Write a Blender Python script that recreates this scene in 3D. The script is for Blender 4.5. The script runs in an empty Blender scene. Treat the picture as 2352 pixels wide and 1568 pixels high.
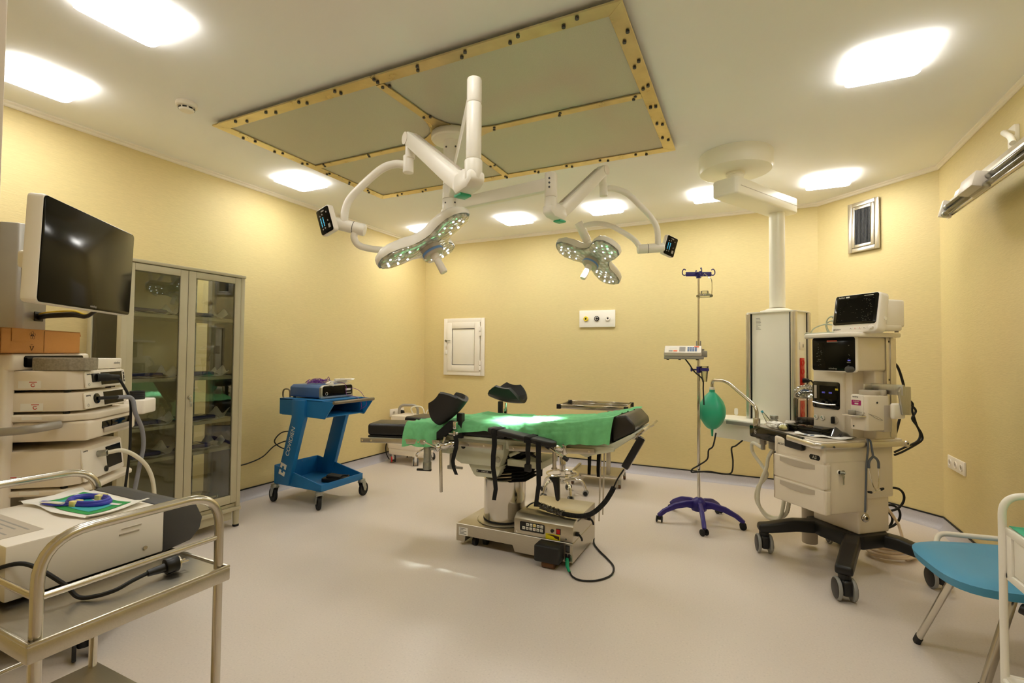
EXPOSURE = 0.02
SPOT_W = 900
import bpy, bmesh, math, random
from mathutils import Vector as V, Matrix as Mx, noise as NZ
random.seed(7)
PI = math.pi
SC = bpy.context.scene
COL = SC.collection
def rad(d): return d * PI / 180
def Tm(x, y, z): return Mx.Translation((x, y, z))
def Rz(d): return Mx.Rotation(rad(d), 4, 'Z')
def Rx(d): return Mx.Rotation(rad(d), 4, 'X')
def Ry(d): return Mx.Rotation(rad(d), 4, 'Y')
def lin(c): return tuple(((x / 255) / 12.92 if x / 255 <= .04045 else ((x / 255 + .055) / 1.055) ** 2.4) for x in c)

# ------------------------------------------------------------------ materials
MATS = {}
def mat(name, rgb, rough=.5, metal=0, var=.05, vscale=14, bump=0, bscale=200, stretch=None, coat=0, spec=.5, trans=0, ior=1.45, emit=None, estr=0, alpha=1, aniso=0, rvar=0):
    m = bpy.data.materials.new(name); m.use_nodes = True
    nt = m.node_tree; N = nt.nodes; L = nt.links
    b = N['Principled BSDF']; c = lin(rgb)
    tc = N.new('ShaderNodeTexCoord'); mp = N.new('ShaderNodeMapping'); L.new(tc.outputs['Object'], mp.inputs['Vector'])
    if stretch: mp.inputs['Scale'].default_value = stretch
    nz = N.new('ShaderNodeTexNoise'); nz.inputs['Scale'].default_value = vscale; nz.inputs['Detail'].default_value = 4
    L.new(mp.outputs[0], nz.inputs['Vector'])
    rp = N.new('ShaderNodeValToRGB'); L.new(nz.outputs['Fac'], rp.inputs['Fac'])
    rp.color_ramp.elements[0].position = .3; rp.color_ramp.elements[1].position = .7
    rp.color_ramp.elements[0].color = (*[x * (1 - var) for x in c], 1); rp.color_ramp.elements[1].color = (*[min(1, x * (1 + var)) for x in c], 1)
    L.new(rp.outputs['Color'], b.inputs['Base Color'])
    b.inputs['Roughness'].default_value = rough; b.inputs['Metallic'].default_value = metal
    b.inputs['Specular IOR Level'].default_value = spec; b.inputs['Coat Weight'].default_value = coat
    b.inputs['IOR'].default_value = ior; b.inputs['Transmission Weight'].default_value = trans
    b.inputs['Alpha'].default_value = alpha; b.inputs['Anisotropic'].default_value = aniso
    if rvar:
        mr = N.new('ShaderNodeMapRange'); L.new(nz.outputs['Fac'], mr.inputs['Value'])
        mr.inputs['To Min'].default_value = max(0, rough - rvar); mr.inputs['To Max'].default_value = rough + rvar
        L.new(mr.outputs[0], b.inputs['Roughness'])
    if bump:
        n2 = N.new('ShaderNodeTexNoise'); n2.inputs['Scale'].default_value = bscale; n2.inputs['Detail'].default_value = 3
        L.new(mp.outputs[0], n2.inputs['Vector'])
        bp = N.new('ShaderNodeBump'); bp.inputs['Strength'].default_value = bump; bp.inputs['Distance'].default_value = .01
        L.new(n2.outputs['Fac'], bp.inputs['Height']); L.new(bp.outputs[0], b.inputs['Normal'])
    if emit:
        b.inputs['Emission Color'].default_value = (*lin(emit), 1); b.inputs['Emission Strength'].default_value = estr
    MATS[name] = m
    return m
def glassmat(name, tint, mix=.12, rough=.02):
    # thin pane: mostly clear with a fresnel gloss; the same for every ray
    m = bpy.data.materials.new(name); m.use_nodes = True; nt = m.node_tree; N = nt.nodes; L = nt.links
    N.clear(); out = N.new('ShaderNodeOutputMaterial')
    tr = N.new('ShaderNodeBsdfTransparent'); gl = N.new('ShaderNodeBsdfGlossy'); mx = N.new('ShaderNodeMixShader')
    fr = N.new('ShaderNodeFresnel'); fr.inputs['IOR'].default_value = 1.5
    ad = N.new('ShaderNodeMath'); ad.operation = 'MULTIPLY_ADD'; ad.inputs[1].default_value = 1.0; ad.inputs[2].default_value = mix; ad.use_clamp = True
    tr.inputs['Color'].default_value = (*tint, 1); gl.inputs['Roughness'].default_value = rough
    L.new(fr.outputs[0], ad.inputs[0]); L.new(ad.outputs[0], mx.inputs[0]); L.new(tr.outputs[0], mx.inputs[1]); L.new(gl.outputs[0], mx.inputs[2])
    L.new(mx.outputs[0], out.inputs['Surface']); MATS[name] = m
    return m

WHITE = (238, 232, 222)
for a in [
    ('ceiling_paint', (246, 247, 250), .8, 0, .012, 2),
    ('trim_paint', (240, 232, 216), .5, 0, .02, 8),
    ('door_paint', (225, 214, 202), .45, 0, .02, 6),
    ('white_enamel', (240, 236, 226), .35, 0, .015, 6),
    ('cream_plastic', (232, 222, 206), .42, 0, .02, 6),
    ('white_plastic', (242, 236, 226), .38, 0, .015, 8),
    ('warm_grey_plastic', (190, 180, 165), .42, 0, .02, 8),
    ('grey_plastic', (150, 145, 135), .45, 0, .03, 8),
    ('dark_grey_plastic', (70, 70, 72), .45, 0, .04, 8),
    ('black_plastic', (20, 20, 21), .4, 0, .1, 10),
    ('black_gloss', (9, 9, 9), .08, 0, .05, 4),
    ('screen_glass', (16, 15, 12), .12, 0, .08, 2, 0, 200, None, 0, .14),
    ('black_rubber', (22, 22, 22), .62, 0, .1, 12),
    ('black_strap', (16, 16, 17), .85, 0, .15, 60),
    ('pendant_enamel', (246, 243, 230), .3, 0, .01, 5),
    ('cabinet_enamel', (184, 176, 148), .45, 0, .03, 6),
    ('table_enamel', (206, 208, 188), .38, 0, .04, 9),
    ('cart_blue', (25, 108, 168), .42, 0, .06, 5),
    ('generator_blue', (66, 100, 150), .45, 0, .05, 6),
    ('stand_purple', (48, 38, 122), .4, 0, .06, 8),
    ('chair_vinyl', (72, 146, 184), .42, 0, .04, 4),
    ('bag_green', (52, 176, 136), .35, 0, .06, 5),
    ('tape_green', (12, 150, 104), .5, 0, .1, 14),
    ('red_plastic', (196, 22, 18), .35, 0, .05, 8),
    ('yellow_sticker', (222, 206, 30), .5, 0, .1, 20),
    ('orange_plastic', (240, 110, 60), .45, 0, .04, 8),
    ('magenta_sticker', (172, 24, 112), .45, 0, .03, 8),
    ('paper', (238, 236, 230), .7, 0, .03, 12),
    ('wheel_grey', (146, 146, 142), .5, 0, .04, 9),
    ('hose_clear', (226, 222, 204), .4, 0, .03, 20),
    ('hose_cream', (226, 206, 180), .5, 0, .04, 20),
    ('hose_grey', (134, 136, 146), .5, 0, .04, 20),
    ('cable_green_grey', (176, 182, 158), .5, 0, .04, 20),
    ('slate_rubber', (92, 98, 108), .5, 0, .05, 20),
    ('cord_purple', (110, 40, 140), .45, 0, .08, 20),
    ('blue_ring', (120, 160, 220), .35, 0, .03, 8),
    ('blue_loop', (52, 58, 176), .45, 0, .05, 8),
    ('navy_fabric', (58, 62, 108), .8, 0, .12, 30),
    ('green_print', (30, 150, 70), .6, 0, .1, 30),
    ('teal_print', (52, 168, 176), .6, 0, .05, 20),
    ('ink', (40, 40, 40), .6, 0, .02, 10),
    ('ink_white', (226, 224, 214), .5, 0, .02, 10),
    ('ink_grey', (150, 146, 140), .5, 0, .02, 10),
    ('ink_red', (196, 60, 60), .5, 0, .02, 10),
    ('ink_brown', (66, 40, 20), .7, 0, .05, 10),
    ('card_dark', (120, 76, 34), .8, 0, .06, 10),
    ('tread_brown', (96, 62, 30), .6, 0, .1, 12),
    ('foam_grey', (150, 142, 126), .9, 0, .2, 120),
    ('pink_plastic', (222, 196, 190), .4, 0, .03, 8),
    ('yellow_plastic', (230, 205, 60), .4, 0, .04, 8),
    ('lemon_cap', (236, 226, 150), .45, 0, .04, 8),
    ('cyan_tip', (60, 170, 190), .4, 0, .04, 8),
]: mat(*a)
mat('cardboard', (182, 126, 62), .85, 0, .06, 6, bump=.1, bscale=260)
mat('vinyl_black', (30, 29, 28), .36, 0, .1, 5, bump=.05, bscale=300)
mat('seat_vinyl_brown', (46, 42, 38), .34, 0, .1, 5, bump=.05, bscale=300)
mat('pad_black', (28, 27, 27), .5, 0, .1, 5, bump=.06, bscale=400)
mat('steel_brushed', (196, 190, 176), .34, 1, .05, 30, stretch=(1, 12, 12), rvar=.08, aniso=.3)
mat('steel_tube', (206, 200, 188), .24, 1, .05, 12, rvar=.06)
mat('steel_mirror', (210, 206, 198), .14, 1, .04, 6, rvar=.05)
mat('chrome', (226, 224, 220), .08, 1, .02, 8)
mat('zinc', (170, 172, 164), .42, 1, .12, 40)
mat('aluminium', (196, 194, 188), .36, 1, .04, 20, stretch=(8, 8, 1))
mat('aluminium_light', (224, 220, 214), .3, 1, .03, 20)
mat('brass_strip', (200, 184, 140), .3, 1, .12, 9, rvar=.1)
mat('grey_metal_paint', (164, 160, 152), .38, .35, .04, 6)
mat('brown_tube', (122, 112, 92), .4, .2, .06, 10)
mat('filter_panel', (196, 192, 178), .5, .25, .05, 260, bump=.06, bscale=700)
mat('drape_green', (116, 196, 136), .85, 0, .06, 40, bump=.12, bscale=900)
mat('cloth_green', (74, 176, 142), .9, 0, .06, 40, bump=.2, bscale=400)
mat('lamp_glow', (255, 255, 255), .5, 0, 0, 4, emit=(252, 249, 242), estr=29)
mat('lamp_side', (255, 255, 255), .5, 0, 0, 4, emit=(252, 249, 242), estr=11)
mat('led_glow', (255, 255, 255), .3, 0, 0, 4, emit=(235, 250, 255), estr=4)
mat('led_cyan', (20, 60, 70), .3, 0, 0, 4, emit=(90, 200, 230), estr=1.2)
mat('screen_text', (90, 90, 80), .4, 0, 0, 4, emit=(170, 180, 160), estr=.06)
mat('screen_red', (160, 60, 40), .4, 0, 0, 4, emit=(190, 70, 50), estr=.35)
mat('screen_blue', (90, 90, 190), .4, 0, 0, 4, emit=(110, 110, 230), estr=.45)
glassmat('cabinet_glass', (.93, .955, .915), .02, .01)
glassmat('tube_glass', (.9, .9, .85), .06, .02)
glassmat('clear_bag', (.95, .96, .96), .10, .14)
glassmat('clear_acrylic', (.95, .88, .87), .05, .04)
glassmat('clear_plastic', (.94, .94, .88), .08, .06)

def wallpaper():
    m = bpy.data.materials.new('wallpaper_yellow'); m.use_nodes = True; nt = m.node_tree; N = nt.nodes; L = nt.links; b = N['Principled BSDF']
    tc = N.new('ShaderNodeTexCoord'); mp = N.new('ShaderNodeMapping'); L.new(tc.outputs['Object'], mp.inputs['Vector']); mp.inputs['Scale'].default_value = (26, 26, 300)
    nz = N.new('ShaderNodeTexNoise'); nz.inputs['Scale'].default_value = 1; nz.inputs['Detail'].default_value = 3; L.new(mp.outputs[0], nz.inputs['Vector'])
    big = N.new('ShaderNodeTexNoise'); big.inputs['Scale'].default_value = 1.4; L.new(tc.outputs['Object'], big.inputs['Vector'])
    c = lin((220, 202, 147))
    rp = N.new('ShaderNodeValToRGB'); L.new(nz.outputs['Fac'], rp.inputs['Fac']); rp.color_ramp.elements[0].position = .3; rp.color_ramp.elements[1].position = .7
    rp.color_ramp.elements[0].color = (*[x * .95 for x in c], 1); rp.color_ramp.elements[1].color = (*[min(1, x * 1.04) for x in c], 1)
    hs = N.new('ShaderNodeMix'); hs.data_type = 'RGBA'; hs.blend_type = 'MULTIPLY'; hs.inputs['Factor'].default_value = .06
    L.new(rp.outputs[0], hs.inputs['A']); L.new(big.outputs['Color'], hs.inputs['B']); L.new(hs.outputs['Result'], b.inputs['Base Color'])
    b.inputs['Roughness'].default_value = .6
    bp = N.new('ShaderNodeBump'); bp.inputs['Strength'].default_value = .25; bp.inputs['Distance'].default_value = .004
    L.new(nz.outputs['Fac'], bp.inputs['Height']); L.new(bp.outputs[0], b.inputs['Normal']); MATS['wallpaper'] = m
def vinyl(name, rgb, rough, spk):
    m = bpy.data.materials.new(name); m.use_nodes = True; nt = m.node_tree; N = nt.nodes; L = nt.links; b = N['Principled BSDF']
    tc = N.new('ShaderNodeTexCoord')
    nz = N.new('ShaderNodeTexNoise'); nz.inputs['Scale'].default_value = 110; nz.inputs['Detail'].default_value = 5; L.new(tc.outputs['Object'], nz.inputs['Vector'])
    big = N.new('ShaderNodeTexNoise'); big.inputs['Scale'].default_value = .9; big.inputs['Detail'].default_value = 4; L.new(tc.outputs['Object'], big.inputs['Vector'])
    c = lin(rgb)
    rp = N.new('ShaderNodeValToRGB'); L.new(nz.outputs['Fac'], rp.inputs['Fac']); E_ = rp.color_ramp.elements
    E_[0].position = .28; E_[0].color = (*[x * (1 - 2.2 * spk) for x in c], 1); E_[1].position = .74; E_[1].color = (*[x * (1 + 1.6 * spk) for x in c], 1)
    e = E_.new(.42); e.color = (*[x * (1 - .3 * spk) for x in c], 1); e = E_.new(.6); e.color = (*c, 1)
    L.new(rp.outputs[0], b.inputs['Base Color'])
    mr = N.new('ShaderNodeMapRange'); L.new(big.outputs['Fac'], mr.inputs['Value']); mr.inputs['To Min'].default_value = rough - .05; mr.inputs['To Max'].default_value = rough + .09
    L.new(mr.outputs[0], b.inputs['Roughness'])
    bp = N.new('ShaderNodeBump'); bp.inputs['Strength'].default_value = .06; bp.inputs['Distance'].default_value = .002
    L.new(nz.outputs['Fac'], bp.inputs['Height']); L.new(bp.outputs[0], b.inputs['Normal']); MATS[name] = m
def lensmat():
    m = bpy.data.materials.new('lamp_lens'); m.use_nodes = True; nt = m.node_tree; N = nt.nodes; L = nt.links; b = N['Principled BSDF']
    tc = N.new('ShaderNodeTexCoord'); vo = N.new('ShaderNodeTexVoronoi'); vo.inputs['Scale'].default_value = 34; L.new(tc.outputs['Object'], vo.inputs['Vector'])
    rp = N.new('ShaderNodeValToRGB'); L.new(vo.outputs['Distance'], rp.inputs['Fac'])
    rp.color_ramp.elements[0].color = (.95, .95, .9, 1); rp.color_ramp.elements[1].color = (.5, .5, .43, 1); rp.color_ramp.elements[1].position = .7
    L.new(rp.outputs[0], b.inputs['Base Color']); b.inputs['Metallic'].default_value = .45; b.inputs['Roughness'].default_value = .12; b.inputs['Coat Weight'].default_value = 1
    bp = N.new('ShaderNodeBump'); bp.inputs['Strength'].default_value = .8; bp.inputs['Distance'].default_value = .01; L.new(vo.outputs['Distance'], bp.inputs['Height']); L.new(bp.outputs[0], b.inputs['Normal'])
    MATS['lamp_lens'] = m
wallpaper(); vinyl('vinyl_floor', (217, 207, 199), .33, .06); vinyl('cove_vinyl', (186, 183, 190), .4, .05); lensmat()
M = MATS

# ------------------------------------------------------------------ mesh builder
class MB:
    def __init__(s): s.bm = bmesh.new(); s.M = Mx()
    def _merge(s, bm, m=0, M=None):
        if m:
            for f in bm.faces: f.material_index = m
        bm.transform(s.M @ M if M is not None else s.M)
        me = bpy.data.meshes.new('tmp'); bm.to_mesh(me); bm.free(); s.bm.from_mesh(me); bpy.data.meshes.remove(me)
        return s
    def box(s, x0, x1, y0, y1, z0, z1, bev=0, seg=2, m=0, M=None):
        bm = bmesh.new(); bmesh.ops.create_cube(bm, size=1)
        bmesh.ops.scale(bm, vec=(x1 - x0, y1 - y0, z1 - z0), verts=bm.verts); bmesh.ops.translate(bm, vec=((x0 + x1) / 2, (y0 + y1) / 2, (z0 + z1) / 2), verts=bm.verts)
        if bev: bmesh.ops.bevel(bm, geom=bm.edges[:], offset=min(bev, .49 * min(abs(x1 - x0), abs(y1 - y0), abs(z1 - z0))), segments=seg, affect='EDGES', profile=.5)
        return s._merge(bm, m, M)
    def cyl(s, p0, p1, r, r2=None, n=24, bev=0, m=0, M=None, cap=True):
        p0, p1 = V(p0), V(p1); d = p1 - p0; h = d.length
        bm = bmesh.new(); bmesh.ops.create_cone(bm, cap_ends=cap, segments=n, radius1=r, radius2=r if r2 is None else r2, depth=h)
        if bev:
            es = [e for e in bm.edges if abs(e.verts[0].co.z - e.verts[1].co.z) < 1e-6]
            bmesh.ops.bevel(bm, geom=es, offset=min(bev, h * .45, r * .9), segments=2, affect='EDGES', profile=.5)
        q = V((0, 0, 1)).rotation_difference(d.normalized())
        bm.transform(Mx.Translation((p0 + p1) / 2) @ q.to_matrix().to_4x4())
        return s._merge(bm, m, M)
    def sph(s, c, r, sc=(1, 1, 1), n=16, m=0, M=None):
        bm = bmesh.new(); bmesh.ops.create_uvsphere(bm, u_segments=n, v_segments=max(6, n // 2), radius=r)
        bmesh.ops.scale(bm, vec=sc, verts=bm.verts); bmesh.ops.translate(bm, vec=c, verts=bm.verts)
        return s._merge(bm, m, M)
    def tube(s, pts, r, n=10, res=0, closed=False, m=0, M=None, flat=None):
        pts = [V(p) for p in pts]
        if res: pts = smooth(pts, res, closed)
        rr = r if isinstance(r, (list, tuple)) else [r] * len(pts)
        if len(rr) != len(pts): rr = [rr[min(len(rr) - 1, int(i * len(rr) / len(pts)))] for i in range(len(pts))]
        bm = bmesh.new(); rings = []; k = len(pts); prev = None
        for i, p in enumerate(pts):
            a = pts[(i - 1) % k] if (i > 0 or closed) else p; b = pts[(i + 1) % k] if (i < k - 1 or closed) else p
            t = (b - a); t = t.normalized() if t.length > 1e-9 else V((0, 0, 1))
            if prev is None:
                up = V((0, 0, 1)) if abs(t.z) < .9 else V((1, 0, 0)); u = t.cross(up).normalized()
            else:
                u = prev - t * prev.dot(t); u = u.normalized() if u.length > 1e-6 else t.orthogonal().normalized()
            prev = u; w = t.cross(u)
            fa, fb = flat or (1, 1)
            rings.append([bm.verts.new(p + (u * math.cos(2 * PI * j / n) * fa + w * math.sin(2 * PI * j / n) * fb) * rr[i]) for j in range(n)])
        for i in range(k if closed else k - 1):
            A, B = rings[i], rings[(i + 1) % k]
            for j in range(n): bm.faces.new((A[j], A[(j + 1) % n], B[(j + 1) % n], B[j]))
        if not closed: bm.faces.new(rings[0][::-1]); bm.faces.new(rings[-1])
        return s._merge(bm, m, M)
    def lathe(s, prof, c=(0, 0, 0), n=32, m=0, M=None, a0=0, a1=360):
        bm = bmesh.new(); full = abs(a1 - a0) >= 359.9; k = n if full else n + 1; rings = []
        for r, z in prof:
            if r < 1e-6: rings.append([bm.verts.new((c[0], c[1], c[2] + z))])
            else: rings.append([bm.verts.new((c[0] + r * math.cos(rad(a0 + (a1 - a0) * j / n)), c[1] + r * math.sin(rad(a0 + (a1 - a0) * j / n)), c[2] + z)) for j in range(k)])
        for A, B in zip(rings, rings[1:]):
            for j in range(n):
                j2 = (j + 1) % k
                f = [A[j % len(A)], A[j2 % len(A)], B[j2 % len(B)], B[j % len(B)]]
                g = []
                for v in f:
                    if v not in g: g.append(v)
                if len(g) >= 3: bm.faces.new(g)
        return s._merge(bm, m, M)
    def prism(s, poly, z0, z1, M=None, bev=0, m=0, seg=2):
        bm = bmesh.new(); vs = [bm.verts.new((x, y, z0)) for x, y in poly]; f = bm.faces.new(vs)
        r = bmesh.ops.extrude_face_region(bm, geom=[f]); top = [g for g in r['geom'] if isinstance(g, bmesh.types.BMVert)]
        bmesh.ops.translate(bm, vec=(0, 0, z1 - z0), verts=top); bmesh.ops.recalc_face_normals(bm, faces=bm.faces)
        if bev: bmesh.ops.bevel(bm, geom=bm.edges[:], offset=bev, segments=seg, affect='EDGES', profile=.5)
        return s._merge(bm, m, M)
    def surf(s, fn, nu, nv, m=0, M=None, thick=0, cu=False):
        bm = bmesh.new(); g = [[bm.verts.new(fn(i / nu, j / nv)) for j in range(nv + 1)] for i in range(nu + (0 if cu else 1))]
        k = len(g)
        for i in range(nu if cu else nu):
            for j in range(nv): bm.faces.new((g[i][j], g[(i + 1) % k][j], g[(i + 1) % k][j + 1], g[i][j + 1]))
        if thick: 
            bmesh.ops.recalc_face_normals(bm, faces=bm.faces); bmesh.ops.solidify(bm, geom=bm.faces[:] , thickness=thick)
        return s._merge(bm, m, M)
def smooth(pts, res, closed=False):
    out = []; k = len(pts)
    for i in range(k if closed else k - 1):
        p1, p2 = pts[i], pts[(i + 1) % k]
        p0 = pts[(i - 1) % k] if (closed or i > 0) else p1 * 2 - p2
        p3 = pts[(i + 2) % k] if (closed or i < k - 2) else p2 * 2 - p1
        for j in range(res):
            t = j / res
            out.append(.5 * ((2 * p1) + (p2 - p0) * t + (2 * p0 - 5 * p1 + 4 * p2 - p3) * t * t + (3 * p1 - p0 - 3 * p2 + p3) * t ** 3))
    if not closed: out.append(pts[-1].copy())
    return out
def fillet(pts, r, k=6):
    pts = [V(p) for p in pts]; out = [pts[0]]
    for a, b, c in zip(pts, pts[1:], pts[2:]):
        u = (a - b); w = (c - b); rr = min(r, u.length * .49, w.length * .49); p = b + u.normalized() * rr; q = b + w.normalized() * rr
        for j in range(k + 1):
            t = j / k; out.append(p * (1 - t) ** 2 + b * 2 * t * (1 - t) + q * t * t)
    out.append(pts[-1]); return out
def rrect(w, h, r, k=5, cx=0, cy=0):
    o = []
    for sx, sy, a in ((1, 1, 0), (-1, 1, 90), (-1, -1, 180), (1, -1, 270)):
        for j in range(k + 1):
            t = rad(a + 90 * j / k); o.append((cx + sx * (w / 2 - r) + r * math.cos(t), cy + sy * (h / 2 - r) + r * math.sin(t)))
    return o
RM = {}
def obj(name, mb, mats, parent=None, world=False, label=None, ang=35, loc=None, shade=True):
    me = bpy.data.meshes.new(name); bm = mb.bm
    bmesh.ops.recalc_face_normals(bm, faces=bm.faces)
    Mr = RM.get(parent.name) if parent else (Tm(*loc) if loc else Mx())
    if world or (parent is None and loc): bm.transform(Mr.inverted())
    bm.to_mesh(me); bm.free()
    for mm in ([mats] if isinstance(mats, str) else mats): me.materials.append(M[mm])
    if shade:
        me.shade_smooth(); me.set_sharp_from_angle(angle=rad(ang))
    o = bpy.data.objects.new(name, me); COL.objects.link(o)
    if parent: o.parent = parent
    elif loc: o.location = loc
    RM[o.name] = Mr
    if label: o['label'] = label
    return o
def tag(o, label, cat, group=None, kind=None):
    o['label'] = label; o['category'] = cat
    if group: o['group'] = group
    if kind: o['kind'] = kind
    return o
def thing(name, label, cat, loc, rz=0, group=None):
    o = bpy.data.objects.new(name, None); COL.objects.link(o); o.empty_display_size = .05
    o.location = loc; o.rotation_euler = (0, 0, rad(rz)); RM[o.name] = Tm(*loc) @ Rz(rz)
    return tag(o, label, cat, group)
def struct(name, mb, mats, parent=None, **k):
    o = obj(name, mb, mats, parent, **k)
    if parent is None: o['kind'] = 'structure'
    return o
def dup(root, loc, rz=None, label=None, group=None):
    def cp(o, par):
        c = o.copy(); COL.objects.link(c); c.parent = par
        for ch in [x for x in ALL if x.parent == o]: cp(ch, c)
        return c
    ALL = list(COL.objects)
    r = cp(root, None); r.location = loc
    if rz is not None: r.rotation_euler = (0, 0, rad(rz))
    if label: r['label'] = label
    if group: r['group'] = group
    return r
def text(s, size, o, xd, up, m, parent, world=False, name='lettering', ext=.0004, align='CENTER', sx=1, shear=0):
    cu = bpy.data.curves.new(name, 'FONT'); cu.body = s; cu.size = size; cu.extrude = ext; cu.align_x = align; cu.align_y = 'CENTER'; cu.shear = shear
    tmp = bpy.data.objects.new('tmp', cu); COL.objects.link(tmp)
    bpy.context.view_layer.update(); me = bpy.data.meshes.new_from_object(tmp.evaluated_get(bpy.context.evaluated_depsgraph_get())); me.name = name
    bpy.data.objects.remove(tmp); bpy.data.curves.remove(cu); me.materials.clear(); me.materials.append(M[m])
    ob = bpy.data.objects.new(name, me); COL.objects.link(ob)
    x = V(xd).normalized(); u = V(up); u = (u - x * u.dot(x)).normalized(); nn = x.cross(u)
    mt = Mx(((x.x * sx, u.x, nn.x, o[0]), (x.y * sx, u.y, nn.y, o[1]), (x.z * sx, u.z, nn.z, o[2]), (0, 0, 0, 1)))
    if parent:
        ob.parent = parent
        if world: mt = RM[parent.name].inverted() @ mt
    ob.matrix_local = mt
    return ob
def frame(o, xd, up):
    "matrix whose local x = xd, y = up, z = out"
    x = V(xd).normalized(); u = V(up); u = (u - x * u.dot(x)).normalized(); nn = x.cross(u)
    return Mx(((x.x, u.x, nn.x, o[0]), (x.y, u.y, nn.y, o[1]), (x.z, u.z, nn.z, o[2]), (0, 0, 0, 1)))
# ------------------------------------------------------------------ camera and view
cam = bpy.data.cameras.new('camera'); cam.lens = 17.261; cam.sensor_width = 36; cam.clip_start = .02; cam.clip_end = 60
co = bpy.data.objects.new('camera', cam); COL.objects.link(co); SC.camera = co
co.matrix_world = Mx(((.90025305, .00366741, .43535158, 0), (.43527333, -.02832668, -.89985261, 0), (.00903193, .99959199, -.02709751, 1.3), (0, 0, 0, 1)))
vs = SC.view_settings; SC.display_settings.display_device = 'sRGB'; vs.view_transform = 'Standard'; vs.look = 'None'; vs.gamma = 1; vs.use_curve_mapping = False; vs.exposure = EXPOSURE
w = bpy.data.worlds.new('world'); SC.world = w; w.use_nodes = True
w.node_tree.nodes['Background'].inputs[0].default_value = (.9, .8, .62, 1); w.node_tree.nodes['Background'].inputs[1].default_value = .05
cy = SC.cycles; cy.use_denoising = True; cy.max_bounces = 10; cy.diffuse_bounces = 6; cy.glossy_bounces = 5; cy.transmission_bounces = 8; cy.transparent_max_bounces = 16
cy.sample_clamp_indirect = 6; cy.caustics_reflective = False; cy.caustics_refractive = False

# ------------------------------------------------------------------ room shell
XL, YB, XR, HC, YF = -4.022, 5.55, 1.33, 2.80, -.65
C1, C2 = (.6, YB), (XR, 4.835)
T = .12
mb = MB(); mb.box(XL - .2, XR + .2, YF - 1.2, YB + .2, -.1, 0); struct('floor', mb, 'vinyl_floor')
mb = MB(); mb.box(XL - .2, XR + .2, YF - .2, YB + .2, HC, HC + .1); struct('ceiling', mb, 'ceiling_paint')
mb = MB(); mb.box(XL - T, XL, YF - .2, YB + T, 0, HC); struct('wall_left', mb, 'wallpaper')
mb = MB(); mb.box(XL, C1[0], YB, YB + T, 0, HC); struct('wall_back', mb, 'wallpaper')
mb = MB(); mb.prism([C1, C2, (C2[0] + T, C2[1] + T), (C1[0], C1[1] + T)], 0, HC); struct('wall_corner', mb, 'wallpaper')
mb = MB(); mb.box(XR, XR + T, YF - .2, C2[1], 0, HC); struct('wall_right', mb, 'wallpaper')
mb = MB(); mb.box(XL, -.83, YF - .2, YF, 0, HC); mb.box(.2, XR, YF - .2, YF, 0, HC); mb.box(-.83, .2, YF - .2, YF, 2.12, HC); struct('wall_front', mb, 'wallpaper')
def run(name, a, b, prof, m, kind='structure', **k):
    a, b = V((*a, 0)), V((*b, 0)); d = (b - a); L_ = d.length; d.normalize(); nin = V((d.y, -d.x, 0))
    mt = Mx(((nin.x, 0, d.x, a.x), (nin.y, 0, d.y, a.y), (0, 1, 0, 0), (0, 0, 0, 1)))
    mb = MB(); mb.prism(prof, 0, L_, M=mt); o = obj(name, mb, m); o['kind'] = kind; return o
sk = [(0, 0), (.05, 0), (.03, .006), (.016, .02), (.008, .045), (.007, .088), (0, .088)]
bk = [(0, .088), (.009, .088), (.009, .098), (0, .098)]
cr = [(0, HC), (0, HC - .034), (.006, HC - .034), (.012, HC - .028), (.012, HC - .016), (.022, HC - .008), (.022, HC)]
LINES = dict(left=((XL, YF), (XL, YB)), back=((XL, YB), C1), corner=(C1, C2), right=(C2, (XR, YF)))
for i, (k, (a, b)) in enumerate(LINES.items()):
    o = run('baseboard_' + k, a, b, sk, 'cove_vinyl')
    o2 = run('edge_strip', a, b, bk, 'black_rubber'); o2.parent = o; del o2['kind']
    run('trim_%d' % (i + 1), a, b, cr, 'trim_paint')
# door leaf standing open beside the camera, with frame in the front wall
mb = MB(); mb.box(-.795, -.75, -.63, .24, .01, 2.1, .003); d = struct('door_1', mb, 'door_paint')
mb = MB(); mb.cyl((-.75, .16, 1.0), (-.70, .16, 1.0), .009, n=12); mb.cyl((-.70, .168, 1.0), (-.70, .05, 1.0), .009, n=12); obj('door_handle', mb, 'aluminium', d)
mb = MB()
for x0, x1 in ((-.87, -.8), (.17, .24)): mb.box(x0, x1, YF - .01, YF + .015, 0, 2.16, .003)
mb.box(-.87, .24, YF - .01, YF + .015, 2.09, 2.16, .003); struct('trim_5', mb, 'door_paint')

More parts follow.
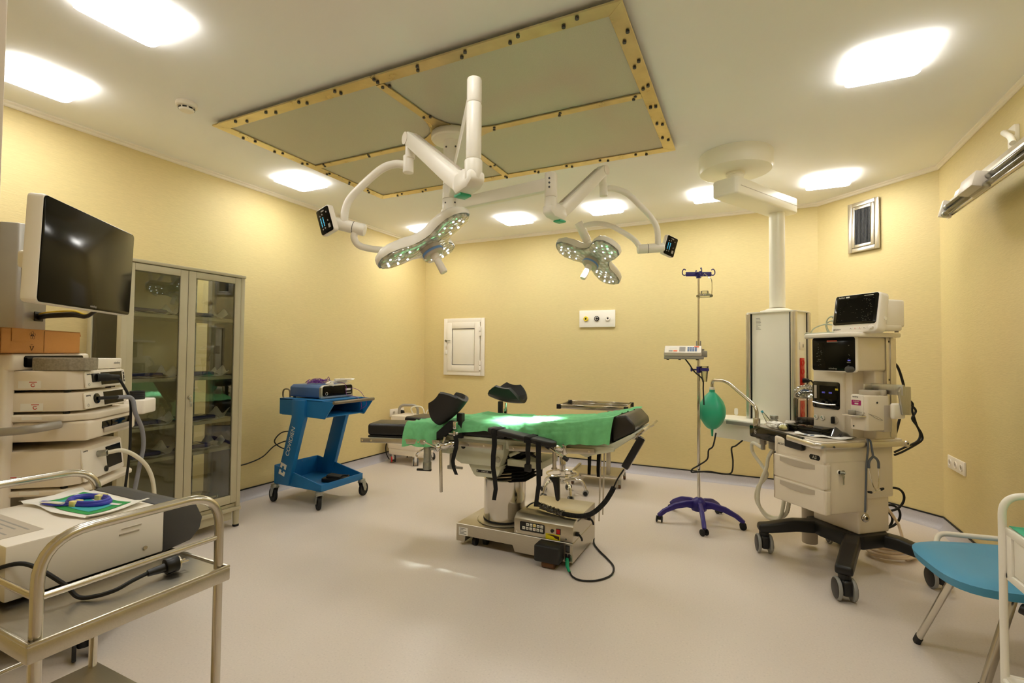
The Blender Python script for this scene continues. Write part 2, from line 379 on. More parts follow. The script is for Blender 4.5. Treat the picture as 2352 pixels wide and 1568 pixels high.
# ------------------------------------------------------------------ ceiling lamps
def lamp(x, y, label):
    t = thing('ceiling_lamp', label, 'ceiling lamp', (x, y, HC), 0, 'square flush lamps on the ceiling')
    mb = MB(); mb.box(-.15, .15, -.15, .15, -.012, 0, .002); obj('lamp_base', mb, 'white_plastic', t)
    mb = MB(); mb.prism(rrect(.325, .325, .035), -.036, -.012, bev=.006); 
    mb.bm.normal_update()
    for f in mb.bm.faces: f.material_index = 0 if f.normal.z < -.5 or f.normal.z > .9 and False else 1
    obj('diffuser', mb, ['lamp_glow', 'lamp_side'], t)
    return t
for x, y, l in [
    (-2.44, 1.18, 'large bright square ceiling lamp cut by the top edge above the wall monitor'),
    (-3.49, 1.27, 'bright square ceiling lamp left of the smoke detector, cut by the left edge'),
    (-3.50, 3.0, 'bright square ceiling lamp above the glass cabinet, left of the steel filter panel'),
    (-3.47, 4.82, 'bright ceiling lamp partly hidden behind the left surgical lamp head'),
    (-2.31, 4.82, 'bright square ceiling lamp near the back wall below the horizontal surgical lamp arm'),
    (-1.31, 4.82, 'bright square ceiling lamp near the back wall above the right surgical lamp head'),
    (-.31, 4.82, 'bright square ceiling lamp half hidden by the ceiling pendant arm'),
    (.61, 4.82, 'bright square ceiling lamp nearest the wall vent, right of the ceiling pendant'),
    (.63, 3.0, 'large bright square ceiling lamp alone at the upper right of the ceiling'),
    (-.95, 1.0, 'added unseen square ceiling lamp over the doorway side of the room'),  # extra lamp out of view, added to light the near part of the room
    (.63, 1.1, 'added unseen square ceiling lamp over the white steel trolley at the right wall')]: lamp(x, y, l)  # also out of view, added for more light on the right side

# ------------------------------------------------------------------ smoke detector
t = thing('smoke_detector', 'round white smoke detector with dark slots on the ceiling', 'smoke detector', (-3.05, 1.77, HC))
mb = MB(); mb.lathe([(0, 0), (.055, 0), (.058, -.006), (.057, -.022), (.05, -.028), (0, -.028)], n=36); obj('detector_base', mb, 'white_plastic', t)
mb = MB(); mb.lathe([(0, -.028), (.04, -.028), (.041, -.04), (.036, -.05), (.02, -.053), (0, -.053)], n=36); obj('detector_cap', mb, 'white_plastic', t)
for a in range(0, 360, 45):
    mb = MB(); mb.box(.0385, .0425, -.011, .011, -.041, -.032, .001, M=Rz(a)); obj('slot', mb, 'black_plastic', t)

# ------------------------------------------------------------------ laminar flow filter panel in the ceiling
PX0, PX1, PY0, PY1, PXM, PYM = -3.135, -.468, 1.98, 3.62, -1.81, 2.785
t = thing('ceiling_filter_panel', 'big rectangular steel framed air filter panel in the ceiling around the surgical lamp', 'air filter panel', (-1.8, 2.79, HC))
zb = HC - .03
for x0, x1 in ((PX0 + .04, PXM - .02), (PXM + .02, PX1 - .04)):
    for y0, y1 in ((PY0 + .04, PYM - .015), (PYM + .015, PY1 - .04)):
        mb = MB(); mb.box(x0, x1, y0, y1, zb + .004, HC); obj('filter_sheet', mb, 'filter_panel', t, world=True)
def strip(poly, z0=zb - .004, z1=zb + .006):
    mb = MB(); mb.prism(poly, z0, z1, bev=.0012, seg=1); obj('frame_strip', mb, 'brass_strip', t, world=True)
W_ = .075
strip([(PX0, PY0), (PXM - .001, PY0), (PXM - .001, PY0 + W_), (PX0 + W_, PY0 + W_)]); strip([(PXM + .001, PY0), (PX1, PY0), (PX1 - W_, PY0 + W_), (PXM + .001, PY0 + W_)])
strip([(PX0, PY1), (PX1, PY1), (PX1 - W_, PY1 - W_), (PX0 + W_, PY1 - W_)])
strip([(PX0, PY0), (PX0, PY1), (PX0 + W_, PY1 - W_), (PX0 + W_, PY0 + W_)]); strip([(PX1, PY0), (PX1, PY1), (PX1 - W_, PY1 - W_), (PX1 - W_, PY0 + W_)])
def spread(c, e, wd):   # a cross strip that widens to the hub in the middle
    c, e = V((*c, 0)), V((*e, 0)); d = (e - c).normalized(); q = V((-d.y, d.x, 0)); L_ = (e - c).length
    prof = [(.10, .115), (.17, .07), (.24, .042), (.32, wd), (L_, wd)]
    pts = [c + d * a + q * b for a, b in prof] + [c + d * a - q * b for a, b in prof[::-1]]
    strip([(p.x, p.y) for p in pts], zb - .007, zb + .002)
CX, CY = -1.79, 2.77
for e in ((CX - .02, PY0 + W_), (CX, PY1 - W_), (PX0 + W_, CY + .01), (PX1 - W_, CY)): spread((CX, CY), e, .026)
mb = MB()
def scr(x, y): mb.cyl((x, y, zb - .012), (x, y, zb), .009, n=10)
random.seed(3)
for i in range(9):
    f = (i + .5) / 9
    for yy in (PY0 + .022, PY1 - .022): scr(PX0 + .06 + (PX1 - PX0 - .12) * f, yy); scr(PX0 + .14 + (PX1 - PX0 - .28) * f, yy + (.028 if yy < 2.5 else -.028))
for i in range(6):
    f = (i + .5) / 6
    for xx in (PX0 + .022, PX1 - .022): scr(xx, PY0 + .08 + (PY1 - PY0 - .16) * f); scr(xx + (.03 if xx < -2 else -.03), PY0 + .16 + (PY1 - PY0 - .3) * f)
for dx, dy in ((.02, .26), (-.02, .27), (.02, .55), (-.02, .56), (.02, -.3), (-.02, -.31), (.02, -.68), (-.02, -.69)): scr(CX + dx, CY + dy)
for dx in (.3, .75, 1.2, -.3, -.75, -1.2): scr(CX + dx, CY + .015); scr(CX + dx + .015, CY - .012)
for p in ((.12, .07), (.07, .12), (-.12, -.07), (-.07, -.12), (.12, -.07), (-.12, .07)): scr(CX + p[0], CY + p[1])
obj('screw_heads', mb, 'dark_grey_plastic', t, world=True)['kind'] = 'stuff'

# ------------------------------------------------------------------ wall fittings
def onwall(o, nrm): # frame on a wall: x right seen from the room, y up, z out
    nn = V((*nrm, 0)); return frame(o, V((0, 0, 1)).cross(nn), (0, 0, 1))
# access hatch
t = thing('wall_hatch', 'white framed wall hatch with a key in its door on the back wall', 'wall hatch', (-3.38, YB, 1.4))
mt = onwall((-3.382, YB, 1.40), (0, -1)); mb = MB(); w_, h_ = .62, .75
for x0, x1, y0, y1 in ((-w_ / 2, -w_ / 2 + .055, -h_ / 2, h_ / 2), (w_ / 2 - .055, w_ / 2, -h_ / 2, h_ / 2), (-w_ / 2 + .055, w_ / 2 - .055, h_ / 2 - .055, h_ / 2), (-w_ / 2 + .055, w_ / 2 - .055, -h_ / 2, -h_ / 2 + .055)): mb.box(x0, x1, y0, y1, 0, .022, .004, M=mt)
obj('hatch_frame', mb, 'white_plastic', t, world=True)
mb = MB(); a, b = .255, .32
for x0, x1, y0, y1 in ((-a, -a + .075, -b, b), (a - .085, a - .01, -b, b), (-a + .075, a - .085, b - .08, b), (-a + .075, a - .085, -b, -b + .08)): mb.box(x0, x1, y0, y1, .004, .032, .005, M=mt)
d = obj('hatch_door', mb, 'white_plastic', t, world=True)
mb = MB(); mb.box(-a + .085, a - .095, -b + .088, b - .088, .004, .018, .002, M=mt); obj('infill_board', mb, 'white_enamel', d, world=True)
mb = MB(); mb.box(-a + .07, a - .08, -b + .075, b - .075, .002, .008, M=mt); obj('gasket', mb, 'black_rubber', d, world=True)
for yy in (.2, -.24):
    mb = MB(); mb.cyl((a + .0, yy - .06, .035), (a + .0, yy - .004, .035), .012, n=14, M=mt); mb.cyl((a + .0, yy + .004, .035), (a + .0, yy + .06, .035), .012, n=14, M=mt); obj('hinge', mb, 'white_plastic', t, world=True)
mb = MB(); mb.cyl((-a - .008, .08, .02), (-a - .008, .08, .05), .014, n=14, M=mt); mb.box(-a - .015, a * 0 - .19, .074, .086, .045, .05, .002, M=mt); obj('lock', mb, 'zinc', d, world=True)
mb = MB(); mb.box(-a - .015, -a + .005, .0, .05, .044, .05, .002, M=mt); mb.box(-a - .03, -a + .004, -.06, -.005, .035, .038, .001, M=mt @ Mx.Rotation(.15, 4, 'Z')); obj('key_tag', mb, 'paper', d, world=True)
# gas outlet plate
t = thing('gas_outlet_panel', 'white rectangular gas outlet plate with yellow, black and white ports on back wall', 'gas outlet', (-1.585, YB, 1.73))
mt = onwall((-1.587, YB, 1.727), (0, -1)); mb = MB(); mb.box(-.212, .212, -.098, .098, 0, .022, .004, M=mt); obj('plate', mb, 'white_enamel', t, world=True)
for x, ring in ((-.13, 'yellow_plastic'), (0, 'black_plastic'), (.13, 'white_plastic')):
    mb = MB(); mb.lathe([(.011, .02), (.029, .02), (.029, .034), (.024, .038), (.011, .036)], M=mt @ Tm(x, 0, 0)); p = obj('gas_port', mb, ring, t, world=True)
    mb = MB(); mb.cyl((x, 0, .018), (x, 0, .033), .0115, n=18, M=mt); obj('port_hole', mb, 'black_plastic', p, world=True)
    if x == 0:
        mb = MB(); mb.lathe([(.014, .0375), (.02, .0385), (.014, .039)], M=mt @ Tm(x, 0, 0), a0=20, a1=330); obj('port_mark', mb, 'ink_white', p, world=True)
# sockets
def sockets(name, label, o, nrm, n, pitch, hgt):
    t = thing(name, label, 'wall socket', o); mt = onwall(o, nrm); L_ = pitch * n
    mb = MB(); mb.box(-L_ / 2, L_ / 2, -hgt / 2, hgt / 2, 0, .011, .003, M=mt); obj('socket_plate', mb, 'white_plastic', t, world=True)
    for i in range(n):
        x = -L_ / 2 + pitch * (i + .5)
        mb = MB(); mb.lathe([(.0, .0125), (.019, .0125), (.021, .016), (.024, .016), (.025, .011)], M=mt @ Tm(x, 0, 0), n=24); q = obj('socket_well', mb, 'white_plastic', t, world=True)
        mb = MB(); mb.lathe([(0, .0127), (.018, .0129), (.0182, .0125)], M=mt @ Tm(x, 0, 0), n=24)
        mb.cyl((x - .009, 0, .0125), (x - .009, 0, .0135), .003, n=8, M=mt, m=1); mb.cyl((x + .009, 0, .0125), (x + .009, 0, .0135), .003, n=8, M=mt, m=1); obj('socket_face', mb, ['warm_grey_plastic', 'ink'], q, world=True)
    return t, mt
sockets('wall_socket', 'white triple wall socket on the right wall behind the blue chair', (XR, 4.548, .544), (-1, 0), 3, .105, .094)
ts, mt = sockets('wall_socket', 'white double wall socket on the left wall with one black plug in it', (XL, 4.98, .563), (1, 0), 2, .135, .092)
sockets('wall_socket', 'white single wall socket seen through the glass cabinet right side', (XL, 2.65, .573), (1, 0), 1, .09, .085)
# air vent on the angled wall
nv = V((-1, -1, 0)).normalized(); ov = V((.914, 5.226, 2.465)); mt = onwall(ov, (nv.x, nv.y))
t = thing('wall_vent', 'metal framed air vent with dark grid on the angled wall near the ceiling', 'air vent', tuple(ov))
def ringbox(mb, w, h, b, z0, z1, bev=.002, m=0):
    for x0, x1, y0, y1 in ((-w, -w + b, -h, h), (w - b, w, -h, h), (-w + b, w - b, h - b, h), (-w + b, w - b, -h, -h + b)): mb.box(x0, x1, y0, y1, z0, z1, bev, m=m, M=mt)
mb = MB(); ringbox(mb, .136, .222, .037, 0, .016, .004); obj('vent_frame', mb, 'aluminium_light', t, world=True)
mb = MB(); ringbox(mb, .097, .183, .027, 0, .02, .003); obj('inner_frame', mb, 'aluminium_light', t, world=True)
mb = MB(); mb.box(-.1, .1, -.186, .186, -.03, .004, M=mt); obj('duct', mb, 'black_plastic', t, world=True)
mb = MB()
for i in range(11): x = -.0625 + .0125 * i; mb.box(x - .0022, x + .0022, -.158, .158, .008, .017, M=mt)
for i in range(26): y = -.152 + .0122 * i; mb.box(-.072, .072, y - .0018, y + .0018, .006, .012, M=mt)
obj('grid', mb, 'dark_grey_plastic', t, world=True)
# germicidal tube lamp on the right wall
t = thing('germicidal_lamp', 'white metal tube lamp with glass tubes bracketed to the right wall near the ceiling', 'tube lamp', (1.25, 3.6, 2.35))
ua = V((0, -1, 0)).normalized(); mt = frame((1.175, 4.05, 2.285), ua, (.25, 0, .97))
mb = MB(); mb.prism([(0, -.09), (1.25, -.09), (1.25, .09), (0, .09)], .0, .004, M=mt, bev=.001, seg=1); mb.box(.02, 1.23, -.085, .0, .004, .02, .002, M=mt); obj('reflector', mb, 'aluminium_light', t, world=True)
mb = MB(); mb.box(.04, 1.21, -.02, .02, .004, .03, .004, M=mt); obj('housing', mb, 'white_enamel', t, world=True)
for k, yy in enumerate((-.045, -.09)):
    mb = MB(); mb.cyl((.13, yy, .045), (1.2, yy, .045), .0135, n=18, M=mt); obj('glass_tube', mb, 'tube_glass', t, world=True)
    mb = MB(); mb.cyl((.09, yy, .045), (.13, yy, .045), .017, n=18, M=mt, bev=.003); obj('tube_cap', mb, 'zinc', t, world=True)
mb = MB(); mb.prism([(.07, -.105), (.1, -.105), (.1, .0), (.07, .0)], .004, .07, M=mt, bev=.006); obj('end_holder', mb, 'white_plastic', t, world=True)
mb = MB(); mb.box(.5, .7, -.10, -.02, .02, .1, .004, M=mt); obj('ballast_box', mb, 'warm_grey_plastic', t, world=True)
mw = onwall((XR, 3.62, 2.53), (-1, 0)); mb = MB(); mb.prism(rrect(.09, .12, .02), 0, .02, M=mw, bev=.003); obj('wall_mount', mb, 'white_plastic', t, world=True)
mb = MB(); mb.tube(fillet([(XR - .01, 3.6, 2.54), (1.25, 3.55, 2.54), (1.21, 3.35, 2.44), (1.2, 3.3, 2.39)], .05), .014, n=12); obj('bracket_arm', mb, 'white_enamel', t, world=True)
# ------------------------------------------------------------------ surgical lamp on the ceiling, two heads
HX, HY = -1.775, 2.735
t = thing('surgical_lamp', 'white two armed surgical lamp hanging from the middle of the steel filter panel', 'surgical lamp', (HX, HY, HC - .03))
mb = MB(); mb.lathe([(0, -.002), (.135, -.002), (.142, -.012), (.142, -.045), (.134, -.055), (0, -.06)], (HX, HY, HC - .03), 48); obj('ceiling_rosette', mb, 'white_enamel', t, world=True)
mb = MB(); mb.cyl((HX, HY, 2.42), (HX, HY, 2.74), .061, n=36, bev=.004); obj('column', mb, 'white_enamel', t, world=True)
mb = MB(); mb.cyl((HX, HY, 2.325), (HX, HY, 2.417), .0635, n=36, bev=.003); obj('upper_hub', mb, 'white_enamel', t, world=True)
mb = MB(); mb.cyl((HX, HY, 2.235), (HX, HY, 2.322), .0635, n=36, bev=.003); mb.lathe([(.0, -.025), (.05, -.022), (.07, -.01), (.073, .005), (.0725, .036), (.0635, .04)], (HX, HY, 2.212), 40); obj('lower_hub', mb, 'white_enamel', t, world=True)
mb = MB()
for zz in (2.66, 2.43, 2.29): 
    for a in (-100, -40): mb.cyl((HX + .06 * math.cos(rad(a)), HY + .06 * math.sin(rad(a)), zz), (HX + .0645 * math.cos(rad(a)), HY + .0645 * math.sin(rad(a)), zz), .006, n=10)
obj('set_screw', mb, 'dark_grey_plastic', t, world=True)
def beam(name, a, b, w, h, m, w2=None, h2=None, bev=.008):
    a, b = V(a), V(b); d = (b - a).normalized(); mb = MB(); mt = frame(a, d, (0, 0, 1)); L_ = (b - a).length
    w2 = w2 or w; h2 = h2 or h
    mb.prism([(0, -h / 2), (L_, -h2 / 2), (L_, h2 / 2), (0, h / 2)], -w / 2, w / 2, M=mt, bev=bev); return obj(name, mb, m, t, world=True)
# right arm
J = V((-1.02, 2.60, 2.255))
beam('extension_arm', (HX + .03, HY - .006, 2.285), (J.x - .01, J.y, 2.275), .05, .075, 'white_enamel')
text('1', .03, (HX + .152, HY - .052, 2.275), J - V((HX, HY, 2.255)), (0, 0, 1), 'ink', t, world=True)
mt = frame((HX + .14, HY - .0495, 2.285), J - V((HX, HY, 2.275)), (0, 0, 1)); mb = MB(); mb.box(-.035, .035, -.032, .018, 0, .0012, M=mt); mb.box(-.035, .035, .018, .034, 0, .0012, m=1, M=mt); obj('label_sticker', mb, ['paper', 'lemon_cap'], t, world=True)
mb = MB(); mb.cyl((J.x, J.y, 2.20), (J.x, J.y, 2.34), .036, n=28, bev=.006); obj('joint_post', mb, 'white_enamel', t, world=True)
mb = MB()
for zz in (2.25, 2.275, 2.3): mb.cyl((J.x + .004, J.y - .033, zz), (J.x + .005, J.y - .0385, zz), .006, n=10)
obj('joint_screw', mb, 'dark_grey_plastic', t, world=True)
def spring_arm(jp, end, tilt_out, post_bot):
    # lower knuckle, sprung arm and the vertical stub at its end
    jp, end = V(jp), V(end); d = (end - jp); hd = V((d.x, d.y, 0)).normalized(); sd = V((-hd.y, hd.x, 0))
    mb = MB(); mb.cyl((jp.x, jp.y, jp.z + .004), (jp.x, jp.y, jp.z + .085), .036, n=28, bev=.004)
    mt = frame(jp, hd, (0, 0, 1)); mb.prism([(-.036, .0), (.0, -.022), (.09, -.03), (.115, .0), (.1, .05), (.03, .062), (-.034, .04)], -.035, .035, M=mt @ Tm(0, -.005, 0), bev=.012); k = obj('knuckle', mb, 'white_enamel', t, world=True)
    mb = MB(); mb.box(.055, .11, -.041, -.03, -.026, .026, .003, M=mt); obj('green_reflection', mb, 'bag_green', k, world=True)  # green block painting in the reflection on the knuckle's underside
    a = jp + hd * .075 + V((0, 0, .012)); b = end
    dd = (b - a).normalized(); L_ = (b - a).length; mt2 = frame(a, dd, (0, 0, 1))
    mb = MB(); mb.prism([(-.03, -.04), (.1, -.043), (L_ * .6, -.036), (L_ - .02, -.03), (L_ + .03, -.02), (L_ + .035, .02), (L_, .036), (L_ - .05, .038), (.1, .04), (-.02, .036)], -.03, .03, M=mt2, bev=.011); s_ = obj('spring_arm', mb, 'white_enamel', t, world=True)
    mb = MB(); mb.box(.06, L_ - .06, .036, .0425, -.014, .014, .002, M=mt2); obj('arm_slot_cover', mb, 'warm_grey_plastic', s_, world=True)
    mb = MB(); mb.cyl(a + sd * .031, a + sd * .0335, .034, n=24); mb.cyl(a - sd * .031, a - sd * .0335, .034, n=24); mb.cyl(b + sd * .031, b + sd * .033, .03, n=24); mb.cyl(b - sd * .031, b - sd * .033, .03, n=24); obj('pivot_cover', mb, 'white_plastic', s_, world=True)
    mb = MB(); mb.cyl((b.x, b.y, b.z + .02), (b.x, b.y, post_bot), .0245, n=24, bev=.003); obj('drop_stub', mb, 'white_enamel', t, world=True)
spring_arm((J.x, J.y, 2.115), (-.855, 3.10, 2.50), 0, 2.40)
mb = MB(); mb.cyl((-.85, 3.105, 2.335), (-.85, 3.105, 2.42), .026, n=24, bev=.003); obj('swivel', mb, 'white_enamel', t, world=True)
mb = MB(); mb.tube(smooth([V(p) for p in [(-.85, 3.105, 2.385), (-.79, 3.15, 2.39), (-.715, 3.2, 2.36), (-.645, 3.265, 2.29), (-.59, 3.315, 2.225), (-.553, 3.35, 2.15), (-.549, 3.37, 2.03)]], 7), .0195, n=16); obj('outer_yoke', mb, 'white_enamel', t, world=True)
def panel_joint(p, q, ctl, nrm, up):
    mb = MB(); mb.cyl(p, q, .031, n=28, bev=.006); k = obj('yoke_joint', mb, 'white_enamel', t, world=True)
    pd = (V(q) - V(p)).normalized(); mid = V(p) + (V(q) - V(p)) * .62
    mb = MB(); mb.cyl(mid - pd * .0015, mid + pd * .0015, .0314, n=28); obj('joint_ring', mb, 'black_rubber', k, world=True)
    nn = V(nrm).normalized(); mt = frame(ctl, V(up).cross(nn), up)
    mb = MB(); mb.prism(rrect(.105, .135, .014), -.03, 0, M=mt, bev=.005); c = obj('control_panel', mb, 'white_plastic', t, world=True)
    mb = MB(); mb.prism(rrect(.096, .126, .01), -.001, .002, M=mt, bev=.0008); obj('control_face', mb, 'screen_glass', c, world=True)
    mb = MB()
    for i in range(6):
        for x in (-.026, -.008): mb.box(x - .0025, x + .0025, -.026 + i * .008, -.021 + i * .008, .0018, .0028, M=mt)
    obj('level_bar', mb, 'led_cyan', c, world=True)
    mb = MB()
    for x, y in ((-.026, .03), (-.008, .034), (-.026, -.038), (-.008, -.036), (.026, .036), (.024, -.006)): mb.cyl((x, y, .0018), (x, y, .0028), .0045, n=6, M=mt)
    mb.box(-.012, .012, .046, .052, .0018, .0026, M=mt); mb.box(.018, .034, -.044, -.024, .0018, .0026, M=mt); obj('control_mark', mb, 'ink_grey', c, world=True)
panel_joint((-.515, 3.395, 2.03), (-.675, 3.32, 2.017), (-.475, 3.42, 2.04), (.75, -.55, -.1), (.25, .1, 1))
mb = MB(); mb.tube(smooth([V(p) for p in [(-.66, 3.326, 2.03), (-.70, 3.325, 2.085), (-.77, 3.33, 2.14), (-.87, 3.325, 2.20), (-.97, 3.31, 2.22), (-1.085, 3.30, 2.205)]], 7), .0175, n=16); obj('inner_yoke', mb, 'white_enamel', t, world=True)

def lamp_head(h, nrm, phase, post):
    # three petals: domed white back, clear lens face, diodes, centre hub and grip
    h = V(h); nn = V(nrm).normalized(); bx = V((0, 0, 1)).cross(nn).normalized(); by = nn.cross(bx)
    mt = Mx(((bx.x, by.x, nn.x, h.x), (bx.y, by.y, nn.y, h.y), (bx.z, by.z, nn.z, h.z), (0, 0, 0, 1))) @ Rz(phase)
    out = []
    for k in range(3):
        c, s_ = math.cos(rad(120 * k)), math.sin(rad(120 * k))
        for x, y in [(.075, -.098), (.11, -.088), (.18, -.098), (.245, -.092), (.285, -.06), (.297, -.02), (.297, .02), (.285, .06), (.245, .092), (.18, .098), (.11, .088), (.075, .098)]:
            out.append((x * c - y * s_, x * s_ + y * c))
    def ring(bm, sc, z): return [bm.verts.new((x * sc, y * sc, z)) for x, y in out]
    mb = MB(); bm = bmesh.new(); rs = [ring(bm, 1.0, .0), ring(bm, 1.012, -.012), ring(bm, 1.0, -.034), ring(bm, .93, -.05), ring(bm, .75, -.06), ring(bm, .3, -.064)]
    n_ = len(out)
    for A, B in zip(rs, rs[1:]):
        for j in range(n_): bm.faces.new((A[j], A[(j + 1) % n_], B[(j + 1) % n_], B[j]))
    bm.faces.new(rs[-1]); mb._merge(bm, 0, mt); hd = obj('lamp_head', mb, 'white_enamel', t, world=True, ang=50)
    mb = MB(); bm = bmesh.new(); rs = [ring(bm, .965, -.004), ring(bm, .96, .010), ring(bm, .9, .014), ring(bm, .3, .016)]
    for A, B in zip(rs, rs[1:]):
        for j in range(n_): bm.faces.new((A[j], A[(j + 1) % n_], B[(j + 1) % n_], B[j]))
    bm.faces.new(rs[-1]); mb._merge(bm, 0, mt); obj('lens', mb, 'lamp_lens', hd, world=True, ang=50)
    mb = MB()
    for k in range(3):
        for x, y in [(.13, -.045), (.13, .045), (.185, -.055), (.185, .055), (.185, 0), (.24, -.04), (.24, .04), (.25, 0)]:
            mb.lathe([(0, .0175), (.0055, .0175), (.006, .012)], M=mt @ Rz(120 * k) @ Tm(x, y, 0), n=14)
    obj('diodes', mb, 'led_glow', hd, world=True)['kind'] = 'stuff'
    mb = MB(); mb.lathe([(.0, .062), (.05, .06), (.056, .052), (.058, .012)], M=mt, n=32); hb = obj('lamp_hub', mb, 'warm_grey_plastic', hd, world=True)
    mb = MB(); mb.lathe([(.0585, .05), (.0605, .048), (.0605, .038), (.0585, .036)], M=mt, n=32); obj('hub_ring', mb, 'blue_ring', hd, world=True)
    mb = MB(); mb.lathe([(.024, .06), (.024, .085), (.019, .09), (.021, .165), (.018, .171), (0, .172)], M=mt, n=24); obj('grip', mb, 'white_plastic', hd, world=True)
    return mt, hd
lamp_head((-1.0, 3.38, 1.985), (-.3, -.4, -.8), 15, None)
mb = MB(); mb.cyl((-1.083, 3.29, 2.235), (-1.03, 3.34, 2.11), .03, n=26, bev=.004); mb.cyl((-1.03, 3.34, 2.108), (-1.0, 3.37, 2.035), .026, n=26); obj('head_post', mb, 'white_enamel', t, world=True)
# left arm, towards the camera
K = V((-.985, 1.67, 2.14))
beam('extension_arm', (HX + .02, HY - .03, 2.365), (K.x - .01, K.y + .03, 2.365), .05, .075, 'white_enamel')
mb = MB(); mb.cyl((K.x, K.y, 2.075), (K.x, K.y, 2.30), .0305, n=30, bev=.006); mb.cyl((K.x, K.y, 2.30), (K.x, K.y, 2.40), .0295, n=30, bev=.006); obj('joint_post', mb, 'white_enamel', t, world=True)
spring_arm((K.x, K.y, 1.985), (-1.515, 1.95, 2.365), 0, 2.27)
mb = MB(); mb.cyl((-1.527, 1.952, 2.20), (-1.527, 1.952, 2.285), .026, n=24, bev=.003); obj('swivel', mb, 'white_enamel', t, world=True)
mb = MB(); mb.tube(smooth([V(p) for p in [(-1.53, 1.952, 2.24), (-1.60, 1.935, 2.25), (-1.665, 1.91, 2.225), (-1.76, 1.885, 2.15), (-1.825, 1.868, 2.085), (-1.853, 1.862, 2.02), (-1.857, 1.862, 1.95)]], 7), .0195, n=16); obj('outer_yoke', mb, 'white_enamel', t, world=True)
panel_joint((-1.905, 1.845, 1.965), (-1.77, 1.92, 1.93), (-1.925, 1.80, 1.968), (-.10, -.80, -.08), (-.24, -.12, .96))
mb = MB(); mb.tube(smooth([V(p) for p in [(-1.80, 1.90, 1.94), (-1.822, 1.895, 1.90), (-1.815, 1.92, 1.86), (-1.785, 1.97, 1.848), (-1.76, 2.06, 1.855), (-1.70, 2.14, 1.865)]], 7), .0175, n=16); obj('inner_yoke', mb, 'white_enamel', t, world=True)
mtl, hl = lamp_head((-1.55, 2.17, 1.885), (.45, .15, -.83), 0, None)
# the lit head throws its spot on the drape
sl = bpy.data.lights.new('surgical_beam', 'SPOT'); sl.energy = SPOT_W; sl.spot_size = rad(25); sl.spot_blend = .8; sl.shadow_soft_size = .05; sl.color = (.85, 1, .96)
so = bpy.data.objects.new('surgical_beam', sl); COL.objects.link(so); so.location = (-1.025, 3.335, 1.915)
so.rotation_euler = (V((-1.36, 3.10, .88)) - so.location).to_track_quat('-Z', 'Y').to_euler()

# ------------------------------------------------------------------ ceiling pendant with supply column
t = thing('ceiling_pendant', 'cream ceiling pendant with round mount, arm and supply column behind the anesthesia machine', 'ceiling pendant', (-.09, 3.96, HC))
mb = MB(); mb.lathe([(0, 0), (.252, 0), (.256, -.01), (.256, -.10), (.245, -.125), (.225, -.132), (0, -.135)], (-.09, 3.98, HC), 64); obj('ceiling_mount', mb, 'pendant_enamel', t, world=True)
mb = MB(); mb.cyl((-.09, 3.98, 2.58), (-.09, 3.98, 2.672), .058, n=32); mb.lathe([(.058, .0), (.066, .0), (.066, -.02), (.058, -.022)], (-.09, 3.98, 2.666), 32); obj('neck', mb, 'pendant_enamel', t, world=True)
PCX, PCY = .205, 4.51
a = V((-.09, 3.98, 0)); b = V((PCX, PCY, 0)); d = (b - a).normalized(); L_ = (b - a).length
mt = frame((a.x, a.y, 2.52), d, V((-d.y, d.x, 0)))
mb = MB(); mb.prism(rrect(L_ + .30, .20, .035, cx=L_ / 2), -.05, .075, M=mt, bev=.014, seg=3); o = obj('pendant_arm', mb, 'pendant_enamel', t, world=True)
mb = MB()
for s_ in (-1, 1): mb.box(-.1, L_ + .12, s_ * .1005 - .001, s_ * .1005 + .001, .008, .012, M=mt)
obj('arm_seam', mb, 'warm_grey_plastic', o, world=True)
mb = MB(); mb.cyl((PCX, PCY, 1.70), (PCX, PCY, 2.49), .058, n=40); obj('drop_tube', mb, 'pendant_enamel', t, world=True)
mb = MB(); mb.lathe([(0, .03), (.075, .03), (.095, .02), (.125, .012), (.13, 0), (0, 0)], (PCX, PCY, 1.662), 40); obj('collar', mb, 'white_enamel', t, world=True)
# supply column body: local frame, near corner at origin of rotation
BR = -28; bo = V((.205, 4.50, 0)); mb_t = Tm(*bo) @ Rz(BR)
z0, z1 = .80, 1.655; hx, hy = .19, .13
mb = MB(); mb.M = mb_t; mb.box(-hx + .02, hx - .02, -hy + .02, hy - .02, z0, z1); obj('column_core', mb, 'pendant_enamel', t, world=True)
for sx in (-1, 1):
    for sy in (-1, 1):
        mb = MB(); mb.M = mb_t; mb.prism(rrect(.042, .042, .016, cx=sx * (hx - .013), cy=sy * (hy - .013)), z0, z1 - .004, bev=.001, seg=1); obj('corner_profile', mb, 'aluminium_light', t, world=True)
for sx, sy, wx, wy in ((0, -1, hx - .044, .006), (0, 1, hx - .044, .006), (1, 0, .006, hy - .044), (-1, 0, .006, hy - .044)):
    mb = MB(); mb.M = mb_t; mb.box(sx * (hx - .016) - wx, sx * (hx - .016) + wx, sy * (hy - .016) - wy, sy * (hy - .016) + wy, z0, z1 - .004, .002); p = obj('side_panel', mb, 'pendant_enamel', t, world=True)
    if (sx, sy) == (0, -1):
        mb = MB(); mb.M = mb_t; random.seed(5)
        for i in range(9): mb.box(-.112, -.112 + random.uniform(.015, .04), -hy + .0085, -hy + .0098, z1 - .045 - i * .011, z1 - .042 - i * .011)
        obj('small_print', mb, 'ink_grey', p, world=True)
for sx in (-1, 1):
    for sy in (-1, 1):
        mb = MB(); mb.M = mb_t
        mb.box(sx * (hx - .038) - .0035, sx * (hx - .038) + .0035, sy * (hy - .0125) - .006, sy * (hy - .0125) + .006, z0, z1 - .004); mb.box(sx * (hx - .0125) - .006, sx * (hx - .0125) + .006, sy * (hy - .038) - .0035, sy * (hy - .038) + .0035, z0, z1 - .004); obj('rubber_groove', mb, 'black_rubber', t, world=True)
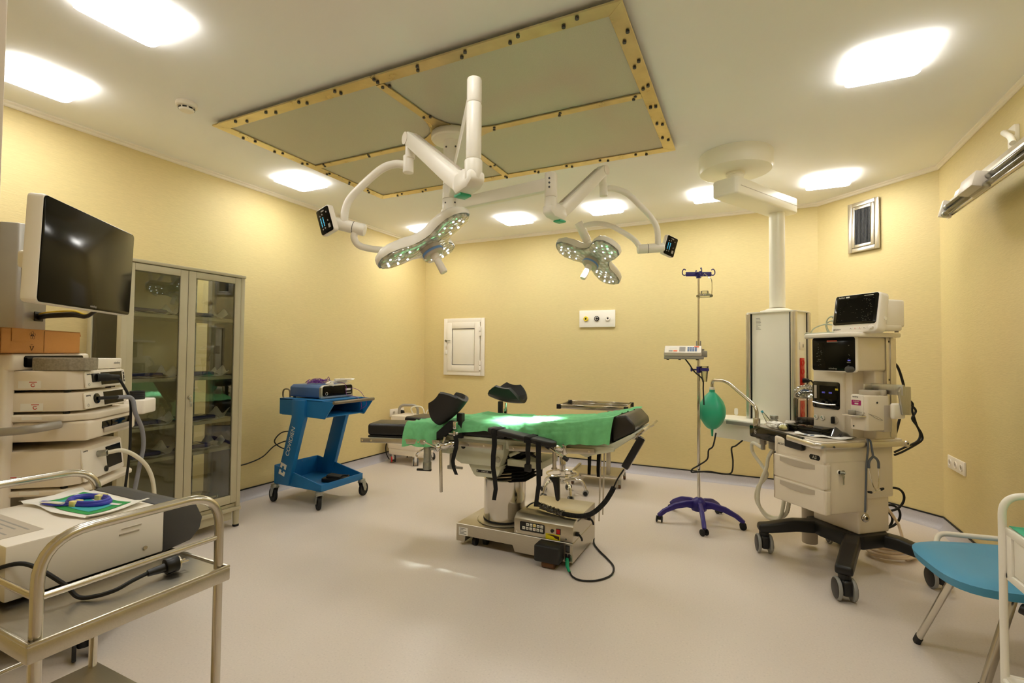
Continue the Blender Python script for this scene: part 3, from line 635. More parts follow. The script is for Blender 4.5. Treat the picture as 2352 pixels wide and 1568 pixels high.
mb = MB(); mb.M = mb_t; mb.prism(rrect(hx * 2 + .012, hy * 2 + .012, .03), z1 - .004, z1 + .008, bev=.003); obj('top_cap', mb, 'pendant_enamel', t, world=True)
# fittings on the right side panel (local +x face)
fx = hx - .0085; fm = mb_t @ frame((fx, 0, 0), (0, 1, 0), (0, 0, 1))
mb = MB(); mb.box(-.035, .035, 1.36, 1.42, 0, .004, .001, M=fm); mb.box(.012, .02, 1.378, 1.402, .004, .005, m=1, M=fm); obj('data_socket', mb, ['white_plastic', 'ink'], t, world=True)
for zc, plug in ((1.19, 1), (.86, 0)):
    mb = MB(); mb.box(-.032, .032, zc - .105, zc + .105, 0, .007, .002, M=fm); rs = obj('red_socket_strip', mb, 'red_plastic', t, world=True)
    for i in range(3):
        mb = MB(); mb.lathe([(0, .0075), (.018, .0078), (.02, .011), (.024, .011), (.025, .006)], M=fm @ Tm(0, zc - .068 + i * .068, 0), n=20); mb.cyl((-.008, zc - .068 + i * .068, .007), (-.008, zc - .068 + i * .068, .009), .003, n=8, m=1, M=fm); obj('socket_well', mb, ['red_plastic', 'chrome'], rs, world=True)
    if plug:
        mb = MB(); mb.cyl((0, zc - .068, .008), (0, zc - .068, .05), .02, .014, n=18, M=fm); mb.tube([fm @ V(p) for p in [(0, zc - .068, .045), (.02, zc - .07, .06), (.06, zc - .1, .06), (.1, zc - .16, .05), (.12, zc - .24, .04)]], .006, n=8, res=5); obj('plug', mb, 'black_rubber', rs, world=True)
# drawer shelf at the foot of the column
sm = Tm(.03, 4.44, 0) @ Rz(BR)
mb = MB(); mb.M = sm; mb.prism([(-.29, -.19), (.18, -.19), (.18, .12), (-.24, .12), (-.29, .07)], .775, .80, bev=.008); mb.box(-.02, .30, .02, .26, .76, .80, .004); obj('shelf_top', mb, 'pendant_enamel', t, world=True)
mb = MB(); mb.M = sm; mb.box(-.27, .17, -.15, .12, .635, .775, .006); dw = obj('drawer_case', mb, 'pendant_enamel', t, world=True)
mb = MB(); mb.M = sm; mb.box(-.288, -.268, -.135, .11, .65, .765, .006); df = obj('drawer', mb, 'pendant_enamel', t, world=True)
mb = MB(); mb.M = sm; mb.box(-.292, -.288, -.055, .02, .71, .73, .001); obj('drawer_pull', mb, 'steel_mirror', df, world=True)
mb = MB(); mb.M = sm; mb.box(-.12, .18, -.205, -.188, .762, .79, .003); obj('side_rail', mb, 'grey_plastic', t, world=True)
for x in (-.22, .12):
    mb = MB(); mb.M = sm; mb.prism(rrect(.032, .06, .014, cx=x, cy=.83), -.13, -.124, M=Rx(90) @ Tm(0, 0, 0)); obj('bracket_ear', mb, 'white_plastic', t, world=True)
# ------------------------------------------------------------------ glass cabinet
X0, X1, Y0, Y1, ZT = -3.85, -3.45, 1.655, 2.465, 1.88
t = thing('glass_cabinet', 'tall grey green metal cabinet with glass doors and sides against the left wall', 'cabinet', (-3.725, 2.06, 0))
def bars(name, boxes, m, parent, bev=.003, **k):
    mb = MB()
    for b in boxes: mb.box(*b, bev)
    return obj(name, mb, m, parent, world=True, **k)
E_ = 'cabinet_enamel'
bars('top_board', [(X0, X1 + .005, Y0 - .005, Y1 + .005, ZT - .02, ZT)], E_, t)
bars('bottom_board', [(X0, X1 - .02, Y0, Y1, .15, .175), (X0, X1 + .006, Y0 - .004, Y1 + .004, .125, .15)], E_, t)
for x in (X0, X1 - .05):
    for y in (Y0, Y1 - .03):
        bars('corner_post', [(x, x + .05, y, y + .03, .15, ZT - .02)], E_, t)
        mb = MB(); yy = y + .015; xx = x + .025; mb.cyl((xx, yy, .015), (xx, yy, .125), .019, .024, n=18); lg = obj('leg', mb, E_, t, world=True)
        mb = MB(); mb.cyl((xx, yy, 0), (xx, yy, .016), .022, n=18, bev=.003); obj('leg_cap', mb, 'black_rubber', lg, world=True)
bars('back_panel', [(X0, X0 + .006, Y0 + .03, Y1 - .13, .17, ZT - .02)], E_, t)
for y in (Y0 + .008, Y1 - .012): bars('side_glass', [(X0 + .05, X1 - .05, y, y + .004, .175, ZT - .02)], 'cabinet_glass', t, 0)
bars('inner_rail', [(X0 + .008, X0 + .03, Y1 - .16, Y1 - .13, .175, ZT - .02)], 'zinc', t)
mb = MB()
for i in range(26): mb.cyl((X0 + .03, Y1 - .145, .25 + i * .06), (X0 + .0305, Y1 - .145, .25 + i * .06), .004, n=8)
obj('rail_holes', mb, 'ink', t, world=True)['kind'] = 'stuff'
for z in (1.535, 1.113, .80, .592): bars('shelf', [(X0 + .03, X1 - .035, Y0 + .02, Y1 - .02, z - .012, z + .012)], E_, t)
for y0, y1, hs in ((Y0 + .02, 2.048, 1), (2.052, Y1 - .025, -1)):
    xd = X1 - .004; z0, z1 = .185, ZT - .024
    d = bars('door', [(xd - .02, xd, y0, y0 + .05, z0, z1), (xd - .02, xd, y1 - .05, y1, z0, z1), (xd - .02, xd, y0 + .05, y1 - .05, z1 - .045, z1), (xd - .02, xd, y0 + .05, y1 - .05, z0, z0 + .06)], E_, t)
    bars('door_glass', [(xd - .013, xd - .009, y0 + .045, y1 - .045, z0 + .055, z1 - .04)], 'cabinet_glass', d, 0)
    if hs < 0:
        mb = MB(); mb.cyl((xd, y0 + .022, .99), (xd + .012, y0 + .022, .99), .012, n=16, bev=.002); k = obj('lock', mb, 'steel_tube', d, world=True)
        mb = MB(); mb.box(xd + .012, xd + .014, y0 + .018, y0 + .026, .955, .995, .0008); mb.box(xd + .014, xd + .016, y0 + .02, y0 + .034, .925, .958, .0008); obj('key', mb, 'zinc', k, world=True)
bars('plinth', [(X1 - .03, X1 - .02, Y0 + .05, Y1 - .05, .06, .125)], E_, t)
# sterile packs on the shelves
def pack(x, y, z, rz, lab, prnt, n=0):
    t = thing('sterile_pack', lab, 'sterile pack', (x, y, z), rz, 'wrapped packs on the cabinet shelves')
    def pouch(u, v):
        q = (u - .5) * .36; w_ = (v - .5) * .21; ed = max(abs(u - .5), abs(v - .5)) * 2
        zz = .001 + .007 * (1 - ed ** 4) + .012 * max(0, ed - .6) * (1 + math.sin(q * 46 + w_ * 30 + n)) * 1.1
        if u > .86: zz += (u - .86) * .34 * (1 + .6 * math.sin(v * 9 + n))
        return (w_, q, zz)
    mb = MB(); mb.surf(pouch, 30, 16, thick=.0012); obj('pouch', mb, 'paper', t, ang=60)
    mb = MB(); mb.box(-.08, .08, -.145, .09, .008, .034, .008, 3); fb = obj('folded_drape', mb, 'navy_fabric', t)
    if prnt:
        mb = MB(); mb.box(-.03, .05, -.09, .04, .034, .0352); obj('printed_label', mb, 'paper', fb)
        mb = MB()
        for i in range(4): mb.box(-.022 + i * .016, -.014 + i * .016, -.08, .03, .0352, .0356)
        obj('label_print', mb, 'ink', fb)
    def film(u, v):
        q = (u - .5) * .26; w_ = (v - .5) * .17; ed = max(abs(u - .5), abs(v - .5)) * 2
        return (w_, q - .01, .010 + .027 * max(0, 1 - ed ** 5) + .003 * math.sin(q * 60 + n) * math.cos(w_ * 50))
    mb = MB(); mb.surf(film, 22, 14); obj('clear_film', mb, 'clear_bag', t, ang=60)
    return t
i = 0
for z, nm in ((1.547, 'top'), (1.125, 'second'), (.812, 'third'), (.604, 'fourth')):
    for y, side in ((1.86, 'left'), (2.2, 'right')):
        pack(-3.6 + random.uniform(-.03, .03), y, z, random.uniform(-8, 8), 'wrapped blue pack on the %s shelf behind the %s glass cabinet door' % (nm, side), i in (2, 5, 7), i); i += 1
t = thing('metal_tray', 'oblong lidded steel instrument tray on the floor of the glass cabinet', 'tray', (-3.65, 2.15, .175))
mb = MB(); mb.prism(rrect(.22, .42, .03), 0, .055, bev=.004); obj('tray_box', mb, 'steel_mirror', t)
mb = MB(); mb.prism(rrect(.23, .43, .034), .055, .075, bev=.005); obj('lid', mb, 'steel_mirror', t)
for s_ in (-1, 1):
    mb = MB(); mb.tube(fillet([(-.05, s_ * .21, .04), (-.05, s_ * .24, .045), (.05, s_ * .24, .045), (.05, s_ * .21, .04)], .012), .004, n=8); obj('handle', mb, 'steel_tube', t)

# ------------------------------------------------------------------ endoscopy tower
def twin_caster(par, x, y, rot, r, wd, ztop, mw='black_rubber', mh='black_plastic', mf=None, off=.03, name='caster', grip=None):
    mt = Tm(x, y, 0) @ Rz(rot)
    mb = MB(); mb.M = mt; mb.cyl((0, 0, r * 1.5), (0, 0, ztop), min(.016, r * .4), n=16); mb.box(-wd * .3, wd * .3, -r * .35, off + r * .45, r * .75, r * 1.85, r * .2); c = obj(name, mb, mh, par)
    for s_ in (-1, 1):
        mb = MB(); mb.M = mt; xa, xb = s_ * wd * .3, s_ * wd * .5
        mb.cyl((xa, off, r), (xb, off, r), r, n=30, bev=r * .1)
        if mf: mb.cyl((xb - s_ * .001, off, r), (xb + s_ * .002, off, r), r * .74, n=26, m=1)
        obj('wheel', mb, [mw] + ([mf] if mf else []), c)
    return c
t = thing('endoscopy_tower', 'white endoscopy cart with column and large dark monitor at the left edge', 'equipment cart', (-2.64, 1.13, 0), 130)
TW = t
mb = MB(); mb.prism(rrect(.58, .62, .08, cx=.19, cy=.22), .12, .22, bev=.02, seg=3); obj('cart_base', mb, 'dark_grey_plastic', t)
for x, y, r_ in ((-.06, -.06, -63), (.44, -.06, -15), (-.06, .5, 160), (.44, .5, 200)): twin_caster(t, x, y, r_, .055, .075, .13, off=-.015)
def shelf(z0, z1):
    mb = MB(); mb.prism([(-.035, .5), (-.035, .055), (.01, -.012), (.05, -.035), (.37, -.035), (.40, -.012), (.43, .055), (.43, .5)], z0, z1, bev=.008, seg=3); return obj('shelf', mb, 'cream_plastic', t)
shelf(.995, 1.026); shelf(.68, .703); shelf(.40, .425)
for x0, x1 in ((-.075, -.012), (.405, .468)):
    mb = MB(); mb.box(x0, x1, .236, .53, .2, 1.285, .014, 3); obj('side_pillar', mb, 'cream_plastic', t)
mb = MB(); mb.box(-.075, .468, .215, .53, 1.215, 1.287, .012, 3); tb = obj('top_housing', mb, 'cream_plastic', t)
mb = MB(); mb.prism(rrect(.42, .05, .012, cx=.20, cy=1.252), -.2165, -.213, M=Rx(90)); obj('top_panel_strip', mb, 'screen_glass', tb)
mb = MB(); mb.box(.01, .40, .25, .45, 1.20, 1.214); obj('top_gap', mb, 'black_plastic', t)
mb = MB(); mb.box(-.012, .405, .44, .47, .2, 1.24, .004); obj('back_board', mb, 'grey_plastic', t)
mb = MB(); mb.box(-.02, .40, -.03, .4, .908, .992, .012, 3); dw = obj('drawer', mb, 'cream_plastic', t)
mb = MB(); mb.box(.09, .335, -.034, -.028, .945, .978, .004); mb.box(.10, .325, -.04, -.032, .925, .948, .004, m=1); obj('drawer_handle', mb, ['black_gloss', 'warm_grey_plastic'], dw)
for zz in (1.003, .687):
    mb = MB(); mb.box(-.0365, -.0352, .13, .20, zz + .002, zz + .016); st = obj('data_plate', mb, 'paper', t)
mb = MB(); mb.tube(fillet([(-.04, .44, .95), (-.12, .40, .955), (-.12, .12, .975), (-.04, .06, .985)], .06), .017, n=16); obj('side_handle', mb, 'grey_metal_paint', t)
# column, arm and monitor
mb = MB(); mb.prism([(.155, .35), (.175, .33), (.325, .33), (.345, .35), (.345, .42), (.325, .44), (.175, .44), (.155, .42)], 1.287, 1.885, bev=.006); cl = obj('column', mb, 'grey_metal_paint', t)
mb = MB(); mb.box(.19, .31, .315, .331, 1.55, 1.76, .008); mb.cyl((.225, .314, 1.72), (.225, .3145, 1.72), .013, n=14, m=1); mb.cyl((.225, .314, 1.64), (.225, .3145, 1.64), .01, n=14, m=1); obj('column_socket', mb, ['white_plastic', 'grey_plastic'], cl)
mb = MB(); mb.box(.24, .30, .325, .331, 1.44, 1.485, .004); obj('cable_port', mb, 'black_plastic', cl)
mb = MB(); mb.box(.16, .32, .27, .34, 1.62, 1.70, .01); mb.box(-.14, .22, .10, .15, 1.63, 1.69, .012); mb.box(.16, .24, .12, .3, 1.635, 1.685, .01); mb.box(-.2, -.1, -.05, .14, 1.63, 1.70, .012); obj('monitor_arm', mb, 'white_plastic', t)
mt = frame((-.163, -.100, 1.664), (1, 0, 0), (0, -.03, 1))
mb = MB(); mb.prism(rrect(.64, .39, .018), -.05, 0, M=mt, bev=.006); mo = obj('monitor', mb, 'white_plastic', t)
mb = MB(); mb.prism(rrect(.632, .382, .016), -.002, .003, M=mt, bev=.001); obj('monitor_screen', mb, 'screen_glass', mo)
text('mindray', .014, tuple(mt @ V((.02, -.178, .0034))), (1, 0, 0), (0, 0, 1), 'ink_grey', mo)
mb = MB()
for dz, m_ in ((0, 0), (.012, 1), (-.01, 0)): mb.tube([(.27, .325, 1.463 + dz), (.20, .25, 1.468 + dz), (.1, .1, 1.47 + dz), (.0, .0, 1.455 + dz * .5), (-.05, -.06, 1.475)], .007 if m_ == 0 else .004, n=8, res=6, m=m_)
obj('monitor_cable', mb, ['black_rubber', 'yellow_plastic'], t)
mb = MB(); mb.box(.56, .71, .0, .10, .955, 1.035, .01, 3); mb.box(.43, .58, .05, .09, .97, 1.0, .006); hb = obj('camera_holder', mb, 'white_plastic', t)
mb = MB()
for i in range(4): mb.lathe([(.018, 0), (.034, 0), (.036, .006), (.034, .012), (.018, .012)], (.60, .05, 1.036 + i * .011), 20)
obj('coiled_belt', mb, 'black_rubber', hb)

# devices on the tower (their own things), local frame of the tower
TL = V((-2.64, 1.13, 0)); TR = Rz(130)
def dev(name, label, z0, h, w_, dep, port, group=None):
    t = thing(name, label, 'medical device', tuple(TL + V((0, 0, z0))), 130, group)
    mb = MB(); mb.prism([(-.028 + .0, .38), (-.028, .05), (.012, .004), (w_ - .012, .004), (w_ + .01, .05), (w_ + .01, .38)], .012, h, bev=.006); obj('casing', mb, 'cream_plastic', t)
    mt = frame((w_ / 2 + .002, .004, h / 2 + .006), (1, 0, 0), (0, .12, 1))
    mb = MB(); mb.prism(rrect(w_ - .012, h - .02, .008), 0, .007, M=mt, bev=.002); fp = obj('front_plate', mb, 'white_plastic', t)
    mb = MB(); sw, sh, scx = port['screen']; mb.box(scx - sw / 2, scx + sw / 2, -sh / 2, sh / 2, .006, .0085, M=mt); obj('display', mb, 'screen_glass', fp)
    text('mindray', .011, tuple(mt @ V((-w_ / 2 + .035, h / 2 - .024, .0075))), (1, 0, 0), (0, 0, 1), 'ink', fp)
    mb = MB(); mb.box(w_ / 2 - .042, w_ / 2 - .018, h / 2 - .0195, h / 2 - .0165, .007, .0076, M=mt); obj('small_print', mb, 'ink_grey', fp)
    mb = MB(); mb.lathe([(.0055, .0072), (.007, .0076), (.0055, .008)], M=mt @ Tm(-w_ / 2 + .028, -h / 2 + .025, 0), n=16); obj('power_mark', mb, 'ink_grey', fp)
    px, py = port['at']
    if port['kind'] == 'square':
        mb = MB(); mb.box(px - .028, px + .028, py - .02, py + .02, .005, .012, .003, M=mt); obj('port', mb, 'black_plastic', fp)
        mb = MB(); mb.box(w_ / 2 - .024, w_ / 2 - .012, -.024, .024, .005, .0085, .001, M=mt); mb.box(w_ / 2 - .02, w_ / 2 - .016, .008, .014, .008, .009, m=1, M=mt); mb.box(w_ / 2 - .02, w_ / 2 - .016, -.014, -.008, .008, .009, m=1, M=mt); obj('usb_port', mb, ['black_plastic', 'white_plastic'], fp)
    elif port['kind'] == 'round':
        mb = MB(); mb.cyl((px, py, .005), (px, py, .012), .024, n=26, M=mt, bev=.002); obj('port', mb, 'black_gloss', fp)
    else:
        mb = MB(); mb.cyl((px, py, .005), (px, py, .045), .015, n=22, M=mt, bev=.002); obj('port', mb, 'zinc', fp)
        mb = MB(); mb.lathe([(0, .0), (.014, 0), (.014, .006), (0, .012)], M=mt @ Tm(px + .05, -.05, .006)); obj('knob', mb, 'black_plastic', fp)
    for yy in (.06, .30):
        for xx in (.0, w_ - .02): 
            mb = MB(); mb.cyl((xx, yy, 0), (xx, yy, .013), .012, n=12); obj('foot', mb, 'black_rubber', t)
    return t, mt
def side_sticker(t, y0, y1, z):   # service sticker, square code left out
    mb = MB(); mb.box(-.0292, -.0284, y0, y1, z - .016, z + .016); s_ = obj('service_sticker', mb, 'paper', t)
    mb = MB(); mb.lathe([(.0052, 0), (.008, .0006), (.0052, .001)], M=frame((-.0292, y0 + .028, z - .002), (0, -1, 0), (0, 0, 1)), n=18, a0=30, a1=350); obj('round_arrow', mb, 'ink_red', s_)
    mb = MB(); mb.box(-.0296, -.0291, y0 + .014, y0 + .042, z + .009, z + .0125); obj('red_print', mb, 'ink_red', s_)
t, mt1 = dev('camera_control_unit', 'topmost white device on the endoscopy tower, black square plug in its front', 1.118, .095, .345, .37, dict(kind='square', at=(-.092, .006), screen=(.185, .058, .045), name='HD3 4K'))
side_sticker(t, .14, .22, .036)
t, mt2 = dev('light_source', 'white light source device under the camera unit with grey light cable plugged in', 1.026, .092, .36, .37, dict(kind='round', at=(-.085, .004), screen=(.17, .06, .06), name='HB300R'))
side_sticker(t, .13, .21, .032)
t, mt3 = dev('gas_insufflator', 'taller white insufflator on the lower tower shelf with white hose on its front', .703, .168, .345, .37, dict(kind='hose', at=(-.045, .03), screen=(.13, .1, .085), name='HS-50F'))
side_sticker(t, .20, .27, .05)
TM = Tm(*TL) @ TR
def tw(p): return tuple(TM @ V(p))
# small white module and foam pad on the top device
t = thing('receiver_box', 'small flat white box on top of the endoscopy tower devices beside the foam pad', 'box', tw((.21, .1, 1.213)), 130)
mb = MB(); mb.box(-.135, .14, -.085, .12, .003, .052, .006); obj('casing', mb, 'white_plastic', t)
text('mindray', .017, (.09, -.0856, .03), (1, 0, 0), (0, 0, 1), 'ink_grey', t, shear=.1)
mb = MB(); mb.box(-.118, -.09, -.0858, -.0852, .018, .03); obj('small_label', mb, 'ink_grey', t)
mb = MB()
for x in (-.1, .1):
    for y in (-.06, .09): mb.cyl((x, y, 0), (x, y, .004), .009, n=10)
obj('rubber_feet', mb, 'black_rubber', t)
mb = MB(); o = V(tw((.018, .085, 1.2145)))
mb.prism([(.0, -.13), (.06, -.135), (.105, -.10), (.11, .0), (.10, .10), (.03, .135), (-.05, .12), (-.095, .05), (-.10, -.05), (-.06, -.11)], 0, .055, M=Tm(*o) @ Rz(130) @ Mx.Diagonal((.5, .85, 1, 1)), bev=.006)
tag(obj('foam_pad', mb, 'foam_grey', loc=tuple(o)), 'grey speckled foam pad leaning on the tower beside the small white box', 'foam pad')
# cardboard box on the tower
t = thing('cardboard_box', 'brown cardboard box with open flaps on top of the endoscopy tower', 'cardboard box', tw((.11, .30, 1.288)), 130)
a, b, h, th = .26, .09, .105, .004
mb = MB()
for x0, x1, y0, y1, z0, z1 in ((-a, a, -b, b, 0, th), (-a, a, -b, -b + th, 0, h), (-a, a, b - th, b, 0, h), (-a, -a + th, -b, b, 0, h)): mb.box(x0, x1, y0, y1, z0, z1)
mb.box(-a, a, -b, b, h - th, h); obj('box_body', mb, 'cardboard', t)
for nm, o_, xd, up in (('box_flap', (a, 0, h - .002), (0, 1, 0), (1, 0, -.35)), ('box_flap', (a, 0, .004), (0, 1, 0), (1, 0, .06))):
    mb = MB(); mb.prism([(-b, 0), (b, 0), (b - .02, .05), (-b + .02, .05)], -.0015, .0015, M=frame(o_, xd, up)); obj(nm, mb, 'cardboard', t)
mb = MB(); fm = frame((-.005, -b - .0012, 0), (1, 0, 0), (0, 0, 1)); mb.prism([(-.2, .104), (-.002, .104), (-.09, .05), (-.2, .05)], 0, .0014, M=fm); obj('side_flap', mb, 'cardboard', t)
mb = MB(); fm = frame((0, -b - .0026, 0), (1, 0, 0), (0, 0, 1))
for k in range(5): mb.lathe([(.0062, 0), (.0074, .0005), (.0062, .0006)], M=fm @ Tm(-.085 + .0115 * math.cos(k * 1.257 + .3), .078 + .0115 * math.sin(k * 1.257 + .3), 0), n=16)
o = obj('recycling_mark', mb, 'ink_brown', t); text('RESY', .009, (-.085, -b - .0030, .078), (1, 0, 0), (0, 0, 1), 'ink_brown', o)
mb = MB(); mb.tube([(fm @ V((-.085 + x, .025 + y, -.0008))) for x, y in ((-.012, .006), (.012, .006), (0, -.013))], .0011, n=5, closed=True); mb.box(-.091, -.079, .0365, .038, -.001, 0, M=fm); obj('triangle_mark', mb, 'ink_brown', t)
mb = MB(); mb.box(-.006, -.004, .004, .1, -.002, -.0012, M=fm); obj('fold_line', mb, 'card_dark', t)
# cables of the tower
def cable(name, label, pts, r, m, cat='cable', local=None, extra=None, res=8, plug=None):
    P_ = [V(local(p)) if local else V(p) for p in pts]; o = P_[0].copy()
    mb = MB(); mb.tube(P_, r, n=10, res=res)
    if plug: plug(mb)
    return tag(obj(name, mb, m, loc=tuple(o)), label, cat)
t = thing('camera_cable', 'thin black camera cable plugged into the topmost tower device', 'cable', tw((.085, -.02, 1.17)), 130)
p0 = TM.inverted() @ (TM @ Tm(0, 0, 1.118) @ mt1 @ V((-.092, .006, .013)))
mb = MB(); mb.tube([p0, p0 + V((.03, -.03, 0)), p0 + V((.075, -.05, -.003))], [.015, .015, .012, .011], n=12, res=4, flat=(1, 1.2)); obj('plug', mb, 'black_rubber', t).matrix_local = Tm(-.085, .02, -1.17)
mb = MB(); mb.tube([p0 + V((.07, -.05, -.002)), (.16, -.08, 1.135), (.215, -.085, 1.06), (.235, -.08, .95), (.245, -.075, .8), (.24, -.06, .6), (.22, -.05, .45)], .006, n=10, res=8); obj('cord', mb, 'black_rubber', t).matrix_local = Tm(-.085, .02, -1.17)
t = thing('light_cable', 'thick grey light guide cable looping down from the tower light source', 'cable', tw((.09, -.02, 1.07)), 130)
p0 = TM.inverted() @ (TM @ Tm(0, 0, 1.026) @ mt2 @ V((-.085, .004, .012)))
mb = MB(); mb.cyl(p0, p0 + V((.055, -.06, 0)), .008, n=14); obj('plug', mb, 'black_plastic', t).matrix_local = Tm(-.09, .02, -1.07)
mb = MB(); mb.tube([p0 + V((.05, -.055, 0)), p0 + V((.1, -.09, -.01)), (.20, -.115, 1.0), (.255, -.12, .92), (.278, -.12, .83), (.27, -.11, .74), (.25, -.10, .62)], .0095, n=12, res=8); obj('cord', mb, 'hose_grey', t).matrix_local = Tm(-.09, .02, -1.07)
t = thing('insufflation_hose', 'milky white hose arching from the lower tower device towards the floor', 'hose', tw((.13, -.05, .82)), 130)
p0 = TM.inverted() @ (TM @ Tm(0, 0, .703) @ mt3 @ V((-.045, .03, .046)))
mb = MB(); mb.tube([p0, p0 + V((.03, -.045, .002)), (.21, -.12, .79), (.28, -.14, .72), (.325, -.15, .62), (.34, -.15, .48), (.33, -.14, .3), (.3, -.12, .12), (.27, -.1, .02)], .0095, n=12, res=8); obj('hose', mb, 'hose_clear', t).matrix_local = Tm(-.13, .05, -.82)

# ------------------------------------------------------------------ steel trolley in the foreground
t = thing('steel_trolley', 'stainless steel trolley with rails in the left foreground', 'trolley', (-1.5, .63, 0))
x0, x1, y0, y1 = -1.80, -1.185, .435, .825
zt = .755
mb = MB(); mb.box(x0, x1, y0, y1, zt - .03, zt + .002, .004); mb.box(x0 + .012, x1 - .012, y0 + .012, y1 - .012, zt - .02, zt + .0025); obj('upper_tray', mb, 'steel_brushed', t, world=True)
mb = MB()
for b in ((x0, x0 + .008, y0, y1), (x1 - .008, x1, y0, y1), (x0, x1, y0, y0 + .008), (x0, x1, y1 - .008, y1)): mb.box(*b, zt, zt + .008, .003)
obj('tray_lip', mb, 'steel_brushed', t, world=True)
mb = MB(); mb.box(x0, x1, y0, y1, .335, .355, .004); obj('lower_tray', mb, 'steel_brushed', t, world=True)
r_ = .0105
for x in (x0 + .018, x1 - .022):
    mb = MB(); mb.tube(fillet([(x, y0 + .02, zt), (x, y0 + .02, .945), (x, y1 - .018, .945), (x, y1 - .018, zt)], .085, 8), r_, n=16); obj('guard_rail', mb, 'steel_tube', t, world=True)
    mb = MB(); mb.cyl((x, y0 + .02, .835), (x, y1 - .018, .835), .0065, n=12); obj('cross_bar', mb, 'steel_tube', t, world=True)
    mb = MB(); mb.cyl((x, y0 + .02, .45), (x, y1 - .018, .45), .006, n=12); obj('cross_bar', mb, 'steel_tube', t, world=True)
    for y in (y0 + .02, y1 - .018):
        mb = MB(); mb.cyl((x, y, .10), (x, y, zt - .028), r_, n=16); obj('leg', mb, 'steel_tube', t, world=True)
        mb = MB(); mb.cyl((x, y, .07), (x, y, .1), .016, n=12); mb.box(x - .014, x + .014, y - .02, y + .02, .03, .075, .004); c = obj('caster', mb, 'zinc', t, world=True)
        mb = MB(); mb.cyl((x - .011, y - .012, .036), (x + .011, y - .012, .036), .036, n=24, bev=.005); obj('wheel', mb, 'black_rubber', c, world=True)
mb = MB(); mb.cyl((x0 + .018, y0 + .02, .835), (x1 - .022, y0 + .02, .835), .0065, n=12); obj('cross_bar', mb, 'steel_tube', t, world=True)
# white desktop device on it
t = thing('white_medical_unit', 'white oblong medical unit with black front lying on the steel trolley', 'medical device', (-1.59, .63, zt + .002))
mb = MB(); mb.box(-1.765, -1.41, .478, .79, .768, .886, .004); obj('casing', mb, 'white_plastic', t, world=True)
mb = MB(); mb.prism([(.788, .766), (.86, .775), (.885, .80), (.892, .83), (.872, .875), (.83, .889), (.788, .888)], -1.767, -1.408, M=Mx(((0, 0, 1, 0), (1, 0, 0, 0), (0, 1, 0, 0), (0, 0, 0, 1))), bev=.004); obj('front_bezel', mb, 'dark_grey_plastic', t, world=True)
for x in (-1.73, -1.45):
    for y in (.51, .76):
        mb = MB(); mb.cyl((x, y, .757), (x, y, .769), .013, n=12); obj('foot', mb, 'black_rubber', t, world=True)
mb = MB(); mb.box(-1.4102, -1.4085, .69, .735, .856, .858); mb.box(-1.4102, -1.4085, .685, .73, .842, .846, .001); obj('vent_slot', mb, 'warm_grey_plastic', t, world=True)
mb = MB(); mb.cyl((-1.411, .745, .793), (-1.4075, .745, .793), .005, n=12); mb.cyl((-1.411, .497, .793), (-1.4075, .497, .793), .005, n=12); obj('screws', mb, 'steel_tube', t, world=True)
mb = MB(); mb.box(-1.70, -1.475, .48, .565, .8862, .8868); s_ = obj('rating_plate', mb, 'warm_grey_plastic', t, world=True)
mb = MB()
for i in range(5): mb.box(-1.69, -1.50 - .03 * (i % 3), .545 - i * .013, .549 - i * .013, .8868, .887)
obj('plate_print', mb, 'ink_grey', s_, world=True)
# packet and blue loops on top
t = thing('suture_packet', 'opened green and white packet lying on the white medical unit', 'packet', (-1.61, .70, .887), 4)
def pk(u, v): 
    x, y = (u - .5) * .30, (v - .5) * .145
    return (x + .01 * math.sin(v * 5), y + .008 * math.sin(u * 7), .0035 + .004 * (.5 + .5 * math.sin(u * 11 + v * 3)) * abs(v - .5) * 2 + (.006 if abs(u - .5) > .45 else 0))
mb = MB(); mb.surf(pk, 40, 16, thick=.0008); obj('packet_sheet', mb, 'paper', t, ang=60)
mb = MB(); mb.surf(lambda u, v: tuple(V(pk(.12 + .76 * u, .12 + .76 * v)) + V((0, 0, .0012))), 30, 10); obj('green_border', mb, 'green_print', t, ang=60)
mb = MB(); mb.surf(lambda u, v: tuple(V(pk(.2 + .6 * u, .24 + .52 * v)) + V((0, 0, .0020))), 30, 10); obj('teal_field', mb, 'teal_print', t, ang=60)
mb = MB(); mb.surf(lambda u, v: tuple(V(pk(.14 + .72 * u, .66 + .08 * v)) + V((0, 0, .0024))), 20, 3); obj('white_band', mb, 'paper', t, ang=60)
t = thing('vessel_loop', 'coiled blue vessel loop with pale clips lying on the green packet', 'loop', (-1.60, .705, .896), 8)
for dz, sc in ((0, 1.0), (.005, .93), (.002, .86)):
    mb = MB(); mb.tube([(.062 * sc * math.cos(a), .034 * sc * math.sin(a), dz + .001) for a in [rad(q) for q in range(0, 360, 12)]], .0055, n=8, closed=True); obj('loop_coil', mb, 'blue_loop', t)
for y, a in ((.030, 0), (-.030, 0)):
    mb = MB(); mb.box(-.01, .01, y - .012, y + .012, -.005, .011, .002); obj('clip', mb, 'lemon_cap', t)
mb = MB(); mb.tube([(.0, -.034, .0), (-.04, -.05, .0), (-.085, -.055, .001), (-.105, -.045, .002), (-.06, -.042, .003), (-.03, -.036, .0)], .0022, n=6, res=6); obj('loop_end', mb, 'blue_loop', t)
mb = MB(); mb.tube([(-.095, -.054, .003), (-.06, -.047, .004), (-.03, -.043, .004)], [.004, .006, .006], n=8, flat=(1, .5)); obj('needle_sleeve', mb, 'white_plastic', t)
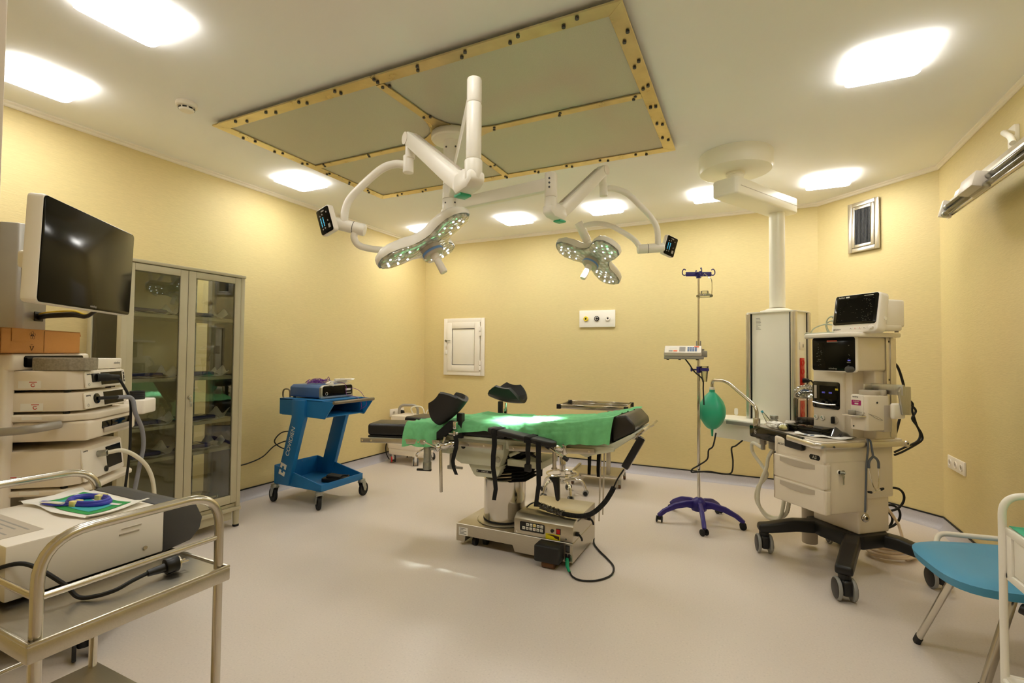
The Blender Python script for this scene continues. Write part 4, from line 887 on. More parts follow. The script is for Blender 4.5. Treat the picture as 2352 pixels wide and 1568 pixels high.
# power cord on the trolley tray
t = thing('mains_lead', 'black power cord with its plug lying on the steel trolley tray', 'power cord', (-1.30, .6, zt + .003))
mb = MB(); mb.tube([(-1.46, .47, .80), (-1.44, .463, .832), (-1.385, .50, .848), (-1.335, .545, .80), (-1.315, .565, .766), (-1.285, .585, .766), (-1.27, .615, .770), (-1.275, .65, .775), (-1.285, .69, .776)], .0045, n=10, res=8); obj('cord', mb, 'black_rubber', t, world=True)
mb = MB(); mb.cyl((-1.283, .685, .776), (-1.278, .72, .777), .0075, .011, n=14); mb.cyl((-1.278, .72, .778), (-1.274, .748, .78), .019, .0195, n=20, bev=.003); pl = obj('plug', mb, 'black_plastic', t, world=True)
mb = MB(); mb.cyl((-1.274, .748, .78), (-1.2735, .751, .78), .016, n=20); mb.cyl((-1.281, .75, .78), (-1.279, .768, .78), .0025, n=8); mb.cyl((-1.266, .75, .78), (-1.264, .768, .78), .0025, n=8); obj('plug_pins', mb, 'steel_tube', pl, world=True)
# ------------------------------------------------------------------ blue cart with generator
t = thing('blue_cart', 'blue sheet metal equipment cart with white lettering standing by the left wall', 'cart', (-3.46, 3.23, 0))
CY0, CY1 = 3.0, 3.46
XZ = lambda y: Mx(((1, 0, 0, 0), (0, 0, -1, y), (0, 1, 0, 0), (0, 0, 0, 1)))   # prism polygon in x,z extruded towards -y
def plate(poly, y0, th=.012): 
    mb = MB(); mb.prism(poly, -th / 2, th / 2, M=XZ(y0), bev=.002, seg=1); return mb
B_ = 'cart_blue'
for y in (CY0, CY1): obj('top_side', plate([(-3.70, .905), (-3.05, .90), (-3.165, .752), (-3.70, .768)], y), B_, t, world=True)
mb = MB(); mb.box(-3.70, -3.19, CY0 - .006, CY1 + .006, .893, .905, .002); mb.box(-3.70, -3.688, CY0, CY1, .768, .9, .002); obj('top_plate', mb, B_, t, world=True)
mb = MB(); mb.box(-3.68, -3.165, CY0, CY1, .762, .77, .002); obj('shelf_floor', mb, B_, t, world=True)
mb = MB(); mb.cyl((-3.063, CY0 - .008, .892), (-3.063, CY1 + .008, .892), .014, n=18, bev=.003); obj('handle_bar', mb, 'brown_tube', t, world=True)
mb = MB(); mb.tube(fillet([(-3.70, CY0 + .10, .885), (-3.79, CY0 + .10, .885), (-3.79, CY0 + .10, .975), (-3.70, CY0 + .10, .975), (-3.70, CY0 + .10, .90)], .04), .007, n=10); obj('cable_hook', mb, 'brown_tube', t, world=True)
for y, nm in ((CY0, 0), (CY1, 1)):
    s_ = -1 if nm == 0 else 1; ya = y + s_ * .012
    mb = MB(); mb.prism([(-3.52, .90), (-3.37, .90), (-3.37, .75), (-3.545, .17), (-3.70, .165), (-3.52, .75)], -.02, .02, M=XZ(ya), bev=.004); lg = obj('slanted_leg', mb, B_, t, world=True)
    if nm == 0:
        d = V((.175, 0, .58)).normalized(); yb = ya - .0205; up = V((-d.z, 0, d.x))
        text('COVIDIEN', .058, V((-3.525, yb, .545)), d, up, 'ink_white', lg, world=True, sx=.98)
        fm = frame((-3.612, yb, .30), d, up); mb = MB()
        mb.prism([(-.052, -.036), (-.012, -.036), (-.012, -.012), (-.03, -.012), (-.03, .012), (-.012, .012), (-.012, .036), (-.052, .036)], 0, .001, M=fm); mb.prism([(.052, .036), (.008, .036), (.008, .012), (.03, .012), (.03, -.012), (.008, -.012), (.008, -.036), (.052, -.036)], 0, .001, M=fm); obj('maker_mark', mb, 'ink_white', lg, world=True)
for y in (CY0 - .005, CY1 + .005): obj('tray_side', plate([(-3.745, .16), (-3.18, .155), (-3.18, .21), (-3.56, .29), (-3.745, .32)], y, .01), B_, t, world=True)
mb = MB(); mb.box(-3.745, -3.18, CY0, CY1, .155, .167, .002); mb.box(-3.75, -3.74, CY0, CY1, .16, .32, .002); mb.box(-3.19, -3.178, CY0 - .01, CY1 + .01, .155, .212, .002); obj('tray', mb, B_, t, world=True)
mb = MB()
for i in range(4): mb.cyl((-3.739, CY0 + .1 + i * .09, .30), (-3.7375, CY0 + .1 + i * .09, .30), .004, n=8)
obj('rivets', mb, 'zinc', t, world=True)
for x, y, a in ((-3.73, 2.99, 75), (-3.20, 2.99, 60), (-3.19, 3.47, 10), (-3.73, 3.47, 60)):
    mt = Tm(x, y, 0) @ Rz(a)
    mb = MB(); mb.M = mt; mb.cyl((0, 0, .135), (0, 0, .158), .032, n=24, bev=.004); mb.box(-.03, .03, -.022, .03, .125, .135, .003)
    for s_ in (-1, 1): mb.prism([(-.012, .052), (.022, .13), (-.03, .13), (-.05, .07), (-.035, .045)], s_ * .021 - .0015, s_ * .021 + .0015, M=Mx(((0, 0, 1, 0), (-1, 0, 0, 0), (0, 1, 0, 0), (0, 0, 0, 1))))
    c = obj('caster', mb, 'zinc', t, world=True)
    mb = MB(); mb.M = mt; mb.lathe([(0, -.012), (.02, -.016), (.03, -.01), (.05, -.013), (.0575, -.013), (.06, -.008), (.06, .008), (.0575, .013), (.05, .013), (.03, .01), (.02, .016), (0, .012)], M=Tm(0, .031, .06) @ Ry(90), n=36); obj('wheel', mb, 'black_rubber', c, world=True)
# generator
t = thing('generator', 'blue and silver electrosurgical generator on top of the blue cart', 'medical device', (-3.47, 3.24, .905))
mb = MB(); mb.prism([(3.075, .915), (3.425, .915), (3.43, .93), (3.43, 1.0), (3.40, 1.022), (3.10, 1.022), (3.07, 1.0), (3.07, .93)], -3.665, -3.30, M=Mx(((0, 0, 1, 0), (1, 0, 0, 0), (0, 1, 0, 0), (0, 0, 0, 1))), bev=.006); obj('casing', mb, 'generator_blue', t, world=True)
mb = MB(); mb.prism([(3.065, .908), (3.435, .908), (3.438, .93), (3.435, 1.005), (3.41, 1.025), (3.09, 1.025), (3.062, 1.005), (3.06, .93)], -3.305, -3.28, M=Mx(((0, 0, 1, 0), (1, 0, 0, 0), (0, 1, 0, 0), (0, 0, 0, 1))), bev=.006); fb = obj('front_bezel', mb, 'aluminium', t, world=True)
fm = frame((-3.2795, 3.25, .972), (0, 1, 0), (0, 0, 1))
mb = MB(); mb.prism(rrect(.345, .088, .02), -.002, .0025, M=fm, bev=.001); obj('front_panel', mb, 'screen_glass', fb, world=True)
mb = MB(); mb.lathe([(.011, .0025), (.014, .004), (.011, .004)], M=fm @ Tm(-.13, -.022, 0), n=20); obj('power_ring', mb, 'ink_white', fb, world=True)
mb = MB(); mb.box(.1, .16, -.03, -.02, .0025, .003, M=fm); mb.box(.09, .15, -.006, .012, .0025, .004, m=1, M=fm); obj('port_label', mb, ['ink_grey', 'white_plastic'], fb, world=True)
for x in (-3.63, -3.32):
    for y in (3.09, 3.4):
        mb = MB(); mb.cyl((x, y, .9055), (x, y, .917), .012, n=12); obj('foot', mb, 'black_rubber', t, world=True)
# tangle of purple leads and white handpieces
t = thing('purple_leads', 'tangle of thin purple leads heaped on top of the blue generator', 'cable', (-3.5, 3.2, 1.026))
random.seed(11)
for k in range(7):
    pts = []; a = random.uniform(0, 6); cx, cy_ = -3.50 + random.uniform(-.05, .05), 3.22 + random.uniform(-.06, .06)
    for i in range(13):
        a += random.uniform(.5, 1.1); r = random.uniform(.02, .085); pts.append((cx + 1.1 * r * math.cos(a), cy_ + r * math.sin(a), 1.029 + random.uniform(0, .038)))
    mb = MB(); mb.tube(pts, .0022, n=6, res=6); obj('lead', mb, 'cord_purple', t, world=True)
mb = MB(); mb.tube([(-3.45, 3.27, 1.03), (-3.44, 3.28, 1.07), (-3.43, 3.285, 1.085), (-3.42, 3.285, 1.07), (-3.415, 3.285, 1.04)], .0022, n=6, res=6); obj('lead', mb, 'cord_purple', t, world=True)
mb = MB(); mb.tube([(-3.40, 3.30, 1.032), (-3.30, 3.33, 1.034), (-3.266, 3.335, 1.0), (-3.262, 3.34, .93), (-3.15, 3.345, .912), (-3.10, 3.35, .86), (-3.12, 3.37, .81), (-3.15, 3.40, .80), (-3.10, 3.42, .85), (-3.16, 3.41, .95), (-3.24, 3.40, .985), (-3.265, 3.395, .98)], .0022, n=6, res=6); obj('lead', mb, 'cord_purple', t, world=True)
def handpiece(x, y, z, rz, lab, tilt=0):
    t = thing('handpiece', lab, 'handpiece', (x, y, z), rz, 'white handpieces on the generator')
    mb = MB(); mb.M = Ry(tilt); mb.prism([(-.085, -.012), (-.02, -.016), (.06, -.014), (.085, -.006), (.085, .006), (.06, .014), (-.02, .016), (-.085, .012)], 0, .02, bev=.005); obj('grip', mb, 'white_plastic', t)
    mb = MB(); mb.M = Ry(tilt); mb.box(-.03, .01, -.006, .006, .0195, .0225, .001); obj('button', mb, 'grey_plastic', t)
    mb = MB(); mb.M = Ry(tilt); mb.cyl((.085, 0, .01), (.11, 0, .01), .004, .003, n=10); obj('nose', mb, 'steel_tube', t)
handpiece(-3.36, 3.33, 1.03, 60, 'rear white handpiece lying across the purple leads on the generator'); handpiece(-3.325, 3.36, 1.052, 75, 'topmost white handpiece stacked at the front right of the generator')
t = thing('handpiece', 'small white handpiece drooping over the front edge of the blue generator', 'handpiece', (-3.285, 3.16, 1.03), 0, 'white handpieces on the generator')
mb = MB(); mb.prism([(-.03, 0), (0, .012), (.028, .004), (.03, -.03), (.0, -.022), (-.03, -.012)], -.012, .012, M=Mx(((.3, 0, 1, 0), (1, 0, 0, 0), (0, 1, 0, .01), (0, 0, 0, 1))), bev=.004); obj('grip', mb, 'white_plastic', t)
mb = MB(); mb.box(.004, .014, -.006, .006, .014, .02, .002); obj('button', mb, 'grey_plastic', t)
# pedal in the cart tray
t = thing('foot_pedal', 'black foot pedal with bundled cable lying in the tray of the blue cart', 'foot pedal', (-3.32, 3.27, .167), 20)
mb = MB(); mb.prism(rrect(.20, .13, .03), 0, .035, bev=.008); obj('pedal_base', mb, 'black_plastic', t)
mb = MB(); mb.prism([(-.06, .035), (.06, .035), (.06, .05), (-.055, .062)], -.045, .045, M=XZ(0), bev=.006); obj('treadle', mb, 'black_rubber', t)
mb = MB(); mb.tube([(.09 + .035 * math.cos(a), .0 + .06 * math.sin(a), .042 + .004 * math.sin(3 * a)) for a in [rad(q) for q in range(0, 720, 20)]], .006, n=8); obj('cable_bundle', mb, 'black_rubber', t)
cable('mains_lead', 'black power cord looping along the left wall behind the blue cart', [(-3.71, 3.30, .82), (-3.80, 3.30, .70), (-3.83, 3.29, .60), (-3.79, 3.27, .56), (-3.74, 3.25, .55), (-3.81, 3.22, .575), (-3.90, 3.18, .56), (-3.95, 3.15, .48), (-3.90, 3.20, .415), (-3.82, 3.25, .41), (-3.80, 3.26, .46), (-3.86, 3.22, .485), (-3.95, 3.15, .44), (-3.97, 3.05, .36), (-3.98, 2.92, .325), (-3.985, 2.80, .32), (-3.99, 2.60, .33)], .0055, 'black_rubber', 'power cord', res=8)

# ------------------------------------------------------------------ suction unit
t = thing('suction_unit', 'cream wheeled suction unit in the far left corner behind the operating table', 'suction unit', (-3.69, 4.86, 0))
mb = MB(); mb.prism(rrect(.45, .40, .05, cx=-3.70, cy=4.87), .165, .25, bev=.022, seg=3); mb.prism(rrect(.43, .38, .05, cx=-3.70, cy=4.87), .10, .17, bev=.012); obj('base_tray', mb, 'cream_plastic', t, world=True)
mb = MB(); mb.prism(rrect(.27, .32, .03, cx=-3.77, cy=4.87), .24, .56, bev=.012); obj('pump_housing', mb, 'cream_plastic', t, world=True)
mb = MB(); mb.tube(fillet([(-3.90, 4.88, .50), (-3.90, 4.88, .668), (-3.68, 4.96, .668), (-3.68, 4.96, .50)], .07), .017, n=14); obj('push_handle', mb, 'grey_metal_paint', t, world=True)
for y in (4.76, 4.93):
    mb = MB(); mb.lathe([(.05, .25), (.056, .26), (.056, .44), (.05, .46)], (-3.56, y, 0), 24); j = obj('jar', mb, 'clear_plastic', t, world=True)
    mb = MB(); mb.lathe([(0, .50), (.03, .495), (.058, .48), (.058, .455), (0, .455)], (-3.56, y, 0), 24); obj('jar_lid', mb, 'white_plastic', j, world=True)
mb = MB(); mb.tube([(-3.56, 4.74, .49), (-3.52, 4.70, .47), (-3.53, 4.67, .38), (-3.6, 4.66, .37), (-3.66, 4.68, .35)], .008, n=8, res=6); mb.tube([(-3.70, 4.9, .56), (-3.72, 4.88, .63), (-3.68, 4.9, .66), (-3.60, 4.95, .64), (-3.56, 4.95, .50)], .008, n=8, res=6); mb.tube([(-3.60, 4.98, .50), (-3.58, 5.02, .6), (-3.5, 5.05, .66), (-3.42, 5.05, .64), (-3.40, 5.05, .55)], .008, n=8, res=6); obj('suction_tube', mb, 'hose_clear', t, world=True)
for x, y, a, mf in ((-3.85, 4.71, 50, 'red_plastic'), (-3.50, 4.69, 40, 'white_plastic'), (-3.52, 5.04, 60, 'white_plastic'), (-3.86, 5.04, 40, 'white_plastic')): 
    mt_ = RM[t.name]
    twin_caster(t, x + 3.69, y - 4.86, a, .044, .062, .11, mw='dark_grey_plastic', mh='white_plastic', mf='white_plastic' if mf == 'white_plastic' else 'warm_grey_plastic', off=0)
mb = MB(); mb.cyl((-3.828, 4.67, .046), (-3.836, 4.662, .046), .034, n=20); obj('brake_pedal', mb, 'red_plastic', t, world=True)
mb = MB(); mb.tube([(-3.90, 4.72, .23), (-3.96, 4.73, .22), (-3.985, 4.74, .15), (-3.975, 4.75, .07), (-3.93, 4.76, .015), (-3.88, 4.8, .01)], .006, n=8, res=7); obj('power_lead', mb, 'black_rubber', t, world=True)
t = thing('power_plug', 'black plug pushed into the double wall socket beside the suction unit', 'plug', (-4.0, 5.05, .563))
mb = MB(); mb.cyl((-4.005, 5.05, .563), (-3.965, 5.05, .563), .024, .018, n=20, bev=.004); obj('plug_body', mb, 'black_rubber', t, world=True)
mb = MB(); mb.tube([(-3.97, 5.05, .563), (-3.955, 5.05, .55), (-3.955, 5.05, .5), (-3.97, 5.05, .3)], .005, n=8, res=5); obj('cord', mb, 'black_rubber', t, world=True)

# ------------------------------------------------------------------ instrument table behind the operating table
t = thing('instrument_table', 'steel overbed instrument table with black tray corners near the back wall', 'instrument table', (-1.40, 4.96, 0), 6)
mb = MB(); mb.box(-.245, .245, -.19, .19, .105, .125, .003); mb.box(.225, .25, -.20, .24, .095, .135, .004); mb.box(-.25, -.225, -.20, .24, .095, .135, .004); obj('base_frame', mb, 'steel_brushed', t)
for x in (-.235, .235):
    for y in (-.17, .21):
        mb = MB(); mb.cyl((x, y, .07), (x, y, .1), .011, n=12); mb.box(x - .013, x + .013, y - .012, y + .028, .035, .08, .004); c = obj('caster', mb, 'zinc', t)
        mb = MB(); mb.cyl((x - .011, y + .018, .032), (x + .011, y + .018, .032), .032, n=24, bev=.004); mb.cyl((x - .013, y + .018, .032), (x + .013, y + .018, .032), .016, n=16, m=1); obj('wheel', mb, ['tread_brown', 'wheel_grey'], c)
mb = MB(); mb.box(.1, .14, -.14, -.10, .12, .46, .004); mb.box(.107, .133, -.133, -.107, .46, .78, .003); obj('lift_column', mb, 'steel_brushed', t)
mb = MB(); mb.box(-.33, .33, -.40, .10, .788, .797, .002)
for b in ((-.33, .33, -.40, -.385), (-.33, .33, .085, .10), (-.33, -.315, -.40, .10), (.315, .33, -.40, .10)): mb.box(*b, .78, .822, .003)
obj('tray', mb, 'steel_mirror', t)
for x in (-.322, .322):
    for y in (-.392, .092):
        mb = MB(); mb.box(x - .02, x + .02, y - .018, y + .018, .778, .824, .004); obj('corner_block', mb, 'black_plastic', t)
# ------------------------------------------------------------------ chrome stool
t = thing('wheeled_stool', 'chrome five star stool with foot ring standing behind the operating table', 'stool', (-1.57, 4.35, 0))
for k in range(5):
    a = rad(72 * k + 22); c_, s_ = math.cos(a), math.sin(a)
    mb = MB(); mb.tube(fillet([(0, 0, .135), (.10 * c_, .10 * s_, .15), (.185 * c_, .185 * s_, .14), (.215 * c_, .215 * s_, .05)], .06), .013, n=12); obj('base_leg', mb, 'chrome', t)
    twin_caster(t, .215 * c_, .215 * s_, 72 * k + 100, .026, .05, .06, mw='wheel_grey', mh='black_plastic', mf='black_plastic', off=0)
mb = MB(); mb.tube([(.145 * math.cos(rad(q)), .145 * math.sin(rad(q)), .20) for q in range(0, 360, 10)], .0095, n=10, closed=True)
for k in range(3): mb.cyl((.02 * math.cos(rad(120 * k)), .02 * math.sin(rad(120 * k)), .195), (.145 * math.cos(rad(120 * k)), .145 * math.sin(rad(120 * k)), .2), .007, n=8)
obj('foot_ring', mb, 'chrome', t)
mb = MB(); mb.cyl((0, 0, .11), (0, 0, .36), .030, n=24, bev=.004); mb.cyl((0, 0, .36), (0, 0, .375), .034, n=24, bev=.004); mb.cyl((0, 0, .37), (0, 0, .50), .015, n=16); obj('gas_column', mb, 'chrome', t)
mb = MB(); mb.lathe([(0, .50), (.10, .50), (.17, .515), (.178, .53), (.17, .555), (.12, .565), (0, .567)], n=36); obj('seat', mb, 'vinyl_black', t)

# ------------------------------------------------------------------ infusion stand
IX, IY = -.364, 4.163
t = thing('infusion_stand', 'chrome infusion stand on a purple five star base beside the green breathing bag', 'infusion stand', (IX, IY, 0))
def arm5(k):
    a = rad(72 * k - 82 + 3.5); c_, s_ = math.cos(a), math.sin(a)
    mt = Mx(((c_, 0, s_, 0), (s_, 0, -c_, 0), (0, 1, 0, 0), (0, 0, 0, 1)))
    mb = MB(); mb.prism([(.03, .10), (.03, .165), (.10, .165), (.2, .145), (.29, .10), (.335, .062), (.325, .045), (.30, .05), (.26, .078), (.18, .105), (.10, .115)], -.015, .015, M=mt, bev=.007); obj('base_arm', mb, 'stand_purple', t)
    twin_caster(t, .318 * c_, .318 * s_, math.degrees(a) + 90 + (40, 10, 75, 20, 60)[k], .025, .048, .06, off=0)
for k in range(5): arm5(k)
mb = MB(); mb.lathe([(0, .09), (.055, .09), (.06, .10), (.06, .15), (.045, .175), (.02, .19), (0, .19)], n=10); obj('base_hub', mb, 'stand_purple', t)
mb = MB(); mb.cyl((0, 0, .18), (0, 0, 1.32), .0125, n=18); mb.cyl((0, 0, 1.30), (0, 0, 1.94), .0095, n=16); obj('pole', mb, 'chrome', t)
mb = MB(); mb.cyl((0, 0, 1.925), (0, 0, 1.96), .017, n=16)
for k, L_ in ((0, .1), (90, .05), (180, .1), (270, .05)): mb.M = Rz(k + 22); mb.box(.0, L_, -.006, .006, 1.94, 1.975, .003)
mb.M = Mx(); hk = obj('hook_head', mb, 'stand_purple', t)
for k, L_ in ((0, .1), (90, .05), (180, .1), (270, .05)):
    mb = MB(); mb.M = Rz(k + 22); mb.tube([(L_ - .006, 0, 1.955), (L_ + .012, 0, 1.948), (L_ + .026, 0, 1.96), (L_ + .026, 0, 1.982), (L_ + .014, 0, 1.997), (L_, 0, 1.99)], .0042, n=8, res=6); obj('hook', mb, 'stand_purple', hk)
# holder with clear cup on the pole
mb = MB(); mb.lathe([(.03, 1.185), (.034, 1.19), (.034, 1.205), (.03, 1.21)], (.045, -.02, 0), 28); mb.cyl((0, 0, 1.17), (0, 0, 1.22), .017, n=14); mb.cyl((-.015, 0, 1.195), (-.05, -.01, 1.195), .006, n=10); mb.cyl((-.045, -.009, 1.195), (-.06, -.012, 1.195), .016, n=12, bev=.004); obj('cup_holder', mb, 'stand_purple', t)
t2 = thing('drip_cup', 'clear tapered cup in the purple ring of the infusion stand', 'cup', (IX + .045, IY - .02, 1.10))
mb = MB(); mb.lathe([(0, 0), (.018, .002), (.03, .12), (.033, .124), (.029, .122), (.017, .005), (0, .004)], n=28); obj('cup_wall', mb, 'clear_plastic', t2)
# glass holder hanging from a hook
t = thing('bottle_hanger', 'clear round bottle hanger on a wire hung from the infusion stand hook', 'bottle hanger', (IX + .055, IY, 1.79))
mb = MB(); mb.tube([(IX + .045, IY - .01, 1.958), (IX + .08, IY - .01, 1.92), (IX + .098, IY, 1.90), (IX + .098, IY, 1.77)], .003, n=8, res=4); mb.tube([(IX + .045, IY - .01, 1.958), (IX + .015, IY + .03, 1.93)], .003, n=8); obj('wire', mb, 'chrome', t, world=True)
mb = MB(); mb.lathe([(.058, -.018), (.06, -.01), (.058, 0), (.03, .012), (.028, .03), (.0, .034)], (IX + .045, IY, 1.79), 30); mb.lathe([(.0575, -.018), (.0625, -.014), (.0625, -.004), (.0575, .0)], (IX + .045, IY, 1.79), 30); obj('hanger_dish', mb, 'clear_plastic', t, world=True)
# infusion pump
t = thing('infusion_pump', 'grey white infusion pump with slanted keypad clamped to the infusion stand', 'infusion pump', (IX - .09, IY - .02, 1.30), 4)
YZ = Mx(((0, 0, 1, 0), (1, 0, 0, 0), (0, 1, 0, 0), (0, 0, 0, 1)))
mb = MB(); mb.prism([(-.10, -.0), (-.10, .022), (-.015, .085), (.035, .085), (.035, 0)], -.165, .115, M=YZ, bev=.006); cs = obj('pump_body', mb, 'warm_grey_plastic', t)
mb = MB(); mb.box(-.165, .13, -.10, .04, -.022, .0, .006); mb.box(.10, .155, -.06, .03, -.005, .045, .006); obj('pump_base', mb, 'grey_plastic', t)
fm = frame((-.025, -.0595, .0545), (1, 0, 0), (0, .085, .063)) @ Tm(0, 0, .0)
mb = MB(); mb.prism(rrect(.27, .092, .008), -.001, .0025, M=fm); obj('keypad_face', mb, 'white_plastic', t)
mb = MB(); mb.box(-.1, -.045, .012, .03, .0025, .0035, M=fm); obj('pump_display', mb, 'paper', t)
mb = MB()
for i in range(4):
    for j in range(3): mb.box(.035 + i * .018, .05 + i * .018, -.028 + j * .02, -.013 + j * .02, .0025, .004, M=fm)
obj('key_block', mb, 'generator_blue', t)['kind'] = 'stuff'
mb = MB(); mb.box(-.07, -.04, -.03, -.016, .0025, .004, M=fm); mb.box(.085, .12, .025, .04, .0025, .004, M=fm); obj('orange_key', mb, 'orange_plastic', t)
mb = MB(); mb.box(-.105, -.075, -.03, -.016, .0025, .004, M=fm); mb.box(-.025, .02, -.03, .03, .0025, .003, M=fm); obj('grey_key', mb, 'ink_grey', t)
mb = MB(); mb.cyl((.12, .02, .045), (.12, .02, .06), .013, n=14); mb.cyl((.09, .05, .03), (.09, .05, .125), .02, n=18, bev=.006); mb.box(.06, .12, .02, .06, .0, .06, .006); obj('pole_clamp', mb, 'grey_plastic', t)
mb = MB()
for x in (-.14, -.05, .08): mb.cyl((x, -.03, -.03), (x, -.03, -.02), .01, n=10)
obj('rubber_feet', mb, 'black_rubber', t)
mb = MB(); mb.tube([(-.01, .0, -.02), (.02, -.005, -.06), (.06, -.01, -.12), (.12, -.02, -.18), (.125, -.02, -.26), (.13, -.02, -.38)], .0055, n=8, res=7); obj('pump_lead', mb, 'black_rubber', t)
cable('mains_lead', 'black power cord hanging in loops behind the green bag and infusion pole', [(-.24, 4.20, .70), (-.26, 4.17, .60), (-.29, 4.14, .57), (-.30, 4.14, .50), (-.36, 4.12, .45), (-.405, 4.10, .42), (-.41, 4.10, .395), (-.36, 4.115, .40), (-.28, 4.14, .405), (-.18, 4.2, .385), (-.13, 4.24, .395), (-.12, 4.25, .48), (-.13, 4.25, .58), (-.10, 4.27, .60), (-.05, 4.32, .64)], .006, 'black_rubber', 'power cord')
# ------------------------------------------------------------------ operating table
t = thing('operating_table', 'operating table with black pads on a steel column and box base in the room centre', 'operating table', (-1.5, 3.12, 0))
YZ = Mx(((0, 0, 1, 0), (1, 0, 0, 0), (0, 1, 0, 0), (0, 0, 0, 1)))
mb = MB(); mb.prism([(-1.812, .03), (-1.745, .03), (-1.74, .07), (-1.385, .07), (-1.37, .03), (-.975, .03), (-.975, .148), (-1.812, .148)], -3.37, -2.895, M=XZ(0), bev=.003, seg=1); bs = obj('base_box', mb, 'steel_brushed', t, world=True)
mb = MB(); mb.box(-1.79, -1.72, 2.8942, 2.8948, .072, .125); pl = obj('data_plate', mb, 'paper', bs, world=True)
mb = MB()
for i, w_ in enumerate((.05, .03, .055, .04, .055)): mb.box(-1.785, -1.785 + w_, 2.8938, 2.8943, .116 - i * .009, .119 - i * .009)
obj('plate_print', mb, 'ink', pl, world=True)
for x, y in ((-1.69, 2.95), (-1.63, 2.99), (-1.69, 3.32), (-1.1, 3.32), (-1.1, 3.0)):
    mb = MB(); mb.cyl((x - .014, y, .03), (x + .014, y, .03), .03, n=20, bev=.004); obj('floor_wheel', mb, 'black_rubber', t, world=True)
mb = MB(); mb.lathe([(.0, .149), (.185, .149), (.19, .153), (.185, .157), (.147, .158)], (-1.555, 3.12, 0), 48); obj('column_flange', mb, 'steel_brushed', t, world=True)
mb = MB(); mb.lathe([(.146, .158), (.146, .44), (.140, .446), (.134, .44), (.132, .36), (.0, .36)], (-1.555, 3.12, 0), 56); obj('column', mb, 'steel_mirror', t, world=True)
mb = MB(); mb.lathe([(.1485, .158), (.1485, .168), (.146, .168)], (-1.555, 3.12, 0), 48); obj('column_seal', mb, 'black_rubber', t, world=True)
mb = MB(); mb.box(-1.655, -1.455, 3.02, 3.22, .36, .50, .006, M=None); obj('inner_column', mb, 'steel_brushed', t, world=True)
prof = []
for i in range(9): prof += [(.125, i * .016), (.098, i * .016 + .008)]
mb = MB(); mb.lathe([(0, 0)] + prof + [(0, .144)], n=4, M=Tm(-1.46, 3.12, .438) @ Ry(-10) @ Rz(45) @ Mx.Scale(1.35, 4)); obj('bellows', mb, 'black_rubber', t, world=True, shade=False)
# control box with keypad
mb = MB(); mb.prism([(2.897, .15), (3.37, .15), (3.37, .275), (2.935, .275), (2.897, .247)], -1.375, -.975, M=YZ, bev=.003, seg=1); cb = obj('control_box', mb, 'steel_brushed', t, world=True)
fm = frame((-1.247, 2.8965, .205), (1, 0, 0), (0, 0, 1))
mb = MB(); mb.prism(rrect(.17, .058, .008), 0, .002, M=fm); kp = obj('keypad', mb, 'black_gloss', cb, world=True)
for r_ in range(2):
    for c_ in range(6):
        if r_ == 0 and c_ == 0: continue
        mb = MB(); x = -.058 + c_ * .0245 + (.002 if r_ == 0 else 0); z = .0145 - r_ * .024; mb.box(x - .0095, x + .0095, z - .009, z + .009, .002, .0035, .001, M=fm); mb.box(x - .005, x + .005, z - .002, z + .001, .0035, .0039, m=1, M=fm); obj('key', mb, [('lemon_cap' if (r_, c_) == (0, 3) else 'ink_white'), 'ink_red' if (r_, c_) in ((1, 3), (0, 3)) else 'ink'], kp, world=True)
mb = MB(); mb.box(-1.085, -1.055, 2.8935, 2.897, .19, .225, .001); mb.box(-1.081, -1.059, 2.8915, 2.894, .194, .221, .001, m=1); obj('rocker_switch', mb, ['black_plastic', 'red_plastic'], cb, world=True)
mb = MB(); mb.cyl((-1.11, 2.89, .207), (-1.11, 2.897, .207), .011, n=16); obj('button', mb, 'black_plastic', cb, world=True)
mb = MB(); mb.box(-1.155, -1.06, 2.8955, 2.8968, .152, .186); st = obj('warning_sticker', mb, 'yellow_sticker', cb, world=True)
mb = MB(); mb.prism([(-.04, .008), (-.01, .013), (.044, .008), (.044, -.014), (.02, -.008), (.0, .004)], 0, .0005, M=frame((-1.108, 2.8954, .17), (1, 0, 0), (0, 0, 1))); obj('smudge', mb, 'ink_brown', st, world=True)
mb = MB(); mb.cyl((-1.355, 2.8945, .165), (-1.355, 2.897, .165), .006, n=12); mb.cyl((-1.02, 2.8945, .17), (-1.02, 2.897, .17), .006, n=12); obj('screws', mb, 'chrome', cb, world=True)
for y, z in ((2.955, .19), (3.2, .215)):
    mb = MB(); mb.box(-.976, -.955, y - .012, y + .012, z - .01, z + .012, .003); mb.tube([(-.96, y, z), (-.945, y - .01, z - .005), (-.935, y - .01, z - .02), (-.935, y - .005, z - .032)], .0065, n=8, res=4); obj('lock_lever', mb, 'black_plastic', cb, world=True)
text('CAKCILA', .018, (-.9745, 3.02, .258), (0, 1, 0), (0, 0, 1), 'ink', cb, world=True)
mb = MB(); mb.box(-1.195, -1.03, 2.80, 2.895, .04, .142, .012, 3); obj('motor_cover', mb, 'pad_black', t, world=True)
mb = MB(); mb.cyl((-1.15, 2.84, .028), (-1.07, 2.84, .028), .028, n=22, bev=.005); obj('guide_wheel', mb, 'tread_brown', t, world=True)
mb = MB(); mb.box(-1.022, -.995, 2.893, 2.8965, .09, .135, .001); mb.box(-1.017, -1.0, 2.892, 2.8935, .098, .128, m=1); mb.cyl((-1.018, 2.889, .075), (-1.018, 2.897, .075), .008, n=12); mb.cyl((-.998, 2.889, .075), (-.998, 2.897, .075), .008, n=12); mb.box(-1.025, -.99, 2.885, 2.897, .04, .066, .003); obj('power_inlet', mb, ['black_plastic', 'dark_grey_plastic'], t, world=True)
